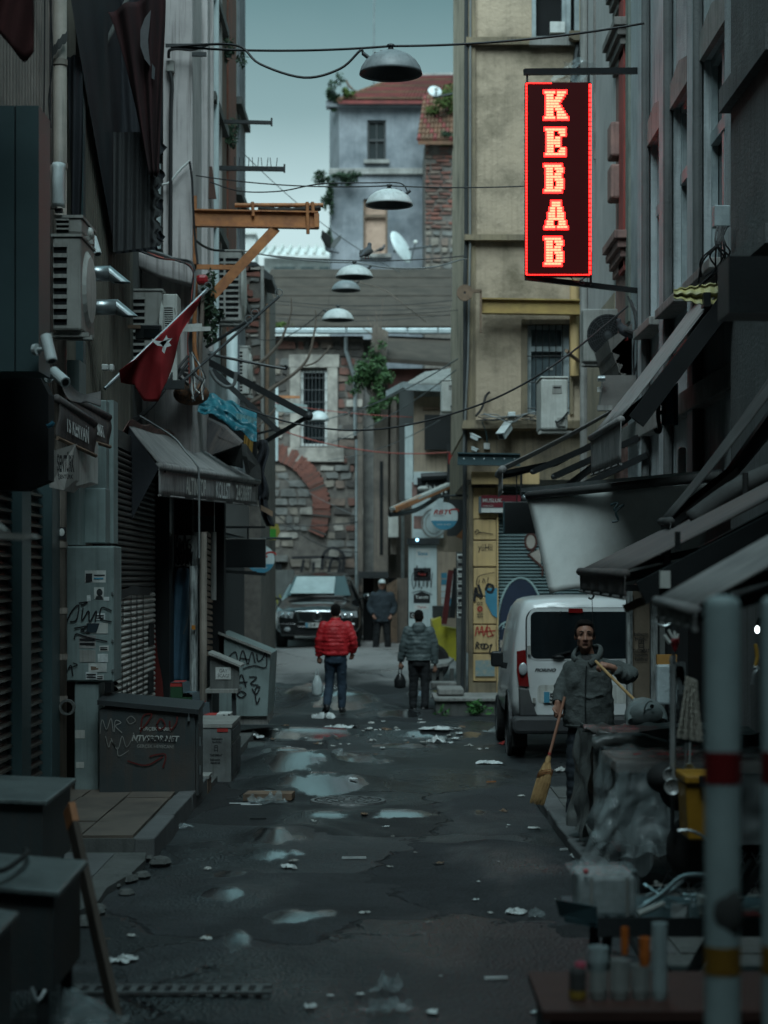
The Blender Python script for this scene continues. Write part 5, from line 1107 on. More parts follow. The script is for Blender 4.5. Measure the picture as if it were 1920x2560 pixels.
for i,(x0,x1) in enumerate(((112,108),(124,128),(128,122))):S('cable',MB().tube(smooth([P(x0,-30,16.4),P(x1+3,150,16.4),P(x0-2,250,16.4),P(x1,320,16.4)]),.007,5),m_wire,'thin dark cable hanging down the beige cladding left of the rain pipe','cable','cables left of the rain pipe')
t=T('wall_light','pale moulded plastic lamp housing on the wall beside the rain pipe','wall lamp',P(145,520,16.5));A('case',MB().grid(lambda u,v:P(133+28*u,410+110*v,16.6)+V((0,-.1*(math.sin(u*math.pi)**.4)*(.75+.25*math.sin(v*math.pi)),0)),10,10),m_cam,t,sm=True,solid=.02);A('base',fb_(118,140,410,520,16.65,0,.1),m_pan,t,bev=.02);A('grip',fb_(137,155,520,530,16.55,0,.06),m_black,t)
t=T('drab_metal_building','drab ribbed metal fronted building behind the big air conditioner','building',(-3,20,0))
A('wall',box(-8,-2.93,18.25,22.4,-.1,14),m_pan2,t);A('cladding',ribbed(-2.91,18.3,22.0,3.2,8.0,.12,.02),m_pan2,t)
A('corner_trim',box(-2.93,-2.86,18.26,18.4,3.1,7.0),m_grn,t)
A('lower_duct',fb_(206,266,1000,1358,18.3,.0,.3),m_gcab,t,bev=.01);A('lower_duct',fb_(268,284,1000,1358,18.5,.0,.3),m_gcab,t)
for i,(py,x1,lab) in enumerate(((684,318,'upper shiny vent duct with a slanted cut end sticking out of the metal wall'),(768,336,'lower shiny vent duct with a slanted cut end sticking out of the metal wall'))):
    t=T('vent_duct',lab,'duct',P(206,py,18.5),'vent ducts');r_=.076;y0=18.6
    A('pipe',MB().tube([P(200,py,y0),P(x1-42,py,y0)],r_,20),m_steel,t,sm=True);A('collar',MB().tube([P(207,py,y0),P(214,py,y0)],r_+.008,20),m_steel,t)
    a=P(x1-43,py,y0);n=20;mb=MB();vs=[]
    for j in range(n):
        q=2*math.pi*j/n;vs.append(a+V((0,r_*math.cos(q),r_*math.sin(q))))
    for j in range(n):
        q=2*math.pi*j/n;vs.append(a+V((.115+.085*math.sin(q),r_*math.cos(q),-.088)))
    mb.add(vs,[(j,(j+1)%n,(j+1)%n+n,j+n) for j in range(n)]);A('hood',mb,m_steel,t,solid=.006)
bullet_cam(P(216,620,18.4),(.35,-.5,-1),.2,'white security camera above the upper vent duct',(.1,-.1,.0))
bullet_cam(P(92,874,13.1),(.3,-.4,-1),.2,'white security camera looking down at the corner of the green sign cabinet',(.09,-.05,.0))
bullet_cam(P(120,943,13.9),(.55,-.75,-.45),.21,'white security camera with visible black lens beside the banner awnings',(.1,-.1,-.01))
m_tarp=M('dark_net_tarp',(.02,.022,.027),(.012,.014,.018),rough=.85,sc=2,bump=.2,bs=20)
m_tarp2=M('grey_net_tarp',(.05,.052,.052),(.032,.034,.036),rough=.85,sc=2,bump=.2,bs=20)
t=T('dark_netting','huge dark scaffold netting with ragged edge hanging over the left facades','netting',P(300,640,20.6))
def net(u,v):
    lx=165+(v**1.1)*125 if v<.45 else 217+(v-.45)*130;rx=412-12*v
    rag=(9*math.sin(v*61)+5*math.sin(v*139))*(v>.62)*u**8
    px=lx+(rx-lx)*u+rag;return P(px,-90+725*v-12*u*v,min(20.7,2.83*F/(CX-px))+.02*math.sin(u*40+2*v))
A('sheet',MB().grid(net,60,70),m_tarp,t,sm=True)
A('sheet',MB().grid(lambda u,v:P(283+116*u+(8*math.sin(v*47)+4*math.sin(v*113))*u**9*(v>.3),330+300*v-15*u*v,19.9-.2*u+.025*math.sin(u*33+v)),40,50),m_tarp2,t,sm=True)
A('sheet',MB().grid(lambda u,v:P(166+12*v+(36+8*v)*u-18*v*v*u,140+420*v,18.0)+V((0,.05*math.sin(u*8+v*3),0)),12,20),m_tarp,t,sm=True)
text('BOSC',M('faded_red_print',(.09,.03,.03),rough=.9,bump=0),t,P(362,560,19.85),(1,-.1,.0),(0,0,1),.28,.075)
S('pole',MB().tube([P(262,115,19.7),P(322,-10,19.9)],.025,8),m_concd,'slim grey flag pole slanting across the dark netting','pole')
t=T('crescent_flag','large dark red Turkish flag with pale crescent hanging against the netting','flag',P(385,440,19.4));m_rdk=M('deep_red_cloth',(.028,.007,.008),(.012,.007,.008),sc=2.5,rough=.95,bump=0,stretch=(4,4,.5))
A('cloth',MB().grid(lambda u,v:P(270+105*v**.8+(142-120*v**.9)*u,30+410*v-60*u*(1-v),19.5)+V((0,.06*math.sin(u*15+v*4),0)),30,30),m_rdk,t,sm=True,solid=.004)
A('crescent',MB().prism([P(x,y,19.4) for x,y in((377,25),(362,45),(351,75),(351,115),(362,148),(376,166),(372,130),(370,100),(374,60))],(0,.01,0)),M('grey_white_cloth',(.1,.1,.105),rough=.9),t)
A('crescent',MB().prism([P(x,y,19.4) for x,y in((380,158),(388,170),(386,200),(379,195))],(0,.01,0)),M('grey_white_cloth2',(.06,.065,.07),rough=.9),t)
t=T('pale_wall_building','stained pale concrete pillar and wall with sloping ledge behind the red flag','building',(-2.8,24,0))
A('pillar',fb_(408,481,-120,670,24.5,0,1.2),m_wal,t)
A('wall',fb_(283,481,668,1130,23.4,0,2.2),m_wal,t)
A('ledge',MB().prism([P(x,y,23.1) for x,y in((293,642),(320,624),(400,642),(484,662),(484,712),(400,690),(325,656))],(0,.9,0)),m_wal,t,bev=.02)
A('dark_infill',fb_(380,408,410,640,24.8,0,.3),m_concd,t);A('window',fb_(388,402,410,622,24.75,0,.04),m_palew,t)  # dark concrete block left of the pillar
A('back_wall',box(-8,-2.95,22.4,34,-.1,14),m_concd,t)
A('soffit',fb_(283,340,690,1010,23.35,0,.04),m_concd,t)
t=T('junction_unit','small grey electric box with conduit on the pale pillar carrying the lamp wire','junction box',P(425,175,17.4))
A('box',fb_(415,435,150,178,24.4,0,.1),m_acd,t,bev=.01);A('bracket',MB().bar(P(414,114,24.3),P(500,114,24.3),.04),m_dark,t);A('bracket',MB().bar(P(480,136,24.3),P(516,136,24.3),.05),m_dark,t)
A('conduit',MB().tube(smooth([P(424,178,24.4),P(430,215,24.4),P(427,300,24.4),P(426,640,24.4)]),.025,8),m_wire,t)
A('conduit',MB().tube(smooth([P(422,145,24.35),P(424,126,24.3),P(445,122,24.3),P(480,124,24.3),P(520,112,24.3)]),.02,8),m_wire,t)
S('cable',MB().tube(smooth([P(404,462,24.4),P(425,455,24.4),P(450,425,24.4),P(468,408,24.4),P(474,402,24.4)]),.016,6),m_white,'white cable stub looped across the pale pillar','cable')
S('cable',MB().tube(smooth([P(474,404,24.35),P(480,450,24.35),P(483,520,24.3),P(488,600,24.3),P(494,660,24.2)]),.016,6),m_wire,'black cable running down the right edge of the pale pillar','cable')
for i in range(6):
    q=random.Random(i+70);S('cable',MB().tube(smooth([P(335+3*i,622-i,23),P(400,640+q.uniform(-8,6),22.95),P(450,652+q.uniform(-8,8),22.95),P(484,664+3*i,22.9),P(482+q.uniform(-3,3),740,22.9),P(474+q.uniform(-4,4),850,22.9),P(478+q.uniform(-6,6),960,22.9)]),.016,6),[m_wire,m_wire,m_wireg,m_wire,m_wirer,m_wire][i],'bundle of black cables running over the pale ledge and down its corner','cable','cables over the pale ledge')
for i in range(7):
    q=random.Random(i+90);S('cable',MB().tube(smooth([P(281,1010+6*i,22.5),P(300+q.uniform(-5,10),1048+q.uniform(-8,10),22.4),P(340,1045+q.uniform(-6,8),22.4),P(380,1015+q.uniform(-6,6),22.4),P(415,965+q.uniform(-5,5),22.5),P(440,930+q.uniform(-15,20),22.6),P(470,890+12*i,22.7)]),.017,6),m_wire,'thick tangle of black cables sagging across the foot of the pale wall','cable','cable tangle under the pale wall')
for i in range(9):
    q=random.Random(i+120);S('cable',MB().tube(smooth([P(478+q.uniform(-4,4),880,22.7)]+[P(492+q.uniform(-18,22),890+26*k+q.uniform(-12,12),22.7) for k in range(1,5)]),.009,5),(m_wireg,m_wire,m_white)[i%3],'curling loose wires beside the turquoise tarp','cable','loose curling wires')
S('rubbish_heap',MB().ball(P(478,985,23.2),(.22,.2,.14),14,9),M('rusty_rubbish',(.16,.07,.03),(.03,.03,.03),sc=25,bump=.8),'rust brown heap of debris on top of the turquoise tarp','debris',sm=True)
S('red_alarm',fb_(490,519,685,710,23.0,0,.15),M('red_plastic',(.3,.015,.02),rough=.35),'small red alarm box under the orange beam','alarm box',bev=.04)
t=T('ivy','dark green ivy growing down behind the red alarm box','plant',P(510,850,24));A('foliage',foliage(foliage(foliage(MB(),P(512,745,24.2),(.14,.2,.3),500,.045,31),P(512,820,24.2),(.12,.2,.3),400,.045,32),P(545,790,24.8),(.1,.15,.1),100,.04,33),m_leafd,t);A('stem',MB().tube([P(500,960,24),P(500,860,24),P(508,740,24.1)],.03,6),m_twig,t)
S('conduit',MB().tube(smooth([P(489,690,23.2),P(487,760,23.2),P(485,850,23.2),P(490,900,23.2),P(500,940,23.2)]),.03,8),m_rust,'orange painted conduit down the corner of the pale wall','pipe')
t=T('ac_shelf','rusty white angle shelf sticking out under the flag pole','bracket',P(480,820,22.8));A('rail',MB().bar(P(440,817,22.6),P(502,814,22.9),.04,.05),m_acw,t);A('rail',MB().bar(P(440,825,22.4),P(524,822,22.7),.04,.05),m_acw,t)
t=T('ac_shelf','dark metal shelf under the louvred unit','bracket',P(430,965,22.3));A('rail',MB().bar(P(405,962,22.3),P(461,962,22.3),.09,.1),m_dark,t)
t=T('floodlight','black floodlight on an arm before the old grey air conditioner','floodlight',P(370,840,21.8));A('head',fb_(338,402,812,848,21.8,0,.12),m_black,t,bev=.01);A('glass',fb_(361,398,822,844,21.79,.006,0),m_glass,t);A('arm',MB().bar(P(262,817,21.6),P(350,817,21.8),.04),m_wood,t)
t=T('grey_street_front','tall grey left street front with pipes, window frames and a brick red strip','building',(-2.5,29,0))
X3=-2.45
A('wall',box(-8,X3-.02,25.75,33.8,-.1,15),m_stuc,t)
A('brick_strip',box(X3-.02,X3+.02,30.0,31.6,5.2,15),M('brick_strip',(.2,.06,.035),(.1,.045,.03),sc=1.5,streak=.5,dirt=.4),t)
A('orange_strip',box(X3-.02,X3+.0,29.0,29.9,5.2,15),M('rust_stucco',(.13,.075,.05),(.07,.05,.04),sc=1.5,streak=.6),t)
A('end_wall',box(X3-.02,X3+.01,32.4,33.79,3,15),m_gp,t)
for y0,y1 in((26.0,26.4),(27.3,27.6),(28.1,28.35)):A('pilaster',box(X3-.02,X3+.06,y0,y1,5.6,15),m_wal,t)
A('drainpipe',MB().tube([(X3+.08,26.9,5.2),(X3+.08,26.9,15)],.06,10),m_palew,t);A('drainpipe',MB().tube([(X3+.06,26.5,5.2),(X3+.06,26.5,15)],.04,10),m_wal,t)
for z in(10.2,8.7,7.0):A('cornice',box(X3-.02,X3+.12,26.6,28.9,z,z+.12),m_concd,t);A('cornice',box(X3-.02,X3+.1,31.7,33.8,z-.3,z-.18),m_concd,t)
for z in(9.2,7.6,11.0):
    wn=A('window',box(X3-.02,X3-.005,27.7,28.05,z,z+1.0),m_glass,t);A('frame',MB().box(X3-.01,X3+.03,27.62,27.69,z,z+1).box(X3-.01,X3+.03,28.05,28.1,z,z+1),m_palew,wn)
A('fern',foliage(foliage(MB(),(X3+.05,29.6,10.2),(.25,.4,.3),300,.05,41),(X3+.05,29.8,9.0),(.2,.3,.25),220,.05,42),m_leafd,t)
A('lower_front',box(-8,X3-.04,25.75,33.8,2.2,5.2),m_wal,t) if False else None
def cantilever(a,b,w_,lab,spikes=0):
    t=T('sign_bracket',lab,'bracket',a);A('bar',MB().bar(a,b,w_),m_black,t);A('stub',MB().bar(b+V((0,0,-.05)),b+V((0,0,.07)),.025),m_black,t)
    for k in range(spikes):p=V(a).lerp(b,.35+.6*k/spikes);A('spike',MB().tube([p,p+V((.02*math.sin(k*3),0,.16))],.005,4),m_dark,t)
cantilever(P(525,303,28),P(679,307,28),.05,'upper black empty sign bracket against the sky')
cantilever(P(520,420,27),P(711,423,27),.06,'lower black empty sign bracket with bird spikes',10)
S('sheet_metal',MB().prism([P(491,416,26),P(530,416,26.3),P(541,497,26.3),P(505,497,26)],(0,.02,0)),M('brown_sheet',(.09,.045,.035),rough=.8),'brown sheet metal panel hanging from the lower sign bracket','panel')
YO=24.6
t=T('orange_beam','rusty orange steel beam with diagonal brace jutting from the pale pillar','beam',P(490,575,YO))
a,b=P(484,545,YO),P(796,551,YO)
A('web',MB().bar(a,b,.03,.19,up=(0,0,1)),m_rust,t)
for dz in(.1,-.1):A('flange',MB().bar(a+V((0,0,dz)),b+V((0,0,dz)),.12,.018,up=(0,0,1)),m_rust,t)
A('post',MB().bar(P(487,490,YO),P(487,710,YO),.05),m_rust,t)
A('brace',MB().bar(P(690,570,YO),P(515,756,YO-.3),.06,.12),m_rust,t);A('tie',MB().bar(P(486,667,YO),P(592,669,YO),.05,.06),m_rust,t)
A('pipe',MB().tube([P(587,513,YO),P(808,513,YO)],.028,10),m_rust,t);A('charred_roll',MB().tube(smooth([P(645,522,YO),P(700,526,YO),P(760,524,YO),P(802,520,YO)]),[.03,.04,.035,.05,.04,.03,.04,.05,.04,.03,.035,.04,.045,.04,.03,.03,.04,.04,.03],8),M('charred',(.015,.012,.01),dirt=.4),t)
for x,y1 in((631,540),(768,585),(781,532)):A('hook',MB().tube([P(x,505,YO-.05),P(x+2,y1,YO-.05)],.022,8),m_rust,t)
A('end_plate',MB().bar(P(792,535,YO),P(792,570,YO),.06,.14),m_rust,t)
S('chain',MB().tube(sag(P(488,600,24.5),P(560,625,25),.05),.016,6),m_dark,'dark chain slung from the orange post to the grimy air conditioner','chain')
def ringpole(a,b,lab,rings,r_=.018):
    a,b=V(a),V(b);t=T('flag_pole',lab,'flag pole',a);A('pole',MB().tube([a,b],r_,8),m_dark,t)
    for k in rings:
        c=a.lerp(b,k)+V((0,0,.05));A('ring',MB().tube([c+V((.045*math.cos(q),0,.045*math.sin(q))) for q in[i*math.pi/8 for i in range(17)]],.006,5,cap=False),m_steel,t)
ringpole(P(440,968,22.5),P(697,742,23.5),'bare flag pole with shiny rings reaching out over the street',(1.0,.7))
ringpole(P(515,868,24.6),P(640,790,24.4),'second bare pole lying just behind the ringed flag pole',(.98,),.022)
fp=T('flag_pole','grey slanted pole holding the red flag','flag pole',P(268,965,19.6));A('pole',MB().tube([P(262,972,19.6),P(520,722,20.6)],.02,10),m_steel,fp)
for k in(.96,1.0):c=P(262,972,19.6).lerp(P(520,722,20.6),k)+V((0,0,.03));A('ring',MB().tube([c+V((.04*math.cos(q),0,.04*math.sin(q))) for q in[i*math.pi/8 for i in range(17)]],.006,5,cap=False),m_steel,fp)
m_flag=M('red_flag_cloth',(.27,.014,.018),(.19,.01,.012),rough=.85,sc=3,bump=.1)
t=T('red_flag','red Turkish flag with white star and crescent drooping from its slanted pole','flag',P(400,1000,20))
def flag(u,v):
    top=(505-170*u,738+165*u)
    bot=[(505,742),(478,790),(452,845),(432,905),(418,960),(396,1003),(360,1003),(340,965),(300,955),(302,930),(330,908)]
    k=u*(len(bot)-1);i=min(int(k),len(bot)-2);f=k-i;bx=bot[i][0]*(1-f)+bot[i+1][0]*f;by=bot[i][1]*(1-f)+bot[i+1][1]*f
    return P(top[0]+(bx-top[0])*v,top[1]+(by-top[1])*v,20.45-.9*u)+V((0,-.03-.09*math.sin(u*26+v*3)*v,0))
A('cloth',MB().grid(flag,50,20),m_flag,t,sm=True,solid=.004)
zf=19.72
A('star',MB().prism([P(x,y,zf) for x,y in((430,846),(418,852),(408,868),(412,880),(404,862),(398,858),(408,852),(416,838),(419,846))],(0,.008,0)).prism([P(x,y,zf) for x,y in((431,845),(420,848),(408,855),(405,878),(411,884),(416,868),(429,864),(422,856))],(0,.006,0)),m_litter,t)
A('crescent',MB().prism([P(x,y,zf) for x,y in((379,846),(384,856),(394,864),(406,866),(411,860),(416,850),(404,853),(392,852))],(0,.008,0)),m_litter,t)
S('socket_box',MB().box(P(253,0,19.4).x,P(270,0,19.4).x,19.4,19.5,P(0,925,19.4).z,P(0,910,19.4).z).box(P(273,0,19.4).x,P(283,0,19.4).x,19.4,19.5,P(0,926,19.4).z,P(0,910,19.4).z),m_white,'pair of small white sockets above the flag pole foot','socket',bev=.01)
def banner(label,q0,q1,q2,q3,Y,s_):
    t=T('awning_banner',label,'banner',P((q0[0]+q2[0])/2,q2[1],Y));a,b,c,d=[P(*q,Y) for q in(q0,q1,q2,q3)];b.y+=.8;c.y+=.8
    A('cloth',MB().grid(lambda u,v:a.lerp(b,u).lerp(d.lerp(c,u),v)+V((.015*math.sin(v*5),0,0)),8,8),m_acd if False else m_aw2,t,sm=True,solid=.01)
    A('roll',MB().tube([a+V((-.01,-.03,0)),b+V((0,-.03,0))],.035,10),m_aw2,t,sm=True);A('hem',MB().tube([d,c],.018,8),m_wood,t)
    m=(a+b+c+d)/4;u=(b-a+c-d);n=u.cross(V((0,0,1))).normalized()
    text(s_,m_twhite,t,m+V((.012,-.03,0))+n*.0,u,(c-b+d-a)*-1,u.length*.3,(a-d).length*.45,bold=.03)
banner('torn brown awning drop with white letters nearest the green cabinet',(145,996),(200,1040),(202,1124),(143,1095),15.6,'TS KERVAN')
banner('torn brown awning drop with white letters behind the first one',(168,990),(242,1026),(243,1102),(200,1094),17.2,'İEL VE DTOMAT')
t=T('torn_awning_frame','twisted dark awning remains above the banner awnings','awning',P(200,950,17));A('cloth',MB().grid(lambda u,v:P(140+110*u,905+70*u+40*math.sin(u*3.1)+v*(30+12*math.sin(u*7)),17.0-.4*v)+V((0,.05*math.sin(u*14),0)),20,6),m_aw2,t,sm=True,solid=.01)
t=T('fascia_sign','pale fascia box with dark vertical lettering below the banner awnings','sign',P(160,1220,15.3));A('box',MB().prism([P(123,1130,15.3),P(188,1110,15.9),P(188,1200,15.9),P(160,1226,15.5),P(123,1218,15.3)],(0,.5,0)),m_acd,t)
A('box',MB().prism([P(191,1110,16),P(228,1098,16.6),P(228,1205,16.6),P(191,1215,16)],(0,.4,0)),m_acw,t)
text('ŞENTÜRK',m_tblack,t,P(164,1160,15.25),(1,.9,.05),(0,0,1),.16,.2,bold=.03)
text('ŞENTÜRK',m_tblack,t,P(164,1192,15.25),(1,.9,.05),(0,0,1),.14,.05,bold=.03)
F0,F1=P(397,1158,20.6),P(645,1200,25.6);W0,W1=P(322,1066,20.6),P(498,1112,25.6)
aw=awning('black awning with faded white lettering on its drop, below the turquoise tarp',F0,F1,W0,W1,m_aw1,.3,.045,.02,wave=.02)
for o in list(aw.children):
    pass
du=(F1-F0);nn=V((du.y,-du.x,0)).normalized()
for s_,k,w_ in(('ALTINTOP',.3,.95),('KOLLST',.57,.75),('2458697',.8,.9)):
    c=F0.lerp(F1,k)+V((0,0,-.045-.16))+nn*.035;text(s_,m_acw if s_!='KOLLST' else m_litter,aw,c,du,(0,0,1),w_,.2,bold=.015)
A('torn_flap',MB().grid(lambda u,v:W0.lerp(W1,u)+V((.02-.1*v,-.1,.06-(.17+.05*(int(u*26)%2))*v+.015*math.sin(u*30))),52,3),m_pink,aw,solid=.008)
A('side_cloth',MB().add([F0+V((0,0,-.05)),W0+V((0,0,0)),W0+V((-.1,0,-1.2)),F0+V((-.5,0,-1.0))],[(0,1,2,3)]),m_tarp,aw)
S('cable',MB().tube(smooth([P(350,1040,20.5),P(430,1090,20.4),P(465,1130,20.3),P(490,1160,20.2),P(497,1185,20.2),P(498,1300,20.2),P(498,1395,20.2)]),.011,6),m_wireg,'pale cable draped over the black awning and hanging down','cable')
t=T('folded_parasol','collapsed dark canvas with sharp folds over the end of the black awning','canvas',P(580,1190,25));
A('cloth',MB().prism([P(505,1045,25.4),P(548,1090,25.2),P(600,1112,24.8),P(520,1140,25.2)],(.03,.1,0)).prism([P(508,1043,25.4),P(560,1068,25.2),P(604,1108,24.8),P(598,1114,24.8),P(545,1092,25.2)],(.02,.08,.03)),m_aw2,t)
A('cloth',MB().prism([P(604,1108,24.8),P(640,1163,25.3),P(643,1198,25.3),P(615,1185,25),P(606,1140,24.7)],(.05,.15,0)).prism([P(604,1110,24.8),P(607,1170,24.6),P(560,1160,25.5),P(530,1140,25.6)],(0,.1,0)),m_aw3,t)
A('strap',MB().tube(smooth([P(454,1043,24.3),P(462,1028,24.3),P(480,1015,24.3),P(490,1010,24.3),P(490,1022,24.3),P(475,1036,24.3),P(462,1046,24.3)]),.025,6),m_acd,t)
A('backing',MB().prism([P(440,1030,25.5),P(505,1020,25.5),P(640,1085,25.6),P(640,1160,25.7),P(500,1110,25.7)],(0,.3,0)),m_void,t)
m_turq=M('turquoise_tarp',(.02,.15,.19),(.01,.08,.11),rough=.4,sc=6,dirt=.2,dirtc=(.02,.06,.07),bump=.4,bs=9)
t=T('turquoise_tarp','crumpled turquoise plastic tarp thrown over the left awnings','tarpaulin',P(540,1060,24.2))
A('sheet',MB().grid(lambda u,v:P(446+196*u,986+42*max(0,u-.45)*2+(28+55*u*(1.15-.35*u))*v,24.4-.35*v)+V((0,.09*mnoise.noise(V((u*9,v*5,1))),.05*mnoise.noise(V((u*8,v*6,3))))),50,20),m_turq,t,sm=True,solid=.008)
A('frayed_patch',MB().grid(lambda u,v:P(590+52*u,1032+14*u+v*(12+3*math.sin(u*33)+4*math.sin(u*11)),24.0)+V((0,.02*math.sin(u*20),0)),16,4),M('turquoise_frayed',(.16,.32,.34),rough=.5),t)
S('mustard_cloth',MB().grid(lambda u,v:P(612+22*u-4*v,1088+45*v,25.2)+V((0,.06*math.sin(u*6),0)),6,8),M('mustard_cloth',(.26,.15,.03),rough=.8),'mustard yellow cloth strip hanging under the turquoise tarp','cloth',solid=.01)
t=T('hanging_rags','black rags hanging at the end of the left awnings','rags',P(660,1290,26));A('cloth',MB().grid(lambda u,v:P(640+26*u+5*math.sin(v*9),1100+150*v,26)+V((0,.1*math.sin(u*8+v*6),0)),8,16),m_tarp,t,sm=True,solid=.02);A('cloth',MB().grid(lambda u,v:P(648+18*u+20*v*v,1240+75*v,26)+V((0,.08*math.sin(u*7),0)),6,10),m_tarp,t,sm=True,solid=.02);A('cloth',MB().grid(lambda u,v:P(652+30*u,1262+16*u+14*v,25.9),6,3),m_wood,t,solid=.02)
t=T('bare_awning','bare black folding awning frame without cloth jutting over the alley','awning frame',P(640,980,26))
A('arm',MB().bar(P(516,902,26),P(772,1040,26),.07,.09),m_black,t);A('arm',MB().bar(P(530,925,26.6),P(700,1082,26.8),.05,.07),m_dark,t);A('arm',MB().bar(P(772,1040,26),P(640,1118,26.8),.04,.05),m_black,t);A('arm',MB().bar(P(615,1092,27),P(700,1070,27),.03),m_black,t);A('joint',MB().ball(P(772,1040,26),.06),m_dark,t)
S('curved_pipe',MB().tube(smooth([P(525,925,25.6),P(540,950,25.6),P(565,967,25.6),P(585,960,25.6),P(590,930,25.6)]),.025,8),m_wireg,'grey pipe bent in a loop behind the bare awning frame','pipe')
S('hook_bar',MB().tube(smooth([P(520,885,25),P(620,905,25),P(700,920,25),P(716,921,25),P(713,913,25)]),.02,6),m_black,'thin black bar with a hooked tip above the bare awning frame','bar')
S('white_column',MB().tube([P(580,830,27.5),P(580,1150,27.5)],.08,12),m_palew,'white upright pipe behind the bare awning frame','pipe',sm=True)
t=T('bare_tree','leafless sapling with thin pale branches in front of the stone wall','tree',P(620,1060,36))
for i,pts in enumerate(([(600,1020),(640,1000),(690,965),(740,930),(770,895),(782,850),(790,800),(788,775)],[(600,960),(630,925),(670,890),(700,855),(715,820),(728,780),(728,745)],[(762,915),(790,905),(815,880),(825,865)],[(770,895),(758,915)],[(630,1000),(655,985),(690,960)],[(640,1070),(668,1045),(690,1020)])):
    n=len(smooth([P(*q,36) for q in pts]));A('branch' if i else 'trunk',MB().tube(smooth([P(*q,36) for q in pts]),[.05-.04*k/n for k in range(n)] if i<2 else .018,6),m_twig,t)
YL=37.0
t=T('left_brick_house','low ruined brick and stone house at the end of the left row','building',P(600,1440,YL))
bx0,bx1=P(560,0,YL).x,P(652,0,YL).x;bz0,bz1=.2,P(0,665,YL).z
A('wall',MB().box(bx0-2,bx1,YL,YL+5,bz0,bz1),m_mort,t)
A('side_trim',box(bx1+.001,bx1+.06,YL-.05,YL+.1,4,bz1),m_conc,t);A('drainpipe',MB().tube([P(669,760,YL),P(669,830,YL),P(666,1100,YL)],.04,8),m_wood,t)
fl=lambda x,z,d:V((bx0+x,YL-d,4.2+z))
stonewall(t,fl,bx1-bx0,bz1-4.2,.12,21,[m_brick[0],m_brick[0],m_brick[1],m_st[2],m_st[0]],lambda x,z:random.random()<.1,.16,.34,.03,240,name='brick',proud=.06)
A('roof',MB().prism([P(590,650,YL),P(640,655,YL),P(682,690,YL),P(680,700,YL),P(640,690,YL),P(590,690,YL)],(0,2,0)),m_dark,t)
A('window',fb_(596,610,930,1010,YL-.05,0,.04),m_void,t)
t=T('white_banner','white poster board with a small red dot and a faded picture under the barred window','poster',P(652,1150,45.5));A('board',fb_(612,695,962,1152,45.5,0,.06),m_palew,t);A('red_dot',MB().lathe([(0,0),(.045,0)],P(650,1005,45.49),14,ax='y'),m_tred,t);A('print',fb_(622,690,1055,1070,45.5,.01,-.004,j=.02),m_teal,t);A('print',fb_(630,680,1075,1105,45.5,.01,-.004,j=.03),m_gcab,t)
S('rust_bar',MB().bar(P(605,990,44.8),P(750,993,44.8),.06),m_rust,'rust coloured bar across the white poster board','bar')
S('zinc_panel',MB().prism([P(690,1002,44.5),P(768,1012,44.5),P(768,1035,44.5),P(690,1028,44.5)],(0,.1,0)),m_gcab,'grey sheet panel below the barred window','panel')
t=T('graffiti_wall','dark low wall sprayed with yellow graffiti left of the black car','wall',P(640,1590,46));A('wall',fb_(520,735,1425,1600,46.2,0,.3),m_concd,t)
m_ys=M('yellow_spray',(.25,.24,.03),rough=.8,bump=0)
A('tag',scrawl(P(595,1580,46.18),(1,0,0),(0,0,1),(0,-1,0),[[(.1,.3),(.05,.7),(.3,.9),(.5,.6),(.3,.35)],[(.6,.2),(.55,.8),(.9,.85),(.95,.4),(.7,.15)],[(.35,1.2),(.4,.85)],[(.15,1.0),(.3,1.0)],[(.8,.3),(.6,.05),(.4,.15),(.2,.05)],[(1.0,.2),(1.1,.6),(1.0,.9)]],.03),m_ys,t)
t=T('yellow_shop_sign','yellow and green shop sign above the dark doorway','sign',P(660,1350,40));A('panel',MB().prism([P(618,1312,40),P(695,1310,40),P(700,1330,40),P(690,1350,40),P(618,1348,40)],(0,.12,0)),M('yellow_sign',(.33,.28,.06),rough=.5),t);A('green_band',fb_(620,690,1322,1344,39.98,.01,0),M('green_sign',(.04,.26,.03),rough=.5),t);text('ÖZEN',m_tblack,t,P(672,1316,39.97),ux,uz,.12,.05)
roundsign(652,1398,33,.24,'round white and blue sign half hidden behind the black screen on the left')
t=T('shop_screen','black rectangular screen sign hung from a double bar on the left','screen',P(605,1420,27));A('panel',fb_(546,664,1348,1419,27,0,.12),m_black,t,bev=.01);A('rim',fb_(546,664,1345,1348,27,.004,.12),m_acd,t);A('bar',MB().bar(P(445,1419,25.5),P(662,1436,26.9),.04).bar(P(445,1425,25.5),P(640,1430,26.9),.025),m_black,t);A('hanger',MB().tube([P(560,1347,27),P(560,1318,27)],.012,6).tube([P(620,1347,27),P(620,1318,27)],.012,6).bar(P(540,1318,27),P(664,1318,27),.03),m_black,t)
t=T('painted_shutter','dark roller shutter whose lower half is painted dirty white with black drips','shutter',(-2.75,21,0));Xs=-2.74;y0,y1=19.5,22.7;n=46;dz=.062;za=.55
m_wsh=M('dirty_white_shutter',(.55,.54,.5),(.36,.35,.33),rough=.7,sc=2,streak=.4,dirt=.4);m_dsh=M('dark_shutter',(.045,.042,.04),rough=.6,dirt=.3)
pr=[(0,0),(.035,.2),(.04,.5),(.03,.8),(0,1)]
def slat_(mat):return A('slat',MB().add([(Xs+a,y,za+dz*b) for a,b in pr for y in(y0,y1)],[(2*i,2*i+1,2*i+3,2*i+2) for i in range(4)]),mat,t)
s0=slat_(m_wsh);s1=slat_(m_dsh);rep(s0,[(0,0,dz*k) for k in range(1,22)]);s1.location.z+=dz*22;rep(s1,[(0,0,dz*k) for k in range(1,n-22)])
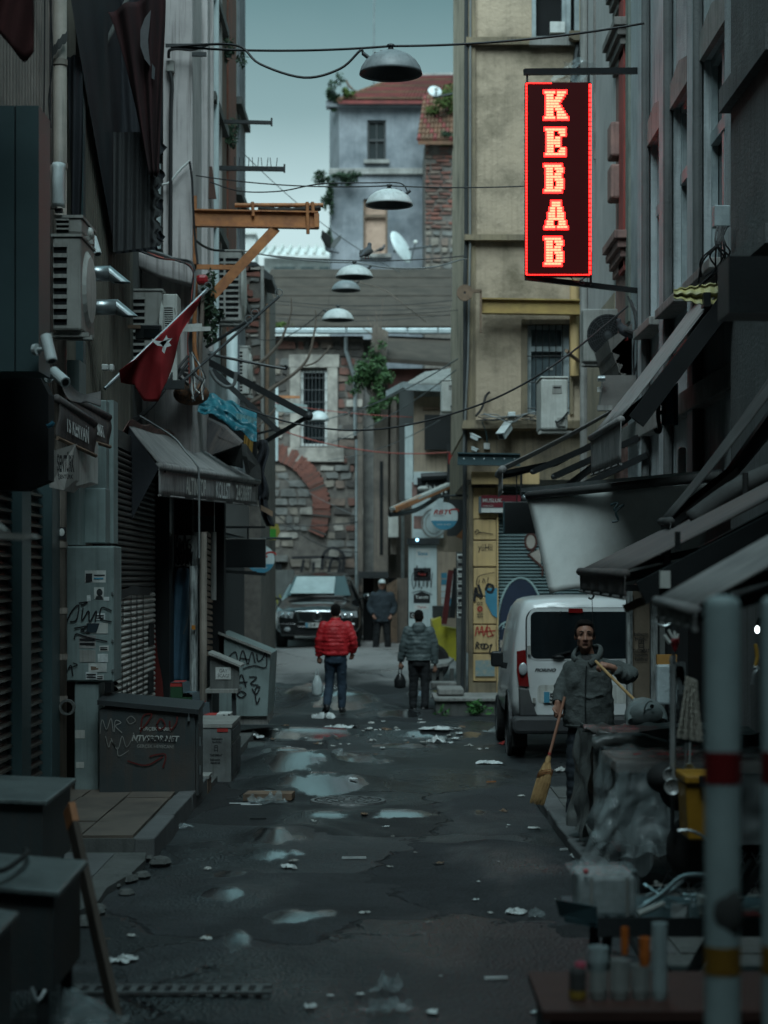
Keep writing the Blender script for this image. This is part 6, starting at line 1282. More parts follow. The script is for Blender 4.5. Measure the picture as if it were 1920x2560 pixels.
for i,(k,l0,l1) in enumerate(((.1,1.6,1.86),(.3,.55,1.9),(.45,.7,1.9),(.62,.55,1.9),(.08,.8,1.2),(.2,.6,1.0))):A('drip',MB().strip([(Xs+.046,y0+(y1-y0)*k,l1),(Xs+.046,y0+(y1-y0)*k+.02,l0)],.07,(1,0,0)),m_tblack,t)
A('drip',MB().strip([(Xs+.047,y0+.1,1.9),(Xs+.047,y0+1,1.95),(Xs+.047,y1-.6,1.92)],.09,(1,0,0)),m_tblack,t);A('paint_patch',box(Xs+.042,Xs+.048,y1-.75,y1-.25,.75,1.0),m_tblack,t);A('paint_patch',box(Xs+.042,Xs+.048,y1-.7,y1-.2,1.3,1.55),m_tblack,t)
A('backing',box(-3,Xs-.004,y0-.2,y1+.3,-.05,3.6),m_void,t);A('upper_panel',box(Xs-.003,Xs+.03,y0-.1,y1+.2,3.42,3.6),m_dark,t)
t=T('shutter_frame','black shutter frame with red paint streaks beside the blue sheeted door','frame',P(408,1800,22.9));A('post',fb_(386,424,1180,1800,22.9,0,.5),m_black,t);A('red_streak',MB().prism([P(x,y,22.89) for x,y in((384,1700),(378,1600),(386,1555),(394,1640),(406,1700),(410,1760),(390,1760))],(0,.006,0)),M('faded_red_paint',(.13,.015,.012),rough=.8,dirt=.4),t)
t=T('blue_sheeted_door','door covered in dark blue plastic sheet between graffiti panel and peeling post','door',P(450,1690,23.4));A('sheet',MB().grid(lambda u,v:P(427+50*u,1418+290*v,23.4)+V((0,.03*math.sin(u*13+v*4),0)),14,20),M('blue_plastic_sheet',(.09,.17,.24),(.06,.12,.17),rough=.3,sc=3,bump=.3,bs=7),t,sm=True,solid=.01);A('backing',fb_(424,480,1180,1800,23.6,0,.3),m_void,t);A('tie',MB().tube(smooth([P(478,1500,23.3),P(472,1545,23.3),P(458,1585,23.3)]),.006,5),m_wireg,t)
t=T('graffiti_panel','grey panel covered with black scribbles above the blue sheeted door','panel',P(465,1415,23.2));A('board',fb_(438,476,1338,1416,23.2,0,.04),m_acd,t);A('tag',scrawl(P(440,1412,23.19),ux,uz,ny,tagword(3,4)+tagword(5,3),.018,.2),m_tblack,t);A('tag',scrawl(P(440,1380,23.19),ux,uz,ny,tagword(8,4),.016,.19),m_tblack,t);A('board',fb_(478,492,1338,1700,23.3,0,.04),m_peel,t)
for px,w_,mt,lab,y0_,y1_,Y in((484,.05,m_peel,'peeling white post with an orange sticker beside the blue sheeted door',1415,1800,23.1),(508,.045,m_pipe,'beige pipe in front of the scalloped shutter edge',1330,1760,23),(543,.04,m_palew,'pale pipe with black rings on the left front',1430,1640,25.5),(534,.035,m_conc,'thin conduit behind the beige pipe',1330,1500,24)):
    t=T('street_pipe',lab,'pipe',P(px,y1_,Y));A('pipe',MB().tube([P(px,y0_,Y),P(px,y1_,Y)],w_,10),mt,t)
    if px==484:A('sticker',fb_(479,488,1563,1574,23.0,.0,.01),M('orange_sticker',(.45,.17,.02),rough=.6),t)
    if px==543:
        for k in range(4):A('ring',MB().tube([P(px,1450+50*k,Y),P(px,1462+50*k,Y)],w_+.008,10),m_black,t)
t=T('scalloped_shutter','edge of a roller shutter showing curved slats behind the beige pipe','shutter',P(522,1640,24));b=A('slat',MB().add([P(516,1640,24),P(516,1628,24),P(529,1631,24.6),P(530,1638,24.6)],[(0,1,2,3)]),m_wood,t,solid=.02);rep(b,[(0,0,.075*k) for k in range(1,21)]);A('backing',fb_(512,560,1250,1700,25.0,0,.3),m_void,t)
t=T('white_post','white square post catching light beside the graffiti wall','post',P(576,1600,34));A('post',fb_(566,573,1250,1600,34,0,.1),m_palew,t);A('post',fb_(574,583,1425,1600,33.9,0,.1),M('warm_white_post',(.5,.45,.42)),t);A('foot',fb_(566,590,1590,1604,33.8,0,.15),m_acw,t)
A('shop_back',box(-8,-2.4,25.7,33.7,0,.01),m_void,t) if False else None
t=T('left_shop_row','dark shop fronts under the left awnings','shop front',(-2.5,29,0));A('fascia',box(-2.44,-2.36,25.8,33.6,2.75,3.3),m_black,t);A('under_sign',fb_(430,535,1245,1330,24.2,0,.1),m_dark,t);A('red_sign',fb_(440,535,1248,1290,24.1,0,.05),M('dull_red_sign',(.06,.018,.014)),t);A('grey_bracket',fb_(535,548,1250,1345,26,0,.05),m_acd,t);A('door',box(-2.45,-2.4,26,33,0,2.7),m_void,t)
t=T('electric_cabinet','tall grey green electric cabinet covered in stickers and scribbles','cabinet',P(225,1705,17.6));YE=17.5
A('case',fb_(166,285,1365,1705,YE,0,.5),m_gcab,t,bev=.012);A('door',fb_(168,281,1369,1701,YE,.012,-.002),m_gcab,t,bev=.004)
A('upper_case',fb_(166,198,900,1362,YE+.05,0,.4),m_gcab,t);A('upper_case',fb_(202,264,1220,1358,YE+.4,0,.3),m_gcab,t,bev=.01)
A('lower_case',fb_(186,246,1708,2005,YE+.02,0,.4),m_gcab,t,bev=.01)
hg=A('hinge',fb_(279,284,1480,1487,YE,.02,0),m_steel,t);rep(hg,[(0,0,-.43),(0,0,-.7)])
for px0,px1,py0,py1,mt,pr_ in((213,265,1426,1456,m_paper,1),(236,260,1468,1498,m_paper,2),(218,227,1488,1503,m_litter,0),(260,273,1492,1502,m_litter,0),(239,263,1534,1550,m_litter,3),(216,270,1557,1583,m_acw,4),(198,240,1588,1620,m_aw1,3),(249,272,1614,1628,m_acw,3),(245,270,1635,1655,m_litter,0),(222,267,1658,1680,m_paper,5),(215,243,1680,1698,m_litter,3),(242,260,1687,1700,m_paper,3),(200,240,1625,1655,m_acd,0)):
    A('sticker',fb_(px0,px1,py0,py1,YE,.0155,-.0125,j=.002),mt,t)
    w_=px1-px0;h_=py1-py0;yy=YE-.003
    if pr_==1:A('print',fb_(px0+2,px0+18,py0+8,py1-2,YE,.0185,-.0165,j=.002).prism([P(px0+22,py0+h_*k,YE-.0165) for k in(.35,)]+[P(px1-3,py0+h_*.35,YE-.0165),P(px1-3,py0+h_*.45,YE-.0165),P(px0+22,py0+h_*.45,YE-.0165)],(0,-.002,0)),m_tblack,t);A('print',fb_(px0+22,px1-6,py0+18,py0+22,YE,.0185,-.0165),m_tblue,t)
    if pr_==2:A('print',MB().ball(P(px0+13,py0+13,YE-.016),(.028,.003,.034),12,8).prism([P(px0+2,py1-1,YE-.0165),P(px1-2,py1-1,YE-.0165),P(px1-5,py1-8,YE-.0165),P(px0+5,py1-8,YE-.0165)],(0,-.002,0)),m_dark,t)
    if pr_==3:
        for k in range(2):A('print',fb_(px0+2,px1-3,py0+h_*(.25+.35*k),py0+h_*(.42+.35*k),YE,.0185,-.0165,j=.002),m_tblack,t)
    if pr_==4:A('print',MB().prism([P(px0,py0+1,YE-.0165),P(px0+33,py0+1,YE-.0165),P(px0+25,py1-1,YE-.0165),P(px0,py1-1,YE-.0165)],(0,-.002,0)),M('navy_print',(.015,.03,.04),bump=0),t)
    if pr_==5:A('print',fb_(px0+6,px0+25,py0+8,py1-6,YE,.0185,-.0165,j=.003),m_wood,t)
A('tag',scrawl(P(164,1560,YE-.016),ux,uz,ny,[[(0,.0),(.06,.12),(.12,.17),(.1,.04),(.04,.02)],[(.16,.15),(.15,.03),(.21,.12),(.22,.02),(.28,.12),(.27,.02)],[(.42,.12),(.33,.15),(.32,.05),(.42,.02)],[(.12,.19),(.2,.2),(.14,.17)],[(.08,-.04),(.2,-.02),(.14,-.06),(.22,-.08)],[(.08,-.14),(.1,-.09),(.2,-.12),(.38,-.16)]],.013),m_tblack,t)
A('tag',scrawl(P(166,1690,YE-.016),ux,uz,ny,[[(0,.02),(.04,.1),(.06,.0)],[(.02,.07),(.1,.1),(.06,.12)]],.01),m_tblack,t)
for px0,px1,py0,py1 in((188,212,1825,1846),(190,210,1905,1920)):A('sticker',fb_(px0,px1,py0,py1,YE+.02,.003,-.001),m_acw,t)
m_box=M('dark_painted_box',(.05,.06,.062),(.032,.04,.042),rough=.45,sc=1.5,streak=.4,dirt=.55,dirtc=(.09,.06,.045))
t=T('dark_stall_box','big dark painted stall cupboard with stencilled slogans on its front','stall box',P(370,2020,17.3));YB2=17.3
A('case',fb_(248,488,1772,2012,YB2,0,.5),m_box,t,bev=.006);A('side_door',MB().box(P(488,0,YB2).x+.001,P(488,0,YB2).x+.025,YB2+.04,YB2+.47,.12,.88),m_box,t)
A('lid',MB().prism([P(243,1762,YB2-.03),P(496,1786,YB2-.03),P(496,1774,YB2-.03),P(243,1750,YB2-.03)],(0,.6,.04)),m_dark,t)
for x in(250,476):A('leg',MB().box(P(x,0,YB2).x,P(x+9,0,YB2).x,YB2+.02,YB2+.07,-.05,P(0,2012,YB2).z),m_dark,t)
A('padlock',MB().box(P(470,0,YB2).x,P(475,0,YB2).x,YB2-.03,YB2-.004,P(0,1802,YB2).z,P(0,1792,YB2).z).tube([P(472,1782,YB2-.02),P(472,1793,YB2-.02)],.006,6),m_steel,t);A('latch',MB().box(P(488,0,YB2).x+.026,P(488,0,YB2).x+.04,YB2+.1,YB2+.12,.3,.38).box(P(488,0,YB2).x+.026,P(488,0,YB2).x+.04,YB2+.1,YB2+.12,.56,.64),m_steel,t)
yl=YB2-.004
text('GERÇEK BARIŞ!',m_acw,t,P(390,1823,yl),(1,0,-.02),uz,.3,.042,bold=.02);text('NTVSPOR.NET',m_acw,t,P(389,1846,yl),(1,0,-.02),uz,.43,.055,italic=.25,bold=.02);text('KAZANCINIZ',m_tblack,t,P(403,1849,yl-.003),(1,0,-.02),uz,.27,.045,bold=.025);text('GERÇEK HEYECAN!',m_acd,t,P(388,1867,yl),(1,0,-.02),uz,.33,.038,bold=.02)
A('tag',scrawl(P(352,1830,yl),ux,uz,ny,[[(.0,.0),(.02,.14),(.1,.16),(.04,.06),(.0,.02)],[(.14,.06),(.18,.12),(.22,.06),(.17,.02),(.14,.07)],[(.26,.1),(.27,.02),(.32,.08),(.33,.14)],[(.08,-.22),(.22,-.2),(.2,-.32)],[(-.12,-.26),(.05,-.3),(.2,-.22)]],.014),M('dark_red_spray',(.1,.012,.01),bump=0),t)
A('tag',scrawl(P(250,1840,yl),ux,uz,ny,[[(.0,.02),(.02,.15),(.06,.06),(.1,.16),(.12,.04)],[(.13,.04),(.14,.14),(.19,.12),(.14,.09),(.2,.03)],[(.24,.15),(.28,.18),(.32,.14),(.27,.11),(.24,.15)],[(.05,.0),(.08,-.1),(.1,-.04),(.14,-.1)],[(.1,-.02),(.16,-.12),(.2,.0),(.24,-.1),(.3,.0)],[(.16,-.1),(.17,-.18),(.26,-.13)],[(.3,.03),(.34,-.06)]],.006),m_acd,t)
t=T('white_stall_box','dented pale metal stall box with black train stencil, doors on its side','stall box',P(545,1975,19.6));YW2=19.6;x1_=P(578,0,YW2).x
m_dmb=M('dirty_metal_box',(.2,.215,.21),(.13,.14,.14),rough=.5,sc=3,streak=.6,dirt=.6,dirtc=(.05,.045,.04));A('case',fb_(470,578,1820,1962,YW2,0,1.15),m_dmb,t,bev=.01);A('lid',fb_(468,580,1810,1819,YW2,.01,1.17),m_acd,t)
for k in(0,1):A('side_door',box(x1_+.001,x1_+.014,YW2+.04+.56*k,YW2+.56+.56*k,.05,.38),m_dark,t,bev=.004)
A('side_panel',box(x1_+.001,x1_+.012,YW2+.04,YW2+1.12,.41,.52),m_dark,t)
for x in(480,562):A('leg',fb_(x,x+12,1962,1985,YW2+.1,0,.06),m_dark,t)
A('red_trim',fb_(543,570,1821,1830,YW2,.006,-.001),m_tred,t)
text('babezin\nbulldu:',m_tblack,t,P(543,1851,YW2-.003),ux,uz,.11,.055,name='stencil',bold=.02);text('TAKSIMBAT',m_tblack,t,P(540,1888,YW2-.003),ux,uz,.13,.025,name='stencil',bold=.02);text('babezin\nkaldiral',m_tblack,t,P(538,1903,YW2-.003),ux,uz,.1,.055,name='stencil',bold=.02);trainmark(t,P(540,1870,YW2-.003),.036,m_tblack)
t=T('small_crate','low wooden box with pale lid between the two stall boxes','box',P(508,2000,18.6));A('box',fb_(494,520,1948,1990,18.5,0,.35),m_wood,t);A('lid',fb_(493,522,1940,1947,18.5,.01,.36),m_acd,t);A('leg',fb_(514,518,1990,2018,18.5,0,.05),m_dark,t)
t=T('stepped_display','stepped display stand covered with blue plastic over green and red sides','display stand',P(490,1830,21.3));YD=21.2
m_grs=M('dark_green_paint',(.015,.06,.025),rough=.6);m_bl=M('blue_vinyl',(.08,.14,.17),(.05,.1,.13),rough=.3,sc=5,bump=.15,bs=9)
sp=[(428,1702),(455,1702),(458,1728),(478,1730),(481,1757),(503,1757),(507,1786),(545,1788)]
for i,(xa,xb,yt,yb) in enumerate(((426,456,1707,1900),(457,480,1733,1900),(481,505,1760,1900),(506,545,1790,1830))):
    A('side',fb_(xa,xb,yt+10,yb,YD,0,.5),m_grs if i!=3 else m_acd,t)
    if i!=1:A('red_edge',fb_(xa,xb-1,yt,yt+9.5,YD,.002,.5),m_tred,t)
    A('step_cover',MB().add([P(xa,yt-1,YD-.01),P(xb,yt-1,YD-.01),P(xb+18,yt-5,YD+.6),P(xa+18,yt-5,YD+.6)],[(0,1,2,3)]).add([P(xb,yt-1,YD-.01),P(xb+18,yt-5,YD+.6),P(xb+20,yt+24,YD+.6),P(xb+2,yt+27,YD-.01)],[(0,1,2,3)]),m_bl,t)
A('label',fb_(438,459,1748,1763,YD,.005,-.001),m_acw,t);A('white_block',MB().box(P(545,0,YD).x,P(578,0,YD).x,YD-.2,YD+.2,P(0,1812,YD).z,P(0,1782,YD).z),m_paper,t);A('tag',scrawl(P(548,1810,YD-.205),ux,uz,ny,[[(0,0),(.03,.06),(.06,.1)],[(.1,.11),(.12,.05),(.09,.01)]],.02),m_tblack,t)
t=T('lean_to_table','wooden lean-to stand with slanted lid and a handwritten GAY SCAGI card','stand',P(560,1800,22.8));YT=22.7
A('board',MB().prism([P(525,1636,YT),P(598,1668,YT),P(598,1725,YT),P(525,1725,YT)],(0,.05,0)),m_concd,t);A('lid',MB().prism([P(520,1630,YT-.05),P(602,1664,YT-.05),P(602,1669,YT-.05),P(520,1636,YT-.05)],(0,.6,0)),m_acd,t)
A('shelf',fb_(516,596,1722,1731,YT,.12,.5),m_acd,t)
for x in(520,580):A('leg',fb_(x,x+10,1732,1812,YT,.05,.05),m_dark,t)
cd_=A('card',fb_(539,577,1668,1698,YT,.008,-.002),m_paper,t);text('GAY\nSCAGI',m_tblack,t,P(558,1683,YT-.01),(1,0,-.04),uz,.13,.1)
t=T('sloping_container','grey metal container with sloping top covered in black tags','container',P(610,1810,25.2));YG=25.0
A('side',MB().prism([P(548,1584,YG),P(676,1636,YG),P(668,1790,YG),P(548,1790,YG)],(0,1.6,0)),m_gcab,t);A('rim',MB().bar(P(546,1582,YG-.02),P(678,1634,YG-.02),.05,.03),m_acd,t);A('base',fb_(548,668,1790,1812,YG,-.05,1.4),m_conc,t)
A('tag',scrawl(P(588,1668,YG-.005),ux,uz,ny,[[(-.1,.12),(0,.2),(.03,.1)],[(.05,.05),(.1,.22),(.16,.04)],[(.06,.12),(.18,.1)],[(.17,.04),(.22,.2),(.26,.06)],[(.28,.18),(.3,.08),(.36,.12),(.4,.2),(.4,.0),(.25,.02),(.1,-.02)]],.016),m_tblack,t)
A('tag',scrawl(P(592,1740,YG-.005),ux,uz,ny,[[(0,.1),(.06,.28),(.12,.12)],[(.02,.18),(.14,.18)],[(.16,.25),(.26,.24),(.18,.16),(.28,.14)],[(.0,.02),(.06,.06),(.12,.02),(.05,-.02),(0,.02)],[(.2,.1),(.25,.02),(.3,.12),(.24,.08),(.26,-.1),(.3,-.02)]],.018),m_tblack,t)
m_zl=M('dented_zinc_lid',(.17,.2,.2),(.1,.12,.12),rough=.35,metal=.3,sc=4,streak=.3,dirt=.4)
def stallbox(label,x0,x1,y0,y1,z0,z1,slope=.0):
    t=T('market_box',label,'market box',((x0+x1)/2,y0,0));A('case',box(x0+.02,x1-.03,y0+.03,y1-.03,z0,z1-.03),m_box,t)
    A('lid',MB().prism([(x0,y0,z1+slope),(x1,y0,z1-.0),(x1,y0,z1-.03),(x0,y0,z1+slope-.03)],(0,y1-y0,.02)),m_zl,t,bev=.008)
    for x in(x0+.05,x1-.11):
        for y in(y0+.06,y1-.12):A('leg',box(x,x+.05,y,y+.05,-.02,z0),m_dark,t)
    A('latch',MB().tube(smooth([(x1-.12,y0-.01,z0+.02),(x1-.09,y0-.04,z0-.03),(x1-.06,y0-.01,z0+.01)]),.01,6),m_steel,t);return t
stallbox('dark market box with zinc lid standing farthest of the three at lower left',-2.6,-1.86,10.6,11.6,.45,.86,.03)
stallbox('dark market box with slanted zinc lid in the middle of the three at lower left',-2.3,-1.42,8.4,9.2,.28,.72,.07)
stallbox('dark market box nearest the camera at the lower left corner',-2.1,-1.5,7.0,7.9,.2,.7,.09)
S('cable',MB().tube(smooth([(-1.75,8.35,.81),(-1.68,8.5,.8),(-1.66,8.9,.81),(-1.72,9.2,.79)]),.012,6),m_rubber,'black rubber cable lying over the middle market box lid','cable')
t=T('plank','long dark plank leaning from the pavement against the market boxes','plank',(-1.3,9.2,0));A('board',MB().bar((-1.26,9.05,.0),(-1.56,9.6,.88),.03,.1),M('dark_plank',(.06,.045,.035),rough=.8),t);A('tape',MB().bar((-1.552,9.585,.855),(-1.58,9.637,.94),.034,.105),m_rust,t)
bg=MB();bg.grid(lambda u,v:V((-1.75+.55*u,8.6+.5*v,.02+.16*math.sin(u*3.14)*math.sin(v*3.14)*(1+.6*mnoise.noise(V((u*6,v*6,9)))))),24,18);S('plastic_bag',bg,m_film,'clear plastic bag lying by the foot of the leaning plank','plastic bag',sm=True)
S('hinge_blade',MB().prism([P(-20,1330,7.5),P(78,1336,7.5),P(88,1344,7.5),P(60,1350,7.5),P(-20,1346,7.5)],(0,.1,.0)).prism([P(-20,1300,7.5),P(10,1325,7.5),P(-20,1335,7.5)],(0,.1,0)),m_acd,'blurred pale metal corner jutting in at the left edge','bracket')
# ------------------------------------------------------------------ vehicles
m_vanw=M('van_white',(.58,.6,.6),(.5,.52,.52),rough=.3,sc=1,dirt=.3,dirtc=(.2,.2,.18),bump=0,coat=.5)
m_bump=M('black_bumper',(.04,.042,.044),rough=.6,dirt=.4,dirtc=(.09,.09,.085))
m_lamp_r=M('tail_lamp_red',(.16,.008,.008),rough=.15,bump=0,coat=1)
m_clear=M('lamp_clear',(.35,.37,.38),rough=.1,bump=0,coat=1)
def wheel(t,c,r_,w_,ax='x',rimm=None):
    tw=A('wheel',MB().lathe([(r_*.62,-w_/2),(r_*.93,-w_/2),(r_,-w_*.32),(r_,w_*.32),(r_*.93,w_/2),(r_*.62,w_/2)],c,32,ax=ax),m_rubber,t)
    A('rim',MB().lathe([(.02,-w_*.36),(r_*.25,-w_*.4),(r_*.55,-w_*.3),(r_*.63,-w_*.48)],c,24,ax=ax).lathe([(.02,w_*.36),(r_*.25,w_*.4),(r_*.55,w_*.3),(r_*.63,w_*.48)],c,24,ax=ax),rimm or m_steel,tw)
def loft(secs,n_):
    mb=MB();k=len(secs[0])
    for s in secs:mb.v+=[V(p) for p in s]
    for i in range(len(secs)-1):
        for j in range(k):mb.f.append((i*k+j,i*k+(j+1)%k,(i+1)*k+(j+1)%k,(i+1)*k+j))
    mb.f+=[tuple(range(k-1,-1,-1)),tuple(range((len(secs)-1)*k,len(secs)*k))];return mb
def ring(y,hw,z0,z1,hb=None,r_=.14,cx=0):
    ht=hw*.86;hb=hb or hw*.97;zb=z0+(z1-z0)*.52
    pts=[(-hb,z0),(-hw,z0+.18),(-hw,zb),(-ht-.015,z1-r_),(-ht+.05,z1-.035),(-ht+r_+.05,z1),(0,z1+.02),(ht-r_-.05,z1),(ht-.05,z1-.035),(ht+.015,z1-r_),(hw,zb),(hw,z0+.18),(hb,z0)]
    return[(cx+x,y,z) for x,z in pts]
vc=V((2.28,22.3,0))
vt=T('white_van','small white panel van parked on the right with its dark rear window toward the camera','van',(2.28,22.3,GZ(22.3)))
hw=.8;Y0=22.3
A('body',loft([ring(Y0,hw*.95,.42,1.80,cx=2.28),ring(Y0+.05,hw,.36,1.845,cx=2.28),ring(Y0+.9,hw,.3,1.87,cx=2.28),ring(Y0+2.3,hw,.3,1.86,cx=2.28),ring(Y0+2.9,hw*.98,.3,1.55,cx=2.28),ring(Y0+3.5,hw*.96,.3,1.02,cx=2.28),ring(Y0+3.9,hw*.88,.35,.75,cx=2.28)],0),m_vanw,vt,sm=True,bev=0,sub=1)
def vz(py):return P(0,py,Y0).z
def vx(px):return P(px,0,Y0).x
def rrect(x0,x1,z0,z1,r_,y,n=5,skew=0):
    o=[]
    for cx,cz,a in((x1-r_,z1-r_,0),(x0+r_,z1-r_,90),(x0+r_,z0+r_,180),(x1-r_,z0+r_,270)):
        for i in range(n+1):q=R(a+90*i/n);o.append(V((cx+r_*math.cos(q)+skew*(cz+r_*math.sin(q)-z0),y,cz+r_*math.sin(q))))
    return o
A('door_gap',MB().prism(rrect(vx(1317)-.014,3.014,.466,1.734,.15,Y0-.012),(0,.03,0)),m_black,vt)
A('tailgate',MB().prism(rrect(vx(1317),3.0,.48,1.72,.14,Y0-.025),(0,.06,0)),m_vanw,vt,bev=.012)
wn=A('rear_window',MB().prism(rrect(vx(1326),vx(1596),vz(1646),vz(1529),.07,Y0-.034),(0,.008,0)),m_glass,vt)
A('window_seal',MB().prism(rrect(vx(1322),vx(1600),vz(1650),vz(1520),.09,Y0-.03),(0,.004,0)),m_vanw,wn)
A('brake_light',MB().prism(rrect(vx(1420),vx(1456),vz(1532),vz(1521),.012,Y0-.05),(0,.02,0)),m_lamp_r,vt)
A('roof_nozzle',MB().ball((vx(1400),Y0-.03,vz(1533)),(.012,.012,.025)),m_black,vt)
A('wiper',MB().bar((vx(1380),Y0-.06,vz(1640)),(vx(1425),Y0-.05,vz(1628)),.018),m_black,vt);A('wiper_pivot',MB().ball((vx(1395),Y0-.05,vz(1642)),(.07,.02,.025)),m_black,vt)
tl=A('tail_lamp',MB().prism([P(1292,1628,Y0-.02),P(1314,1624,Y0-.045),P(1319,1680,Y0-.045),P(1324,1718,Y0-.045),P(1297,1716,Y0-.02),P(1292,1680,Y0-.01)],(0,.1,0)),m_lamp_r,vt,bev=.01);A('reverse_lens',MB().ball((vx(1307),Y0-.05,vz(1672)),(.05,.02,.075)),m_clear,tl)
A('tail_lamp',MB().prism([V((2*2.28-p.x,p.y,p.z)) for p in[P(1292,1628,Y0-.02),P(1314,1624,Y0-.045),P(1324,1718,Y0-.045),P(1297,1716,Y0-.02)]],(0,.1,0)),m_lamp_r,vt)
A('plate_recess',MB().prism(rrect(vx(1343),2.95,vz(1758),vz(1712),.05,Y0-.027),(0,.004,0)),m_acw,vt)
npl=A('number_plate',MB().prism(rrect(vx(1358),vx(1358)+.5,vz(1757),vz(1728),.012,Y0-.045),(0,.012,0)),m_paper,vt);A('blue_band',MB().prism(rrect(vx(1359),vx(1359)+.065,vz(1756),vz(1729),.005,Y0-.05),(0,.004,0)),m_tblue,npl)
text('53',m_tblack,vt,(vx(1385),Y0-.05,vz(1742)),ux,uz,.11,.09,bold=.02)
text('FIORINO',m_tblack,vt,(vx(1363),Y0-.03,vz(1675)),ux,(0,0,1),.245,.042,italic=.3,bold=.03)
A('handle_hinge',MB().box(vx(1318),vx(1326),Y0-.06,Y0-.025,vz(1636),vz(1614)).box(vx(1331),vx(1338),Y0-.06,Y0-.025,vz(1757),vz(1744)),m_acd,vt)
A('bumper',MB().prism(rrect(2.28-hw*1.0,2.28+hw*1.0,.27,vz(1790),.08,Y0-.11),(0,.3,0)),m_bump,vt,bev=.04)
A('bumper_corner',MB().prism([P(1297,1718,Y0-.03),P(1322,1722,Y0-.05),P(1332,1760,Y0-.05),P(1345,1792,Y0-.05),P(1300,1792,Y0-.05)],(0,.2,0)),m_bump,vt,bev=.02)
for x in(2.28-hw+.1,2.28+hw-.1):
    for y in(Y0+.62,Y0+3.1):wheel(vt,(x,y,.3+GZ(y)),.305,.19)
A('mud_flap',MB().box(1.5,1.68,Y0+.2,Y0+.3,.1,.4),m_rubber,vt)
A('wheel_arch',MB().lathe([(.36,-.015),(.42,-.01),(.42,.03)],(1.475,Y0+.62,.33),28,ax='x'),m_bump,vt)
A('wing_mirror',MB().prism(rrect(vx(1232)+.0,vx(1262),vz(1670),vz(1631),.03,Y0+.3),(0,.14,0)),m_black,vt,bev=.02);A('mirror_arm',MB().bar((vx(1258),Y0+.36,vz(1665)),(1.45,Y0+.36,vz(1668)),.07),m_black,vt)
YCR=42.6;zc=GZ(42.6);c0=P(793,0,YCR).x
vt=T('black_suv','black off-road car parked at the end of the alley with pale windscreen','car',(c0,YCR,zc))
m_carb=M('black_car_paint',(.012,.013,.014),rough=.15,bump=0,coat=1,dirt=.2,dirtc=(.05,.05,.048));hw=.97
def cring(y,hw_,z0,zb,z1,ht):return[(c0+x,y,zc+z) for x,z in[(-hw_*.9,z0),(-hw_,z0+.15),(-hw_,zb-.08),(-hw_*.96,zb),(-ht,z1-.06),(-ht+.1,z1),(0,z1+.02),(ht-.1,z1),(ht,z1-.06),(hw_*.96,zb),(hw_,zb-.08),(hw_,z0+.15),(hw_*.9,z0)]]
A('body',loft([cring(YCR,.8,.3,.72,.78,.5),cring(YCR+.08,.93,.26,.84,.9,.62),cring(YCR+.5,.97,.25,.93,1.0,.78),cring(YCR+1.15,.97,.25,1.0,1.07,.85),cring(YCR+1.3,.97,.25,1.02,1.12,.84),cring(YCR+2.1,.97,.25,1.05,1.68,.68),cring(YCR+3.2,.97,.25,1.05,1.72,.68),cring(YCR+4.3,.95,.25,1.05,1.6,.66),cring(YCR+4.7,.9,.3,.95,1.2,.6)],0),m_carb,vt,sm=True,sub=1)
a_=[V((c0-.72,YCR+1.22,zc+1.13)),V((c0+.72,YCR+1.22,zc+1.13)),V((c0+.58,YCR+1.86,zc+1.57)),V((c0-.58,YCR+1.86,zc+1.57))]
A('windscreen',MB().prism(a_,(0,-.03,.03)),M('windscreen',(.03,.035,.036),rough=.03,spec=1,bump=0,coat=1,metal=.35),vt)
A('sun_shade',MB().prism([V((c0-.66,YCR+1.17,zc+1.2)),V((c0+.34,YCR+1.17,zc+1.2)),V((c0+.36,YCR+1.73,zc+1.58)),V((c0-.53,YCR+1.73,zc+1.58))],(0,-.01,.01)),M('silver_sunshade',(.5,.56,.56),rough=.35,metal=.3,bump=.1,bs=6),vt)
yF=YCR-.03
A('grille_frame',MB().prism([V((c0+x,yF,zc+z)) for x,z in((-.5,.83),(.5,.83),(.42,.58),(-.42,.58))],(0,.12,0)),m_chrome,vt,bev=.01)
A('grille_back',MB().prism([V((c0+x,yF-.006,zc+z)) for x,z in((-.42,.79),(.42,.79),(.36,.61),(-.36,.61))],(0,.004,0)),m_void,vt)
for z in(.645,.695,.745):A('grille_bar',MB().bar((c0-.4,yF-.012,zc+z),(c0+.4,yF-.012,zc+z),.016),m_chrome,vt)
A('emblem',MB().lathe([(.085,-.01),(.1,-.02),(.085,-.03)],(c0,yF-.0,zc+.7),24,ax='y').strip([(c0-.07,yF-.03,zc+.76),(c0-.02,yF-.03,zc+.64),(c0,yF-.03,zc+.69),(c0+.02,yF-.03,zc+.64),(c0+.07,yF-.03,zc+.76)],.025,ny),m_chrome,vt)
for sx_ in(-1,1):
    hl=A('headlight',MB().prism([V((c0+sx_*x,yF+yy,zc+z)) for x,z,yy in((.52,.8,0),(.88,.82,.1),(.9,.68,.1),(.55,.66,0))],(0,.12,0)),m_clear,vt,bev=.01)
    for k in(.62,.76):A('lamp',MB().ball((c0+sx_*k,yF+.02,zc+.735),.05),m_chrome,hl)
    A('wing_mirror',MB().ball((c0+sx_*1.12,YCR+1.35,zc+1.13),(.13,.09,.085)),m_carb,vt,sm=True);A('mirror_arm',MB().bar((c0+sx_*.9,YCR+1.4,zc+1.07),(c0+sx_*1.08,YCR+1.36,zc+1.1),.04),m_carb,vt)
    wheel(vt,(c0+sx_*.83,YCR+.85,zc+.34),.37,.25);wheel(vt,(c0+sx_*.83,YCR+3.6,zc+.34),.37,.25)
    A('fog_lamp',MB().ball((c0+sx_*.66,yF-.02,zc+.42),(.07,.03,.05)),m_clear,vt)
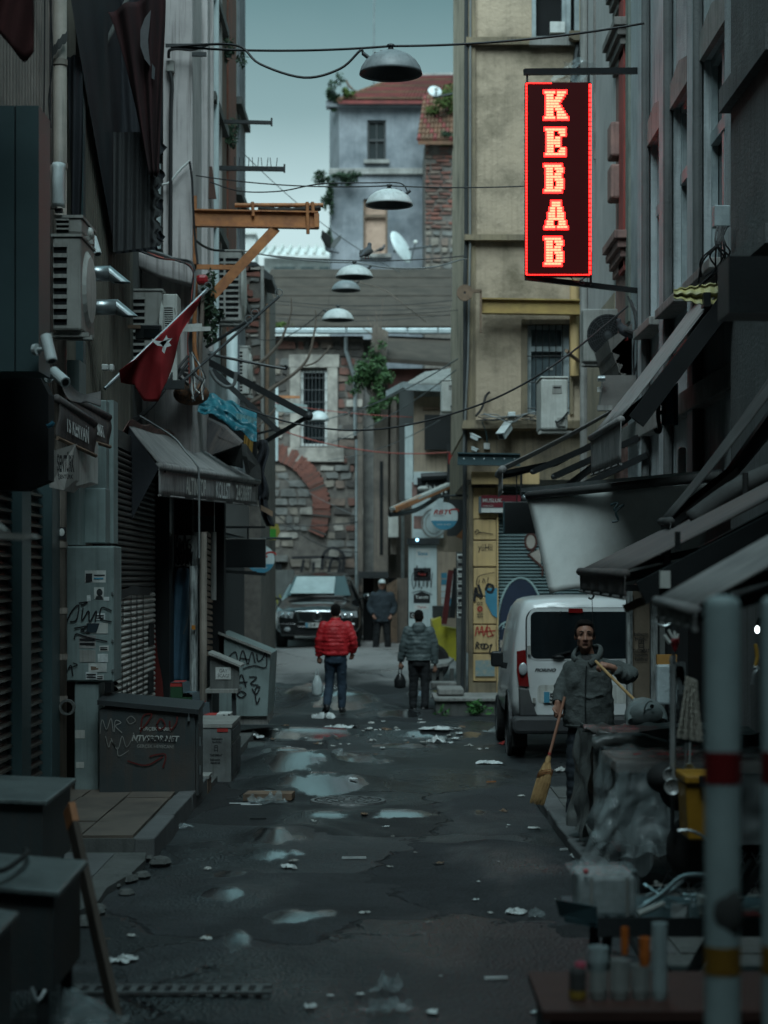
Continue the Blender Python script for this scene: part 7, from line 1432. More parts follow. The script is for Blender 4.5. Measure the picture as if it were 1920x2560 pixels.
npl=A('number_plate',MB().box(c0-.26,c0+.26,yF-.05,yF-.02,zc+.46,zc+.57),m_paper,vt);A('blue_band',MB().box(c0-.255,c0-.2,yF-.055,yF-.051,zc+.465,zc+.565),m_tblue,npl);text('34',m_tblack,vt,(c0-.1,yF-.054,zc+.515),ux,uz,.13,.075,bold=.02)
A('bumper_intake',MB().box(c0-.5,c0+.5,yF-.01,yF+.05,zc+.3,zc+.4),m_void,vt);A('bumper',MB().prism([V((c0+x,yF,zc+z)) for x,z in((-.86,.56),(-.5,.56),(-.42,.5),(.42,.5),(.5,.56),(.86,.56),(.8,.27),(-.8,.27))],(0,.15,0)),m_carb,vt,bev=.03)
# ------------------------------------------------------------------ people
m_skin=M('skin',(.3,.155,.105),(.25,.12,.085),rough=.55,sc=20,bump=.04,bs=200)
m_hair=M('dark_hair',(.008,.0065,.006),rough=.9,spec=.15,bump=.9,bs=150)
def headmesh(mb,c,s,yaw=0,pitch=0):
    M3=Matrix.Rotation(yaw,3,'Z')@Matrix.Rotation(pitch,3,'X');k=lambda x,y,z:V(c)+M3@V((x*s,y*s,z*s));b=lambda x,y,z,r,n=14:mb.ball(k(x,y,z),tuple(q*s for q in r),n,10,M3)
    b(0,.01,.03,(.076,.095,.088),20);b(0,-.02,-.035,(.062,.07,.075),18);b(0,-.04,-.07,(.052,.044,.042));b(0,-.07,-.093,(.026,.02,.018));b(-.045,.0,-.06,(.02,.04,.035));b(.045,.0,-.06,(.02,.04,.035))
    mb.limb([k(0,-.082,.02),k(0,-.1,-.015),k(0,-.107,-.027)],[.009*s,.011*s,.014*s],8);b(-.013,-.095,-.03,(.011,.011,.009));b(.013,-.095,-.03,(.011,.011,.009))
    for sx_ in(-1,1):
        b(sx_*.031,-.074,.036,(.025,.014,.008));b(sx_*.042,-.056,-.022,(.024,.02,.02));b(sx_*.078,.012,-.005,(.012,.022,.034))
    b(0,-.084,-.055,(.024,.012,.006));b(0,-.083,-.068,(.02,.012,.007))
    return k
def hand(mb,w_,d,s,curl,up,side=1):
    d=V(d).normalized();curl=(V(curl)-d*V(curl).dot(d)).normalized();a=d.cross(curl).normalized()*side;w_=V(w_)
    mb.limb([w_-d*.02*s,w_+d*.03*s,w_+d*.075*s],[.026*s,.032*s,.034*s],10);mb.ball(w_+d*.05*s+a*.018*s,.026*s,10,7);mb.ball(w_+d*.05*s-a*.018*s,.026*s,10,7)
    for i,L_ in enumerate((.066,.075,.07,.054)):
        b0=w_+d*.085*s+a*(.03-.02*i)*s;p1=b0+(d*.75+curl*.5)*L_*.45*s;p2=p1+(d*-.15+curl*.95)*L_*.4*s;p3=p2+(d*-.8+curl*.4)*L_*.35*s
        mb.limb([b0,p1,p2,p3],[.0105*s,.0098*s,.009*s,.008*s],8)
    t0=w_+d*.025*s+a*.03*s;mb.limb([t0,t0+(d*.5+a*.6+curl*.4)*.035*s,t0+(d*.9+a*.25+curl*1.0)*.055*s],[.014*s,.012*s,.009*s],8)
def torso(mb,secs,n=26,puff=0,pitch=.06):
    pts=[]
    C_=smooth([s[0] for s in secs],10);W_=smoothr([s[1] for s in secs],10);D_=smoothr([s[2] for s in secs],10)
    vs=[];fs=[]
    for i,c in enumerate(C_):
        for j in range(n):
            q=2*math.pi*j/n;cx_,sy_=math.cos(q),math.sin(q);e_=.82;w3=V((cx_*1.6,sy_*1.6,c.z*4));k=puff*(abs(math.sin((c.z+.016*mnoise.noise(w3))*math.pi/pitch))**.6*(1+.7*mnoise.noise(w3*2.3))-.5)+.014*mnoise.noise(w3*1.3+V((5,1,2)))
            vs.append(c+V(((W_[i]+k)*math.copysign(abs(cx_)**e_,cx_),(D_[i]+k)*math.copysign(abs(sy_)**e_,sy_),0)))
    m=len(C_)
    for i in range(m-1):
        for j in range(n):fs.append((i*n+j,i*n+(j+1)%n,(i+1)*n+(j+1)%n,(i+1)*n+j))
    fs+=[tuple(range(n-1,-1,-1)),tuple(range((m-1)*n,m*n))]
    return mb.add(vs,fs)
def sleeve(mb,pts,rr,puff=0,pitch=.05,fold=.0):
    P_=smooth(pts,14);R_=smoothr(rr,14);L_=0;out_=[]
    for i,p in enumerate(P_):
        if i:L_+=(p-P_[i-1]).length
        out_.append(R_[i]+puff*(abs(math.sin(L_*math.pi/pitch))**.6-.5)+fold*math.sin(L_*75+1.5*math.sin(L_*31)))
    mb.tube(P_,out_,14);mb.ball(P_[0],R_[0],12,8);return mb
def shoe(t,a,d,mat,s=1,sole=None):
    a=V(a);d=V(d).normalized();mb=MB().limb([a-d*.04*s+V((0,0,.05*s)),a+d*.08*s+V((0,0,.045*s)),a+d*.19*s+V((0,0,.035*s))],[.045*s,.045*s,.035*s],12);mb.limb([a-d*.02*s+V((0,0,.05)),a+V((0,0,.11*s))],[.045*s,.042*s],10)
    o=A('shoe',mb,mat,t,vox=.01);k=d.cross(V((0,0,1))).normalized()
    A('sole',MB().prism([a-d*.085*s+k*.03*s,a+d*.1*s+k*.045*s,a+d*.22*s+k*.025*s,a+d*.22*s-k*.025*s,a+d*.1*s-k*.045*s,a-d*.085*s-k*.03*s],(0,0,.022*s)),sole or m_rubber,o)
# --- the sweeper
YS_=15.8
def q(px,py,dy=0):return P(px,py,YS_+dy)
t=T('person','young man in grey zipped fleece holding a straw broom on the right pavement','person',q(1450,2052))
hc=q(1462,1590);body=MB();k=headmesh(body,hc,.98,yaw=-.06)
body.limb([hc+V((0,.03,-.06)),q(1470,1640,.04),q(1470,1665,.04)],[.052,.056,.07],14)
torso(body,[(q(1470,1650,.04),.1,.07),(q(1470,1700,.04),.17,.09),(q(1470,1790,.04),.15,.09),(q(1472,1830,.04),.16,.1)],18)
for sx_ in(-1,1):body.limb([q(1472+25*sx_,1830,.04),q(1470+28*sx_,1930,.02),q(1462+28*sx_,2038,.05)],[.075,.052,.038])
WR,WL=q(1394,1760,-.1),q(1528,1668,-.27)
hand(body,WR,V((.015,-.03,-1)),.98,V((.35,-.75,0)),None,1)
hand(body,WL,V((-1,-.1,.18)),.98,V((-.2,.1,-1)),None,-1)
body.limb([q(1399,1735,-.03),WR],[.03,.027]);body.limb([q(1556,1686,-.22),WL],[.03,.028])
A('body',body,m_skin,t,vox=.0065,sm=2)
hr=MB().ball(k(0,.03,.063),(.083,.083,.074),18,12);hr.ball(k(0,.05,.02),(.077,.06,.075),16,10);
for i in range(90):
    r_=random.Random(i);a=r_.uniform(0,6.28);e_=r_.uniform(.25,1.0);p=k(.074*math.cos(a)*e_,.03+.084*math.sin(a)*e_,.072+.062*math.sqrt(max(0,1-e_*e_)));hr.ball(p,r_.uniform(.008,.013),6,5)
hr.ball(k(-.077,.0,.03),(.012,.03,.04));hr.ball(k(.077,.0,.03),(.012,.03,.04));hr.limb([k(-.05,-.042,.1),k(-.01,-.058,.104),k(.05,-.042,.1)],[.012,.013,.012],8)
A('hair',hr,m_hair,t,vox=.006,sm=1)
for sx_ in(-1,1):
    A('eyebrow',MB().tube([k(sx_*.014,-.087,.037),k(sx_*.032,-.087,.043),k(sx_*.052,-.072,.036)],[.0045,.0055,.003],6),m_hair,t)
    ey=A('eye',MB().ball(k(sx_*.031,-.072,.02),(.011,.0085,.0058),12,8),m_paper,t);A('iris',MB().ball(k(sx_*.031,-.079,.02),(.0065,.004,.0065),10,6),m_tblack,ey);A('eyelid',MB().tube([k(sx_*.016,-.08,.024),k(sx_*.031,-.084,.0285),k(sx_*.046,-.075,.024)],.004,6),m_skin,ey)
A('lips',MB().tube([k(-.024,-.089,-.061),k(-.008,-.097,-.058),k(.008,-.097,-.058),k(.024,-.089,-.061)],[.002,.0045,.0045,.002],6),M('lip',(.2,.08,.065),bump=0),t)
A('moustache_shadow',MB().tube([k(-.026,-.09,-.05),k(0,-.1,-.045),k(.026,-.09,-.05)],[.003,.004,.003],6),m_hair,t) if False else None
m_flc=M('grey_fleece',(.075,.085,.083),(.05,.058,.056),rough=.95,sc=9,bump=.5,bs=70)
j=MB();Z=V((0,.04,0))
torso(j,[(q(1472,1634,.05),.07,.065),(q(1471,1644,.04),.115,.085),(q(1470,1654,.035),.165,.1),(q(1469,1674,.03),.2,.115),(q(1468,1720,.03),.205,.13),(q(1470,1770,.02),.205,.14),(q(1472,1800,.02),.215,.15),(q(1473,1818,.02),.2,.14)],30)
for z_,am in((1742,.0045),(1766,.006),(1786,.0055)):
    j.tube(smooth([q(1418,z_+6,-.02),q(1445,z_-4,-.105),q(1475,z_+3,-.118),q(1505,z_-5,-.1),q(1528,z_+5,-.01)]),am,6)
sleeve(j,[q(1425,1668,.03),q(1409,1705,.03),q(1398,1738,-.04),q(1394,1758,-.09)],[.058,.06,.053,.05],fold=.0035)
sleeve(j,[q(1514,1666,.03),q(1548,1671,-.02),q(1578,1684,-.1),q(1562,1694,-.22),q(1540,1676,-.27)],[.058,.06,.06,.052,.048],fold=.0035)
A('jacket',j,m_flc,t,vox=.009,sm=3,fold=.03)
A('hem',MB().tube([q(1473,1812,.02)+V((.2*math.cos(a),.14*math.sin(a),0)) for a in[i*math.pi/14 for i in range(29)]],.018,8,cap=False),m_flc,t)
A('collar',MB().tube(smooth([q(1440,1652,-.04),q(1433,1640,.02),q(1445,1622,.1),q(1475,1618,.12),q(1500,1618,.09),q(1500,1635,.0),q(1488,1652,-.06),q(1474,1662,-.08)]),.018,8,flat=1.7),m_flc,t,sm=True)
A('zip',MB().tube([q(1466,1664,-.1),q(1464,1700,-.118),q(1463,1750,-.14),q(1464,1806,-.145)],.005,6),m_black,t);A('shirt',MB().ball(q(1468,1652,-.015),(.06,.05,.06)),m_aw3,t)
text('istanbul',m_acd,t,q(1484,1677,-.137),ux,uz,.075,.018,name='print')
tr=MB();m_trs=M('dark_blue_trousers',(.022,.03,.038),(.015,.02,.026),rough=.9,sc=8,bump=.3,bs=50)
torso(tr,[(q(1473,1800,.03),.17,.12),(q(1473,1840,.03),.18,.13),(q(1473,1862,.03),.17,.12)],20)
sleeve(tr,[q(1446,1850,.03),q(1440,1930,.0),q(1438,1985,.02),q(1434,2034,.04)],[.1,.082,.072,.068],fold=.004);sleeve(tr,[q(1498,1850,.03),q(1502,1930,.04),q(1498,1985,.06),q(1500,2034,.06)],[.1,.082,.072,.068],fold=.004)
A('trousers',tr,m_trs,t,vox=.012,fold=.03)
shoe(t,q(1434,2051,.02),(-.15,-1,0),m_acw,1.0,m_acd);shoe(t,q(1500,2051,.06),(.2,-1,0),m_acw,1.0,m_acd)
bt=T('straw_broom','straw broom with reddish wooden handle standing on the road by the kerb','broom',P(1350,2010,15.55));hb,ht_=P(1371,1897,15.55),P(1412,1742,15.65)
A('handle',MB().tube([hb,ht_],.0125,10),M('reddish_wood',(.32,.15,.1),(.22,.11,.07),sc=8,rough=.55),bt)
m_straw=M('broom_straw',(.42,.27,.12),(.3,.18,.075),rough=.85,sc=30,dirt=.2);sb=MB();tip=P(1345,2012,15.5);ax_=(tip-hb);dd,u_,n_=basis(ax_)
A('binding',MB().tube([hb+dd*-.02,hb+dd*.05,hb+dd*.1],[.02,.026,.04],12),m_straw,bt)
rb=random.Random(3)
for i in range(420):
    a=rb.uniform(0,6.28);r0=rb.random()**.5;p0=hb+dd*rb.uniform(.03,.07)+(u_*math.cos(a)*.03+n_*math.sin(a)*.025)*r0;p1=hb+ax_*.5+(u_*math.cos(a)*.085+n_*math.sin(a)*.045)*r0;p2=tip+(u_*math.cos(a)*.08+n_*math.sin(a)*.05)*r0+dd*rb.uniform(-.07,.0)+V((-.01,0,0));
    sb.tube([p0,p0.lerp(p1,.55)+(u_*math.cos(a)*.02)*r0,p1,p2],[.0035,.003,.0028,.0018],4,cap=False)
A('straw',sb,m_straw,bt,kind='stuff');core=MB().tube([hb+dd*.04,hb+ax_*.35,hb+ax_*.8],[.026,.07,.065],12,flat=.55);A('core',core,M('straw_core',(.25,.15,.06),sc=30,stretch=(3,3,1)),bt,sm=True)
for f_ in(.3,.34,.38):c_=hb+ax_*f_;A('stitching',MB().tube([c_+u_*.085*math.cos(a)*(.75+.4*f_)+n_*.046*math.sin(a)+dd*.03*math.cos(a) for a in[i*math.pi/10 for i in range(21)]],.004,5,cap=False),m_rust,bt)
A('red_tape',MB().tube([hb+dd*-.05,hb+dd*-.035],.0135,10),m_tred,bt)
dt=T('dustpan','grey rounded dustpan resting on the covered cart with long wooden stick','dustpan',P(1610,1800,14.9));A('handle',MB().tube([P(1489,1653,15.45),P(1592,1756,15.0)],.0125,10),m_straw,dt);c_=P(1614,1800,14.85)
m_gpl=M('grey_plastic',(.2,.225,.22),(.15,.17,.17),rough=.45,dirt=.3)
A('pan',MB().grid(lambda u,v:c_+V((.165*math.cos(math.pi*u)*math.cos((v-.4)*1.5)**.5,-.13+.26*v+.05*math.sin(math.pi*u),.165*math.sin(math.pi*u)**.75*math.sin(min(1,.12+v*1.6)*math.pi/2))),24,14).ball(c_+V((0,-.02,.02)),(.15,.12,.12),18,10),m_gpl,dt,sm=True);A('rib',MB().tube([c_+V((.02-.06*math.cos(a),-.135,.155*math.sin(a))) for a in[.5+i*.1 for i in range(14)]],.006,6),m_gpl,dt);A('hang_hole',MB().lathe([(.001,-.002),(.016,0)],c_+V((.03,-.14,.115)),12,ax='y'),m_void,dt)
A('socket',MB().tube([P(1585,1750,15.0),P(1598,1765,14.95)],.022,10),m_gpl,dt)
# --- people walking away / standing
def walker(Y,px,feet,hgt,label,jmat,tmat,smat,puff,pitch,arms,legs,hat=None,hood=False,facing=1,pockets=False):
    s=hgt/1.75;gz=P(0,feet,Y).z;x0=P(px,0,Y).x;t=T('person',label,'person',(x0,Y,gz));k3=lambda x,y,z:V((x0+x*s,Y+y*s*facing,gz+z*s));S3=s
    b=MB();hm=headmesh(b,k3(0,.02,1.635),s*.98,yaw=(math.pi if facing>0 else 0));b.limb([k3(0,.0,1.58),k3(0,-.01,1.5),k3(0,-.01,1.44)],[.052*s,.055*s,.07*s])
    torso(b,[(k3(0,0,1.46),.1*s,.07*s),(k3(0,0,1.3),.16*s,.09*s),(k3(0,0,.95),.15*s,.09*s)],16)
    for(w0,d_,c_) in arms['hands']:hand(b,k3(*w0),V((d_[0],d_[1]*facing,d_[2])),s*.95,V((c_[0],c_[1]*facing,c_[2])),None,1)
    for l_ in legs:b.limb([k3(*l_[0]),k3(*l_[1]),k3(*l_[2])],[.07*s,.05*s,.04*s],10)
    A('body',b,m_skin,t,vox=.011)
    j=MB();torso(j,[(k3(0,0,1.5),.075*s,.075*s),(k3(0,0,1.455),.15*s,.1*s),(k3(0,0,1.4),.21*s,.13*s),(k3(0,0,1.2),.225*s,.15*s),(k3(0,0,1.0),.21*s,.145*s),(k3(0,0,arms.get('hem',.86)),.215*s,.15*s)],30,puff*s,pitch)
    for a_ in arms['sleeves']:sleeve(j,[k3(*p_) for p_ in a_],[.085*s,.075*s,.065*s,.055*s][:len(a_)] if len(a_)>3 else[.085*s,.072*s,.055*s],puff*s,pitch,.0 if puff else .004)
    if hood:j.ball(k3(0,-.09,1.47),(.125*s,.07*s,.09*s));j.ball(k3(0,-.115,1.43),(.1*s,.05*s,.08*s))
    A('jacket',j,jmat,t,vox=.011,sm=1 if puff else 3,fold=.025)
    if not hood:A('collar',MB().lathe([(.075*s,0),(.082*s,.03*s),(.078*s,.06*s),(.068*s,.062*s)],k3(0,.005,1.475),20),jmat,t,sm=True)
    r_=MB();torso(r_,[(k3(0,0,.98),.17*s,.125*s),(k3(0,0,.88),.18*s,.13*s),(k3(0,0,.8),.16*s,.12*s)],18)
    for l_ in legs:sleeve(r_,[k3(*l_[0]),k3(*l_[1]),k3(l_[2][0],l_[2][1],l_[2][2]-.01)],[.1*s,.078*s,.064*s],fold=.003)
    A('trousers',r_,tmat,t,vox=.013,fold=.03)
    for l_ in legs:p_=k3(*l_[2]);p_.z-=.085*s;shoe(t,p_,(l_[3][0],l_[3][1]*facing,l_[3][2]),smat[0],s,smat[1])
    if not hat:
        h=MB().ball(hm(0,.03,.045),tuple(v_*s for v_ in(.082,.088,.085)),16,12);h.ball(hm(0,.05,-.0),tuple(v_*s for v_ in(.076,.062,.08)),14,10);A('hair',h,m_hair,t,vox=.01)
    else:
        h=MB().ball(hm(0,.012,.06),tuple(v_*s for v_ in(.086,.1,.075)),18,12);A('cap',h,m_litter,t,vox=.01);A('cap_brim',MB().prism([hm(-.07,-.06,.062),hm(-.06,-.15,.045),hm(0,-.175,.042),hm(.06,-.15,.045),hm(.07,-.06,.062)],V((0,0,.012))),m_litter,t)
        A('hair',MB().ball(hm(0,.045,.0),tuple(v_*s for v_ in(.08,.062,.05))),M('grey_hair',(.12,.12,.12),bump=0),t)
    return t,k3,s
m_red=M('red_puffer',(.46,.014,.02),(.32,.01,.015),rough=.55,sc=6,bump=.25,bs=40);m_gpf=M('grey_puffer',(.075,.098,.1),(.05,.068,.07),rough=.55,sc=6,bump=.25,bs=40);m_navy=M('navy_coat',(.03,.042,.052),(.02,.028,.036),rough=.85,bump=.3)
m_jean=M('blue_jeans',(.022,.04,.062),(.015,.028,.045),rough=.9,sc=9,bump=.2);m_blk=M('black_trousers',(.012,.014,.016),rough=.9,bump=.2)
m_shoe=M('black_shoe',(.014,.014,.015),rough=.5,bump=0);m_oran=M('orange_sole',(.6,.1,.04),rough=.5,bump=0)
L_,R_=-1,1
walker(30.0,839,1783,1.70,'man in a bright red quilted jacket walking away with a pale plastic bag',m_red,m_jean,(m_shoe,m_rubber),.014,.062,{'hem':.93,'sleeves':[[(-.19,0,1.4),(-.26,.0,1.15),(-.27,.06,.92)],[(.19,0,1.4),(.28,-.03,1.16),(.27,.06,.98)]],'hands':[((-.27,.07,.9),(.02,.1,-1),(.3,.6,0)),((.265,.08,.96),(-.1,.2,-1),(-.3,.6,0))]},[[(-.09,0,.86),(-.1,.04,.48),(-.14,-.16,.13),(-.25,.9,-.25)],[(.09,0,.86),(.1,.05,.47),(.1,.03,.09),(.15,1,0)]])
walker(31.0,1047,1783,1.66,'man in grey hooded puffer jacket walking away with a black bag',m_gpf,m_blk,(m_shoe,m_oran),.013,.07,{'hem':.9,'sleeves':[[(-.19,0,1.4),(-.26,.0,1.15),(-.31,.06,.88)],[(.19,0,1.4),(.26,0,1.15),(.27,.03,.84)]],'hands':[((-.31,.06,.85),(-.05,.1,-1),(.3,.6,0)),((.275,.04,.8),(.02,.1,-1),(-.3,.6,0))]},[[(-.09,0,.86),(-.09,.04,.47),(-.1,.04,.09),(-.75,.7,0)],[(.1,0,.86),(.11,.02,.47),(.1,-.03,.1),(.8,.6,0)]],hood=True)
walker(43.0,955,1646,1.76,'older man in a white cap and dark coat standing by the car',m_navy,m_blk,(m_shoe,m_rubber),0,.06,{'hem':.82,'sleeves':[[(-.19,0,1.4),(-.27,.02,1.14),(-.2,-.12,.98)],[(.19,0,1.4),(.28,.02,1.14),(.22,-.12,.98)]],'hands':[((-.19,-.1,.97),(.3,-.2,-1),(.3,.3,0)),((.2,-.1,.97),(-.3,-.2,-1),(-.3,.3,0))]},[[(-.09,0,.84),(-.12,-.02,.47),(-.15,0,.09),(-.3,1,0)],[(.09,0,.84),(.12,-.02,.47),(.14,0,.09),(.6,1,0)]],hat=1,facing=-1) if False else None
t_,k3,s3=walker(43.0,955,1646,1.76,'older man in a white cap and dark coat standing by the car',m_navy,m_blk,(m_shoe,m_rubber),0,.06,{'hem':.82,'sleeves':[[(-.19,0,1.4),(-.27,-.02,1.14),(-.2,.12,.98)],[(.19,0,1.4),(.28,-.02,1.14),(.22,.12,.98)]],'hands':[((-.19,.1,.97),(.3,.2,-1),(.3,.3,0)),((.2,.1,.97),(-.3,.2,-1),(-.3,.3,0))]},[[(-.09,0,.84),(-.12,.02,.47),(-.15,0,.09),(-.3,1,0)],[(.09,0,.84),(.12,.02,.47),(.14,0,.09),(.6,1,0)]],hat=1,facing=-1)
def bag(c,w_,h,d,mat,label,seed):
    t=T('carrier_bag',label,'bag',V(c)-V((0,0,h)));c=V(c)
    def f(u,v):
        a=2*math.pi*u;k=(.28+.72*min(1,v*2.1)**.7)*(1+.12*mnoise.noise(V((3*math.cos(a),3*math.sin(a),v*3+seed))));
        if v>.93:k*=.8
        return c+V((w_*k*math.cos(a),d*k*math.sin(a),-.1-(h-.1)*v))
    A('bag',MB().grid(f,24,14),mat,t,sm=True);A('bottom',MB().ball(c+V((0,0,-h+.015)),(w_*.8,d*.8,.03)),mat,t)
    for k in(-1,1):A('handle',MB().tube(smooth([c+V((k*w_*.3,0,-.12)),c+V((k*.015,0,-.02)),c]),.008,6),mat,t)
bag(P(793,1672,29.95),.085,.42,.08,M('milky_bag',(.42,.47,.47),(.3,.34,.34),rough=.35,sc=12),'pale plastic carrier bag held by the man in red',1)
bag(P(1000,1668,30.95),.095,.33,.07,M('black_bag',(.012,.013,.014),rough=.3),'black carrier bag held by the man in the grey puffer jacket',4)
# ------------------------------------------------------------------ right market stalls
def drape(x0,x1,y0,y1,zt,zb,seed,flare=.06):
    mb=MB();n=56;rd_=lambda a,b:abs(mnoise.noise(V((a,b,seed))))*-.045
    mb.grid(lambda u,v:V((x0+(x1-x0)*u,y0+(y1-y0)*v,zt+.025*mnoise.noise(V((u*5,v*3,seed)))+rd_(u*7,v*4)+.02)),n,20)
    def side(a,b):
        a,b=V(a),V(b);nr=(b-a).cross(V((0,0,1))).normalized()
        mb.grid(lambda u,v:a.lerp(b,u)+V((0,0,zt+.02*mnoise.noise(V((u*5,0,seed)))-(zt-zb)*v))+nr*(flare*v*(.6+.5*math.sin(u*21+seed))+.05*mnoise.noise(V((u*7,v*4,seed+3)))-rd_(u*3.5+v*2,v*1.6-u*1.5)*1.3),n,26)
    side((x0,y0,0),(x1,y0,0));side((x0,y1,0),(x0,y0,0));side((x1,y0,0),(x1,y1,0));side((x1,y1,0),(x0,y1,0));return mb
t=T('covered_cart','market cart under a dull brown plastic cover standing beside the sweeper','cart',(2.0,14.3,.1))
A('cover',drape(1.5,2.7,13.8,14.7,.96,.2,1),m_filmd,t,sm=True);A('body',box(1.55,2.65,13.86,14.65,.2,.93),m_black,t)
A('roll',MB().tube(smooth([(1.5,13.74,.88),(1.7,13.7,.93),(2.2,13.68,.85),(2.75,13.7,.8)]),[.05,.07,.06,.06,.055,.05,.06,.065,.07,.06,.055,.05,.05,.055,.05,.05,.05,.05,.04],10),m_filmd,t,sm=True)
A('fold',MB().grid(lambda u,v:V((1.52+.8*u,13.72-.03*math.sin(u*8),1.0-.07*v-.02*math.sin(u*6+v*4))),24,6),m_filmd,t,sm=True,solid=.006)
for x in(1.6,2.5):A('wheel',MB().lathe([(.06,-.03),(.15,-.03),(.15,.03),(.06,.03)],(x,13.9,.26),20,ax='x'),m_rubber,t)
t=T('covered_table','market table wrapped in clear plastic film, nearer than the covered cart','table',(2.1,12.6,.1))
A('board',box(1.46,2.9,12.05,12.9,.86,.93),M('pale_board',(.28,.25,.23),(.2,.17,.16),sc=6,dirt=.4),t,bev=.01);A('film',drape(1.45,2.9,12.03,12.92,.945,.42,5,.08),m_film,t,sm=True)
A('body',box(1.56,2.85,12.12,12.85,.4,.85),m_void,t)
A('loose_film',MB().grid(lambda u,v:V((1.47-.27*(1-u)*v+.3*u,11.98-.1*v-.05*math.sin(u*9),.88-.5*v+.04*mnoise.noise(V((u*6,v*5,2)))-.06*(1-u)*v))+V((0,-.09,.03))*(abs(mnoise.noise(V((u*4-v*2.5,v*3+u*3,8))))*1.1),48,40),m_film,t,sm=True)
A('film_scrap',MB().grid(lambda u,v:V((1.48+.2*u,12.0+.02*math.sin(u*12),.42-.16*v*(1-.3*math.sin(u*7)))),10,6),m_film,t,sm=True)
m_pk=M('pink_print',(.5,.08,.09),bump=0)
for x in(1.57,1.72,1.78,1.84,1.9):A('print',MB().box(x,x+.045,12.06,12.1,.948+.03,.951+.03,j=.004),m_pk,t)
for x in(1.52,1.58):A('leg',box(x,x+.05,12.1,12.15,.09,.4),m_dark,t)
A('crate',box(1.48,1.68,12.12,12.6,.1,.36),m_black,t)
mesh_=MB()
for i in range(14):
    x=1.72+.085*i;mesh_.bar((x,12.1,.1),(min(2.85,x+.14),12.1,.36),.007).bar((x+.14,12.095,.1),(x,12.095,.36),.007)
A('wire_mesh',mesh_,m_dark,t,kind='stuff')
t=T('folding_tray_stall','low folding metal tray stall with blue front lip holding cutlery oddments','stall',(1.3,9.4,0));zt=.45
A('tray',MB().prism([(.86,9.15,zt),(1.0,9.0,zt),(2.2,9.0,zt),(2.2,9.75,zt),(.9,9.75,zt)],(0,0,.025)),m_teal,t);A('lip',MB().prism([(.84,9.2,zt+.02),(.99,9.0,zt+.02),(.99,9.0,zt+.1),(.82,9.2,zt+.1)],(.01,.01,0)),m_teal,t);A('lip',box(1.0,2.2,8.99,9.0,zt-.04,zt+.05),m_dark,t)
for a,b in(((1.0,9.1,zt),(.98,9.12,.0)),((1.09,9.3,zt),(1.05,9.28,0)),((1.75,9.1,zt+.3),(1.3,9.0,.0)),((1.85,9.4,zt+.25),(1.38,9.3,0)),((2.1,9.1,zt),(2.1,9.1,.1))):A('leg',MB().bar(a,b,.035),m_dark,t)
t=T('glass_case','cloudy clear plastic box wrapped in film on the corner of the tray stall','box',(1.1,9.3,zt+.03));x0,x1=.93,1.2
A('pack',box(x0,x1,9.14,9.5,zt+.03,zt+.22),M('milky_pack',(.4,.43,.43),(.25,.27,.27),rough=.3,sc=18,bump=.4,bs=20),t,bev=.02);A('film',MB().grid(lambda u,v:V((x0-.012+(x1-x0+.024)*u,9.125-.006*math.sin(u*20),zt+.03+.2*v+.01*math.sin(u*30))),20,6),m_film,t,sm=True)
for x in(x0+.05,x1-.05):A('strap',box(x,x+.012,9.118,9.121,zt+.03,zt+.22),m_acd,t)
A('crumpled_top',MB().grid(lambda u,v:V((x0-.04+.32*u,9.14+.36*v,zt+.235+.03*mnoise.noise(V((u*9,v*9,2))))),16,12),m_film,t,sm=True);A('red_cap',MB().ball((x0+.03,9.13,zt+.245),.014),m_pk,t)
def util(lab,pts,r_,mat,cat):return S(cat.replace(' ','_'),MB().tube(smooth(pts),r_,8),mat,lab,cat)
util('long curved steel handle on the tray stall',[(1.22,9.2,zt+.05),(1.34,9.25,zt+.12),(1.44,9.3,zt+.19),(1.54,9.3,zt+.2),(1.62,9.3,zt+.18)],.012,m_steel,'handle')
util('short bright metal tube lying at the front of the tray',[(1.2,9.08,zt+.05),(1.33,9.14,zt+.09)],.016,m_acw,'metal tube')
util('second steel handle crossing the curved one',[(1.26,9.3,zt+.06),(1.4,9.34,zt+.12),(1.46,9.36,zt+.17)],.012,m_steel,'handle')
for i in range(46):
    r_=random.Random(i+400);x,y=r_.uniform(1.28,2.0),r_.uniform(9.1,9.65);z=zt+.05+max(0,.14-abs(x-1.65)*.25)*r_.random();a=r_.uniform(0,6.28);l_=r_.uniform(.05,.13);d=V((math.cos(a),math.sin(a),r_.uniform(-.2,.5)))*l_
    S('cutlery',MB().tube([V((x,y,z)),V((x,y,z))+d*.6,V((x,y,z))+d],[.006,.005,r_.uniform(.008,.02)],7,flat=.5),[m_steel,m_acw,m_chrome,m_dark][i%4],'metal cutlery piece in the jumbled heap on the tray stall','cutlery','cutlery heaped on the tray stall')
S('carton',box(1.5,1.68,9.1,9.22,zt+.05,zt+.12,j=.008),m_acw,'white carton lying among the cutlery on the tray','carton');S('red_box',box(1.6,1.78,9.05,9.2,zt+.03,zt+.05),m_tred,'flat red box at the front edge of the tray','box');S('blister_pack',box(1.36,1.44,9.06,9.1,zt+.03,zt+.1,j=.005),m_litter,'small white blister pack standing on the tray','packet')
S('metal_hoop',MB().tube([V((1.55+.16*math.cos(a),9.9,.62+.17*math.sin(a))) for a in[-.6+i*.15 for i in range(17)]],.009,6),m_steel,'thin bright metal hoop rising behind the tray stall','hoop')
t=T('cup_stall','low dark stall board at the bottom right corner','stall',(.95,7.1,0));A('board',box(.57,1.6,6.9,7.6,.5,.535),M('dark_red_board2',(.05,.02,.015),rough=.6),t);A('skirt',box(.6,1.55,6.93,7.57,.12,.499),m_black,t)
for x in(.6,1.5):A('leg',box(x,x+.05,6.95,7.0,0,.12),m_dark,t)
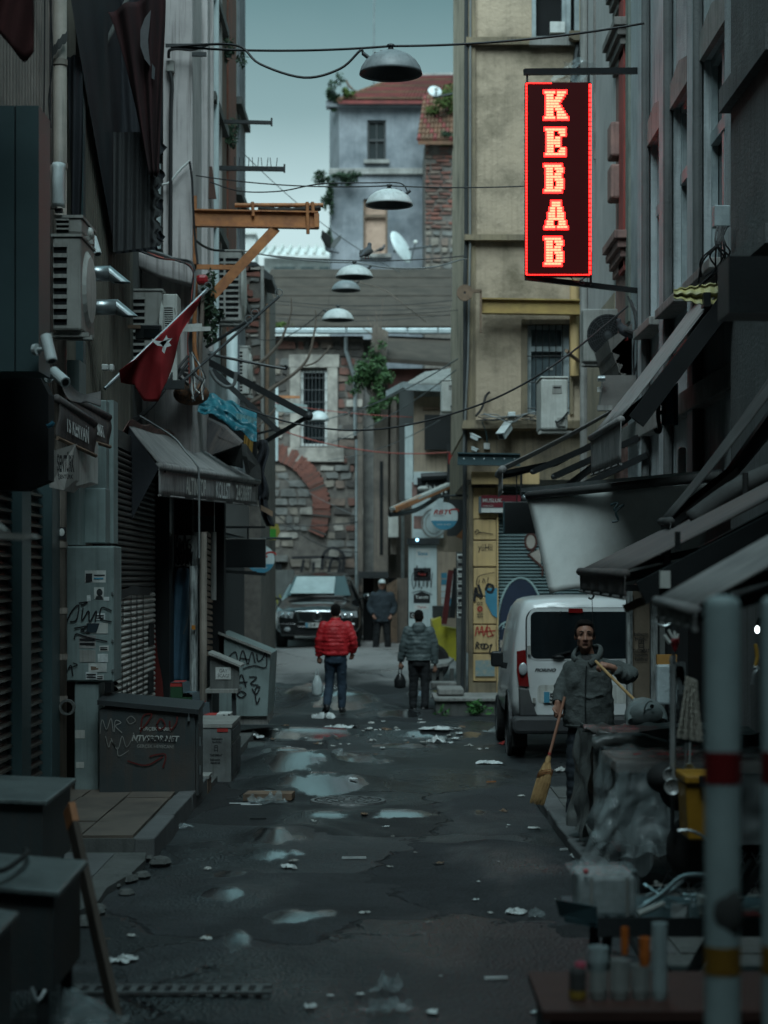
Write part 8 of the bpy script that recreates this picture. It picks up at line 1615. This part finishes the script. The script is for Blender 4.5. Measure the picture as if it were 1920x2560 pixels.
def cups(px,w_,n,mat,Y,lab,z=.536):
    x=P(px,0,Y).x;r_=w_/2*Y/F;t=T('cup_stack',lab,'cups',(x,Y,z),'stacked cups on the low stall')
    c=A('cup',MB().lathe([(r_*.85,0),(r_,.03),(r_*1.04,.033),(r_*1.0,.036),(r_*.9,.03)],(x,Y,z),20),mat,t);rep(c,[(0,0,.0098*k) for k in range(1,n)])
    A('inner',MB().lathe([(.001,0),(r_*.84,0),(r_*.84,.0098*n)],(x,Y,z),16),m_dark,t)
m_cup=M('paper_cup',(.26,.28,.27),rough=.6,bump=0);m_cup2=M('pale_plastic_cup',(.34,.42,.43),rough=.35,bump=0);m_orc=M('orange_cup',(.5,.13,.02),rough=.5,bump=0)
cups(1496,46,8,m_cup,7.1,'grey paper cup stack, leftmost of the low ones');cups(1496,50,6,m_cup2,7.12,'pale plastic cup stack sitting on the leftmost paper stack',.64);cups(1549,48,12,m_cup,7.1,'grey paper cup stack second from the left');cups(1601,46,10,m_cup,7.1,'grey paper cup stack beneath the orange cups');cups(1649,38,26,m_cup2,7.1,'tall pale plastic cup stack, highest of all');cups(1612,28,8,m_orc,7.12,'orange cup stack standing on a paper stack',.655);cups(1562,20,8,m_orc,7.3,'narrow orange cup stack behind the paper cups',.66)
t=T('jar','dark jar with pink lid and yellow base on the low stall','jar',(P(1444,0,7.1).x,7.1,.536));x=P(1444,0,7.1).x;A('glass',MB().lathe([(.001,0),(.03,0),(.032,.1),(.024,.12),(.001,.121)],(x,7.1,.536),18),m_aw3,t);A('label',MB().lathe([(.0325,.005),(.0328,.035)],(x,7.1,.536),18),M('mustard_label',(.25,.16,.02),bump=0),t);A('lid',MB().lathe([(.001,.135),(.02,.135),(.022,.118)],(x+.01,7.1,.536),16),M('pink_lid',(.4,.06,.1),bump=0),t)
YHg=10.8
t=T('hanging_rod','thin upright steel rod hung with kitchen ladles and chains','display rod',P(1682,2000,YHg));A('rod',MB().tube([P(1681,2080,YHg),P(1684,1560,YHg)],.011,8),m_dark,t);A('crossbar',MB().tube(smooth([P(1628,1552,YHg),P(1660,1565,YHg),P(1690,1552,YHg),P(1702,1555,YHg)]),.006,6),m_steel,t);A('bar',MB().bar(P(1690,1848,YHg-.3),P(1768,1845,YHg-.3),.03),m_black,t)
def ladle(px,top,bot,w_,label,mat=m_steel,Y=10.7):
    t=T('skimmer',label,'skimmer',P(px,bot,Y),'skimmers hung on the rod');A('handle',MB().tube([P(px+4,top,Y),P(px+2,bot-w_,Y)],.006,6),mat,t);r_=w_/2*Y/F
    A('disc',MB().lathe([(.001,.014),(r_*.6,.01),(r_*.95,-.002),(r_,0)],P(px,bot-w_/2,Y),24,ax='y'),mat,t);hl=MB()
    for k in range(14):a=k*2.4;rr=r_*.22*math.sqrt(k);hl.lathe([(.001,0),(r_*.07,0)],P(px,bot-w_/2,Y)+V((rr*math.cos(a),-.006+0,rr*math.sin(a))),8,ax='y')
    A('hole',hl,m_void,t,kind='stuff')
m_skm=M('skimmer_aluminium',(.42,.44,.44),rough=.4,metal=.4,bump=.1)
ladle(1676,1640,1957,38,'pale round skimmer hanging highest on the steel rod',m_skm);ladle(1681,1660,1988,42,'pale round skimmer hanging lowest on the steel rod',m_skm,10.65);ladle(1712,1800,1975,34,'small shiny ladle hanging right of the two pale skimmers');ladle(1722,1790,1938,30,'bluish ladle hanging below the black hanger bar',m_zinc)
t=T('red_bag_tag','dark red pouch with white rods fixed to the top of the steel rod','pouch',P(1690,1620,10.6));A('pouch',MB().prism([P(1675,1602,10.6),P(1698,1590,10.6),P(1698,1608,10.6),P(1689,1632,10.6),P(1684,1625,10.6)],(0,.04,0)),M('red_pouch',(.25,.015,.02),rough=.5),t,bev=.008)
for a,b in(((1660,1588),(1675,1608)),((1671,1575),(1682,1595)),((1686,1578),(1687,1596)),((1695,1584),(1692,1596))):A('rod',MB().tube([P(*a,10.58),P(*b,10.58)],.011 if a[0]<1665 else .007,6),m_acw,t)
for px in(1676,1688):S('chain',MB().tube([P(px+1.2*math.sin(k*2.2),1640+5*k,10.72) for k in range(60)],.0055,5),m_steel,'fine metal chain hanging along the steel rod','chain','chains on the steel rod')
t=T('tool_bunch','bunch of bright metal tools in clear packs hanging right of the rod','tools',P(1700,1770,10.9))
for i in range(7):r_=random.Random(i+30);A('tool',MB().bar(P(1694+2.5*i,1655+10*(i%3),10.9),P(1690+3.5*i+r_.uniform(-5,5),1700+12*(i%4),10.9),.012,.02),[m_steel,m_acw,m_zinc][i%3],t)
A('pack',MB().grid(lambda u,v:P(1688+18*u,1700+70*v,10.95)+V((0,.02*math.sin(u*9+v*7),0)),6,10),m_film,t,sm=True)
t=T('rope_bundle','bundle of pale twisted ropes fanning down from one hook','rope',P(1722,1850,9.9));m_rope=M('cotton_rope',(.5,.47,.4),(.36,.33,.28),rough=.95,sc=60,bump=1,bs=150)
for i in range(12):A('strand',MB().tube([P(1716+2.4*i-(1716+2.4*i-1728)*.1+(i-5.5)*3.4*v_**1.3-4*v_+.8*math.sin(v_*40+i),1690+i*.9+155*v_,9.9+.02*(i%3)) for v_ in[k/24 for k in range(25)]],[.0055+.0014*(k%2) for k in range(25)],7),m_rope,t)
A('hanger',MB().bar(P(1690,1850,9.95),P(1765,1846,9.95),.03),m_black,t)
t=T('yellow_bin','dark yellow plastic bin behind the striped pole','bin',P(1745,2105,10.4));a,b=P(1712,2102,10.4),P(1790,1960,10.4);m_yb=M('dark_yellow_plastic',(.33,.17,.015),(.26,.13,.012),rough=.5)
A('body',MB().prism([(a.x+.02,10.4,a.z),(b.x,10.4,a.z),(b.x+.01,10.38,b.z),(a.x,10.38,b.z)],(0,.3,0)),m_yb,t,bev=.012);A('lid',box(a.x-.005,b.x+.02,10.36,10.72,b.z+.002,b.z+.05),m_yb,t,bev=.012);A('handle',MB().box(a.x+.07,a.x+.1,10.34,10.36,b.z-.01,b.z+.05),m_black,t)
S('black_bag',MB().ball(P(1660,1945,11.0),(.1,.12,.09),14,10).ball(P(1700,1975,11.0),(.12,.1,.12),14,10).ball(P(1735,2120,10.9),(.16,.12,.2),14,10),m_rubber,'black rubbish sacks stuffed under the covered table edge','sack',sm=True)
lm=T('bare_bulb','bare glowing bulb behind the striped pole at the right edge','light bulb',P(1895,1575,12));A('glass',MB().ball(P(1893,1574,12),(.015,.015,.024)),M('bulb_glow',(.8,.85,.85),emit=(.85,1,1),es=1.2,bump=0),lm);A('socket',MB().tube([P(1895,1562,12),P(1900,1545,12)],.014,8),m_black,lm)
t=T('hanging_pliers','pale metal pliers hanging below the bulb at the right edge','pliers',P(1888,1700,11));A('jaw',MB().tube(smooth([P(1883,1668,11),P(1895,1672,11),P(1886,1685,11),P(1882,1712,11)]),.014,6),m_steel,t);A('grip',MB().tube(smooth([P(1888,1610,11),P(1893,1640,11),P(1888,1668,11)]),.012,6),M('mustard_grip',(.28,.16,.02),bump=0),t)
m_pole=M('grey_green_pole',(.31,.385,.39),(.24,.31,.315),rough=.45,sc=5,dirt=.3,dirtc=(.06,.08,.08));m_bR=M('red_reflective',(.16,.012,.014),rough=.4,bump=0);m_bY=M('amber_reflective',(.25,.13,.02),rough=.4,bump=0)
def pole(px,Y,lab):
    x=P(px,0,Y).x;t=T('striped_pole',lab,'pole',(x,Y,0),'striped poles at the right edge');zt=P(0,1490,Y).z;r_=.051
    A('shaft',MB().lathe([(r_,0),(r_,zt-.03),(r_*.9,zt-.008),(r_*.5,zt),(.001,zt+.002)],(x,Y,0),24),m_pole,t,sm=True)
    for y0,y1,m in((1877,1957,m_bR),(2362,2432,m_bY)):A('reflective_band',MB().lathe([(r_+.0015,P(0,y1,Y).z),(r_+.0015,P(0,y0,Y).z)],(x,Y,0),24),m,t,sm=True)
    A('scuff',MB().ball((x+.01,Y-.035,P(0,2275,Y).z),(.045,.022,.075)),m_aw3,t,sm=True)
pole(1806,5.5,'grey striped pole with red and amber bands, the whole one in front');pole(1948,5.6,'second grey striped pole cut off by the right edge')
# ------------------------------------------------------------------ litter
def crumple(c,w_,d,h,seed,mat,name,label,cat,group=None):
    c=V(c);r_=random.Random(seed);a=r_.uniform(0,3.1);ca,sa=math.cos(a),math.sin(a)
    def f(u,v):
        x,y=(u-.5)*w_,(v-.5)*d;x+=.3*w_*mnoise.noise(V((u*2.5,v*2.5,seed)));y+=.3*d*mnoise.noise(V((u*2.5,v*2.5,seed+9)))
        e_=math.sin(u*math.pi)*math.sin(v*math.pi);z=.012+h*max(0,.35*e_+.9*mnoise.noise(V((u*4,v*4,seed*1.7)))+.35*mnoise.noise(V((u*11,v*11,seed))))
        return c+V((x*ca-y*sa,x*sa+y*ca,z))
    return S(name,MB().grid(f,14,12),mat,label,cat,group)
def gpt(px,py):
    Y=CH*F/(py-HY)
    for _ in range(4):Y=(CH-GZ(Y))*F/(py-HY)
    p=PG(px,Y);p.z=road_z(p.x,p.y);return p
big=[(810,1798,.2,.3,.12,m_litter,'white scrunched plastic bag on the road left of the red jacketed man','plastic bag'),(865,1828,.34,.35,.16,m_aw3,'dark crumpled rubbish bag lying in the middle of the road','rubbish bag'),(850,1835,.25,.3,.07,m_litter,'pale torn bag beside the dark rubbish bag','plastic bag'),(632,1852,.22,.4,.1,m_litter,'white paper heap beside the pale stall box','paper'),(1090,1842,.5,.25,.04,m_litter,'long white strip of paper on the far right of the road','paper'),(1095,1857,.16,.25,.09,m_litter,'scrunched white cup on the road right of centre','cup'),(1222,1908,.2,.28,.05,m_litter,'white tissue lying alone before the van wheel','tissue'),(848,1912,.17,.22,.08,m_film,'little clear bag on the wet patch','plastic bag'),(668,2010,.3,.28,.13,m_film,'clear plastic bag by the manhole, beside a broken plank','plastic bag'),(970,2475,.14,.16,.1,m_film,'upper clear wrapper at the bottom centre of the road','wrapper'),(965,2528,.2,.14,.07,m_film,'lower clear wrapper at the bottom centre of the road','wrapper'),(1290,2280,.12,.12,.04,m_litter,'white scrap right of centre near the tray stall','scrap'),(1342,2290,.1,.12,.06,m_film,'pointed clear wrapper near the tray stall','wrapper'),(450,2072,.16,.2,.05,m_film,'clear film scrap by the left kerb','film'),(310,2408,.17,.12,.03,m_litter,'pale flattened scrap by the drain grate','scrap'),(1402,1930,.1,.2,.06,m_paper,'small crumpled paper at the sweeper side of the road','paper'),(720,2168,.1,.1,.03,m_litter,'pinkish tissue on the left of the road','tissue'),(1260,1858,.14,.2,.05,m_tred,'red scrap by the van wheel','scrap'),(1240,1838,.22,.3,.1,m_film,'clear plastic before the van','plastic bag'),(1455,2150,.16,.16,.05,m_litter,'torn red and white wrapper under the tray stall','wrapper'),(1395,1880,.4,.3,.08,m_film,'clear plastic sheet under the van bumper','plastic sheet')]
for i,(px,py,w_,d,h,mt,lab,cat) in enumerate(big):crumple(gpt(px,py),w_,d,h,i+11,mt,cat.replace(' ','_'),lab,cat)
rl=random.Random(21)
for i in range(110):
    k=rl.random()
    if k<.68:px,py=rl.uniform(610,1330),rl.gauss(1840,22)
    elif k<.87:px,py=rl.uniform(560,1420),rl.uniform(1880,2250)
    else:px,py=rl.uniform(250,1350),rl.uniform(2100,2540)
    if py<1795:py=1810
    p=gpt(px,py);s_=rl.uniform(.01,.05)*(1 if py>1900 else 1.6)
    if -1.6<p.x<1.35:crumple(p,s_*rl.uniform(.8,2.4),s_*1.2,s_*.45,i+60,rl.choice([m_litter,m_litter,m_paper,m_paper,m_acd,m_wood]),'litter_scrap','tiny scrap of litter on the wet road','litter','litter scraps scattered over the road')
p=gpt(700,2008);S('broken_plank',MB().prism([(p.x-.35,p.y+.1,.01),(p.x+.1,p.y+.15,.01),(p.x+.12,p.y+.4,.01),(p.x-.32,p.y+.42,.01)],(0,0,.06)),m_wood,'broken dark plank lying beside the manhole cover','plank')
p=gpt(590,2013);S('white_strip',MB().box(p.x-.06,p.x+.13,p.y,p.y+.03,p.z+.006,p.z+.012).box(p.x+.05,p.x+.24,p.y-.1,p.y-.07,p.z+.006,p.z+.012),m_litter,'two white plastic strips lying left of the manhole','strip')
for px,py,ln,mt,lab in((1228,1956,.05,m_rust,'orange brown shard on the road right of centre'),(1410,2133,.03,m_litter,'white pebble sized piece by the right kerb'),(885,2150,.09,m_litter,'white stick lying in the wet left centre'),(1240,2456,.06,m_litter,'short white stick near the bottom right'),(645,2048,.07,m_dark,'dark stick near the clear bag')):p=gpt(px,py);S('debris',MB().bar(p+V((-ln,0,.012)),p+V((ln,.02,.012)),.015),mt,lab,'debris')
p=gpt(1375,2537);S('rope_bow',MB().tube(smooth([p+V((-.09,0,.01)),p+V((-.05,.02,.015)),p+V((0,0,.02)),p+V((.05,-.02,.015)),p+V((.1,.01,.01)),p+V((.05,.03,.015)),p+V((0,.0,.02)),p+V((-.05,-.02,.015)),p+V((-.09,0,.01))]),.007,6),m_palew,'white cord tied in a bow at the bottom right of the road','cord')
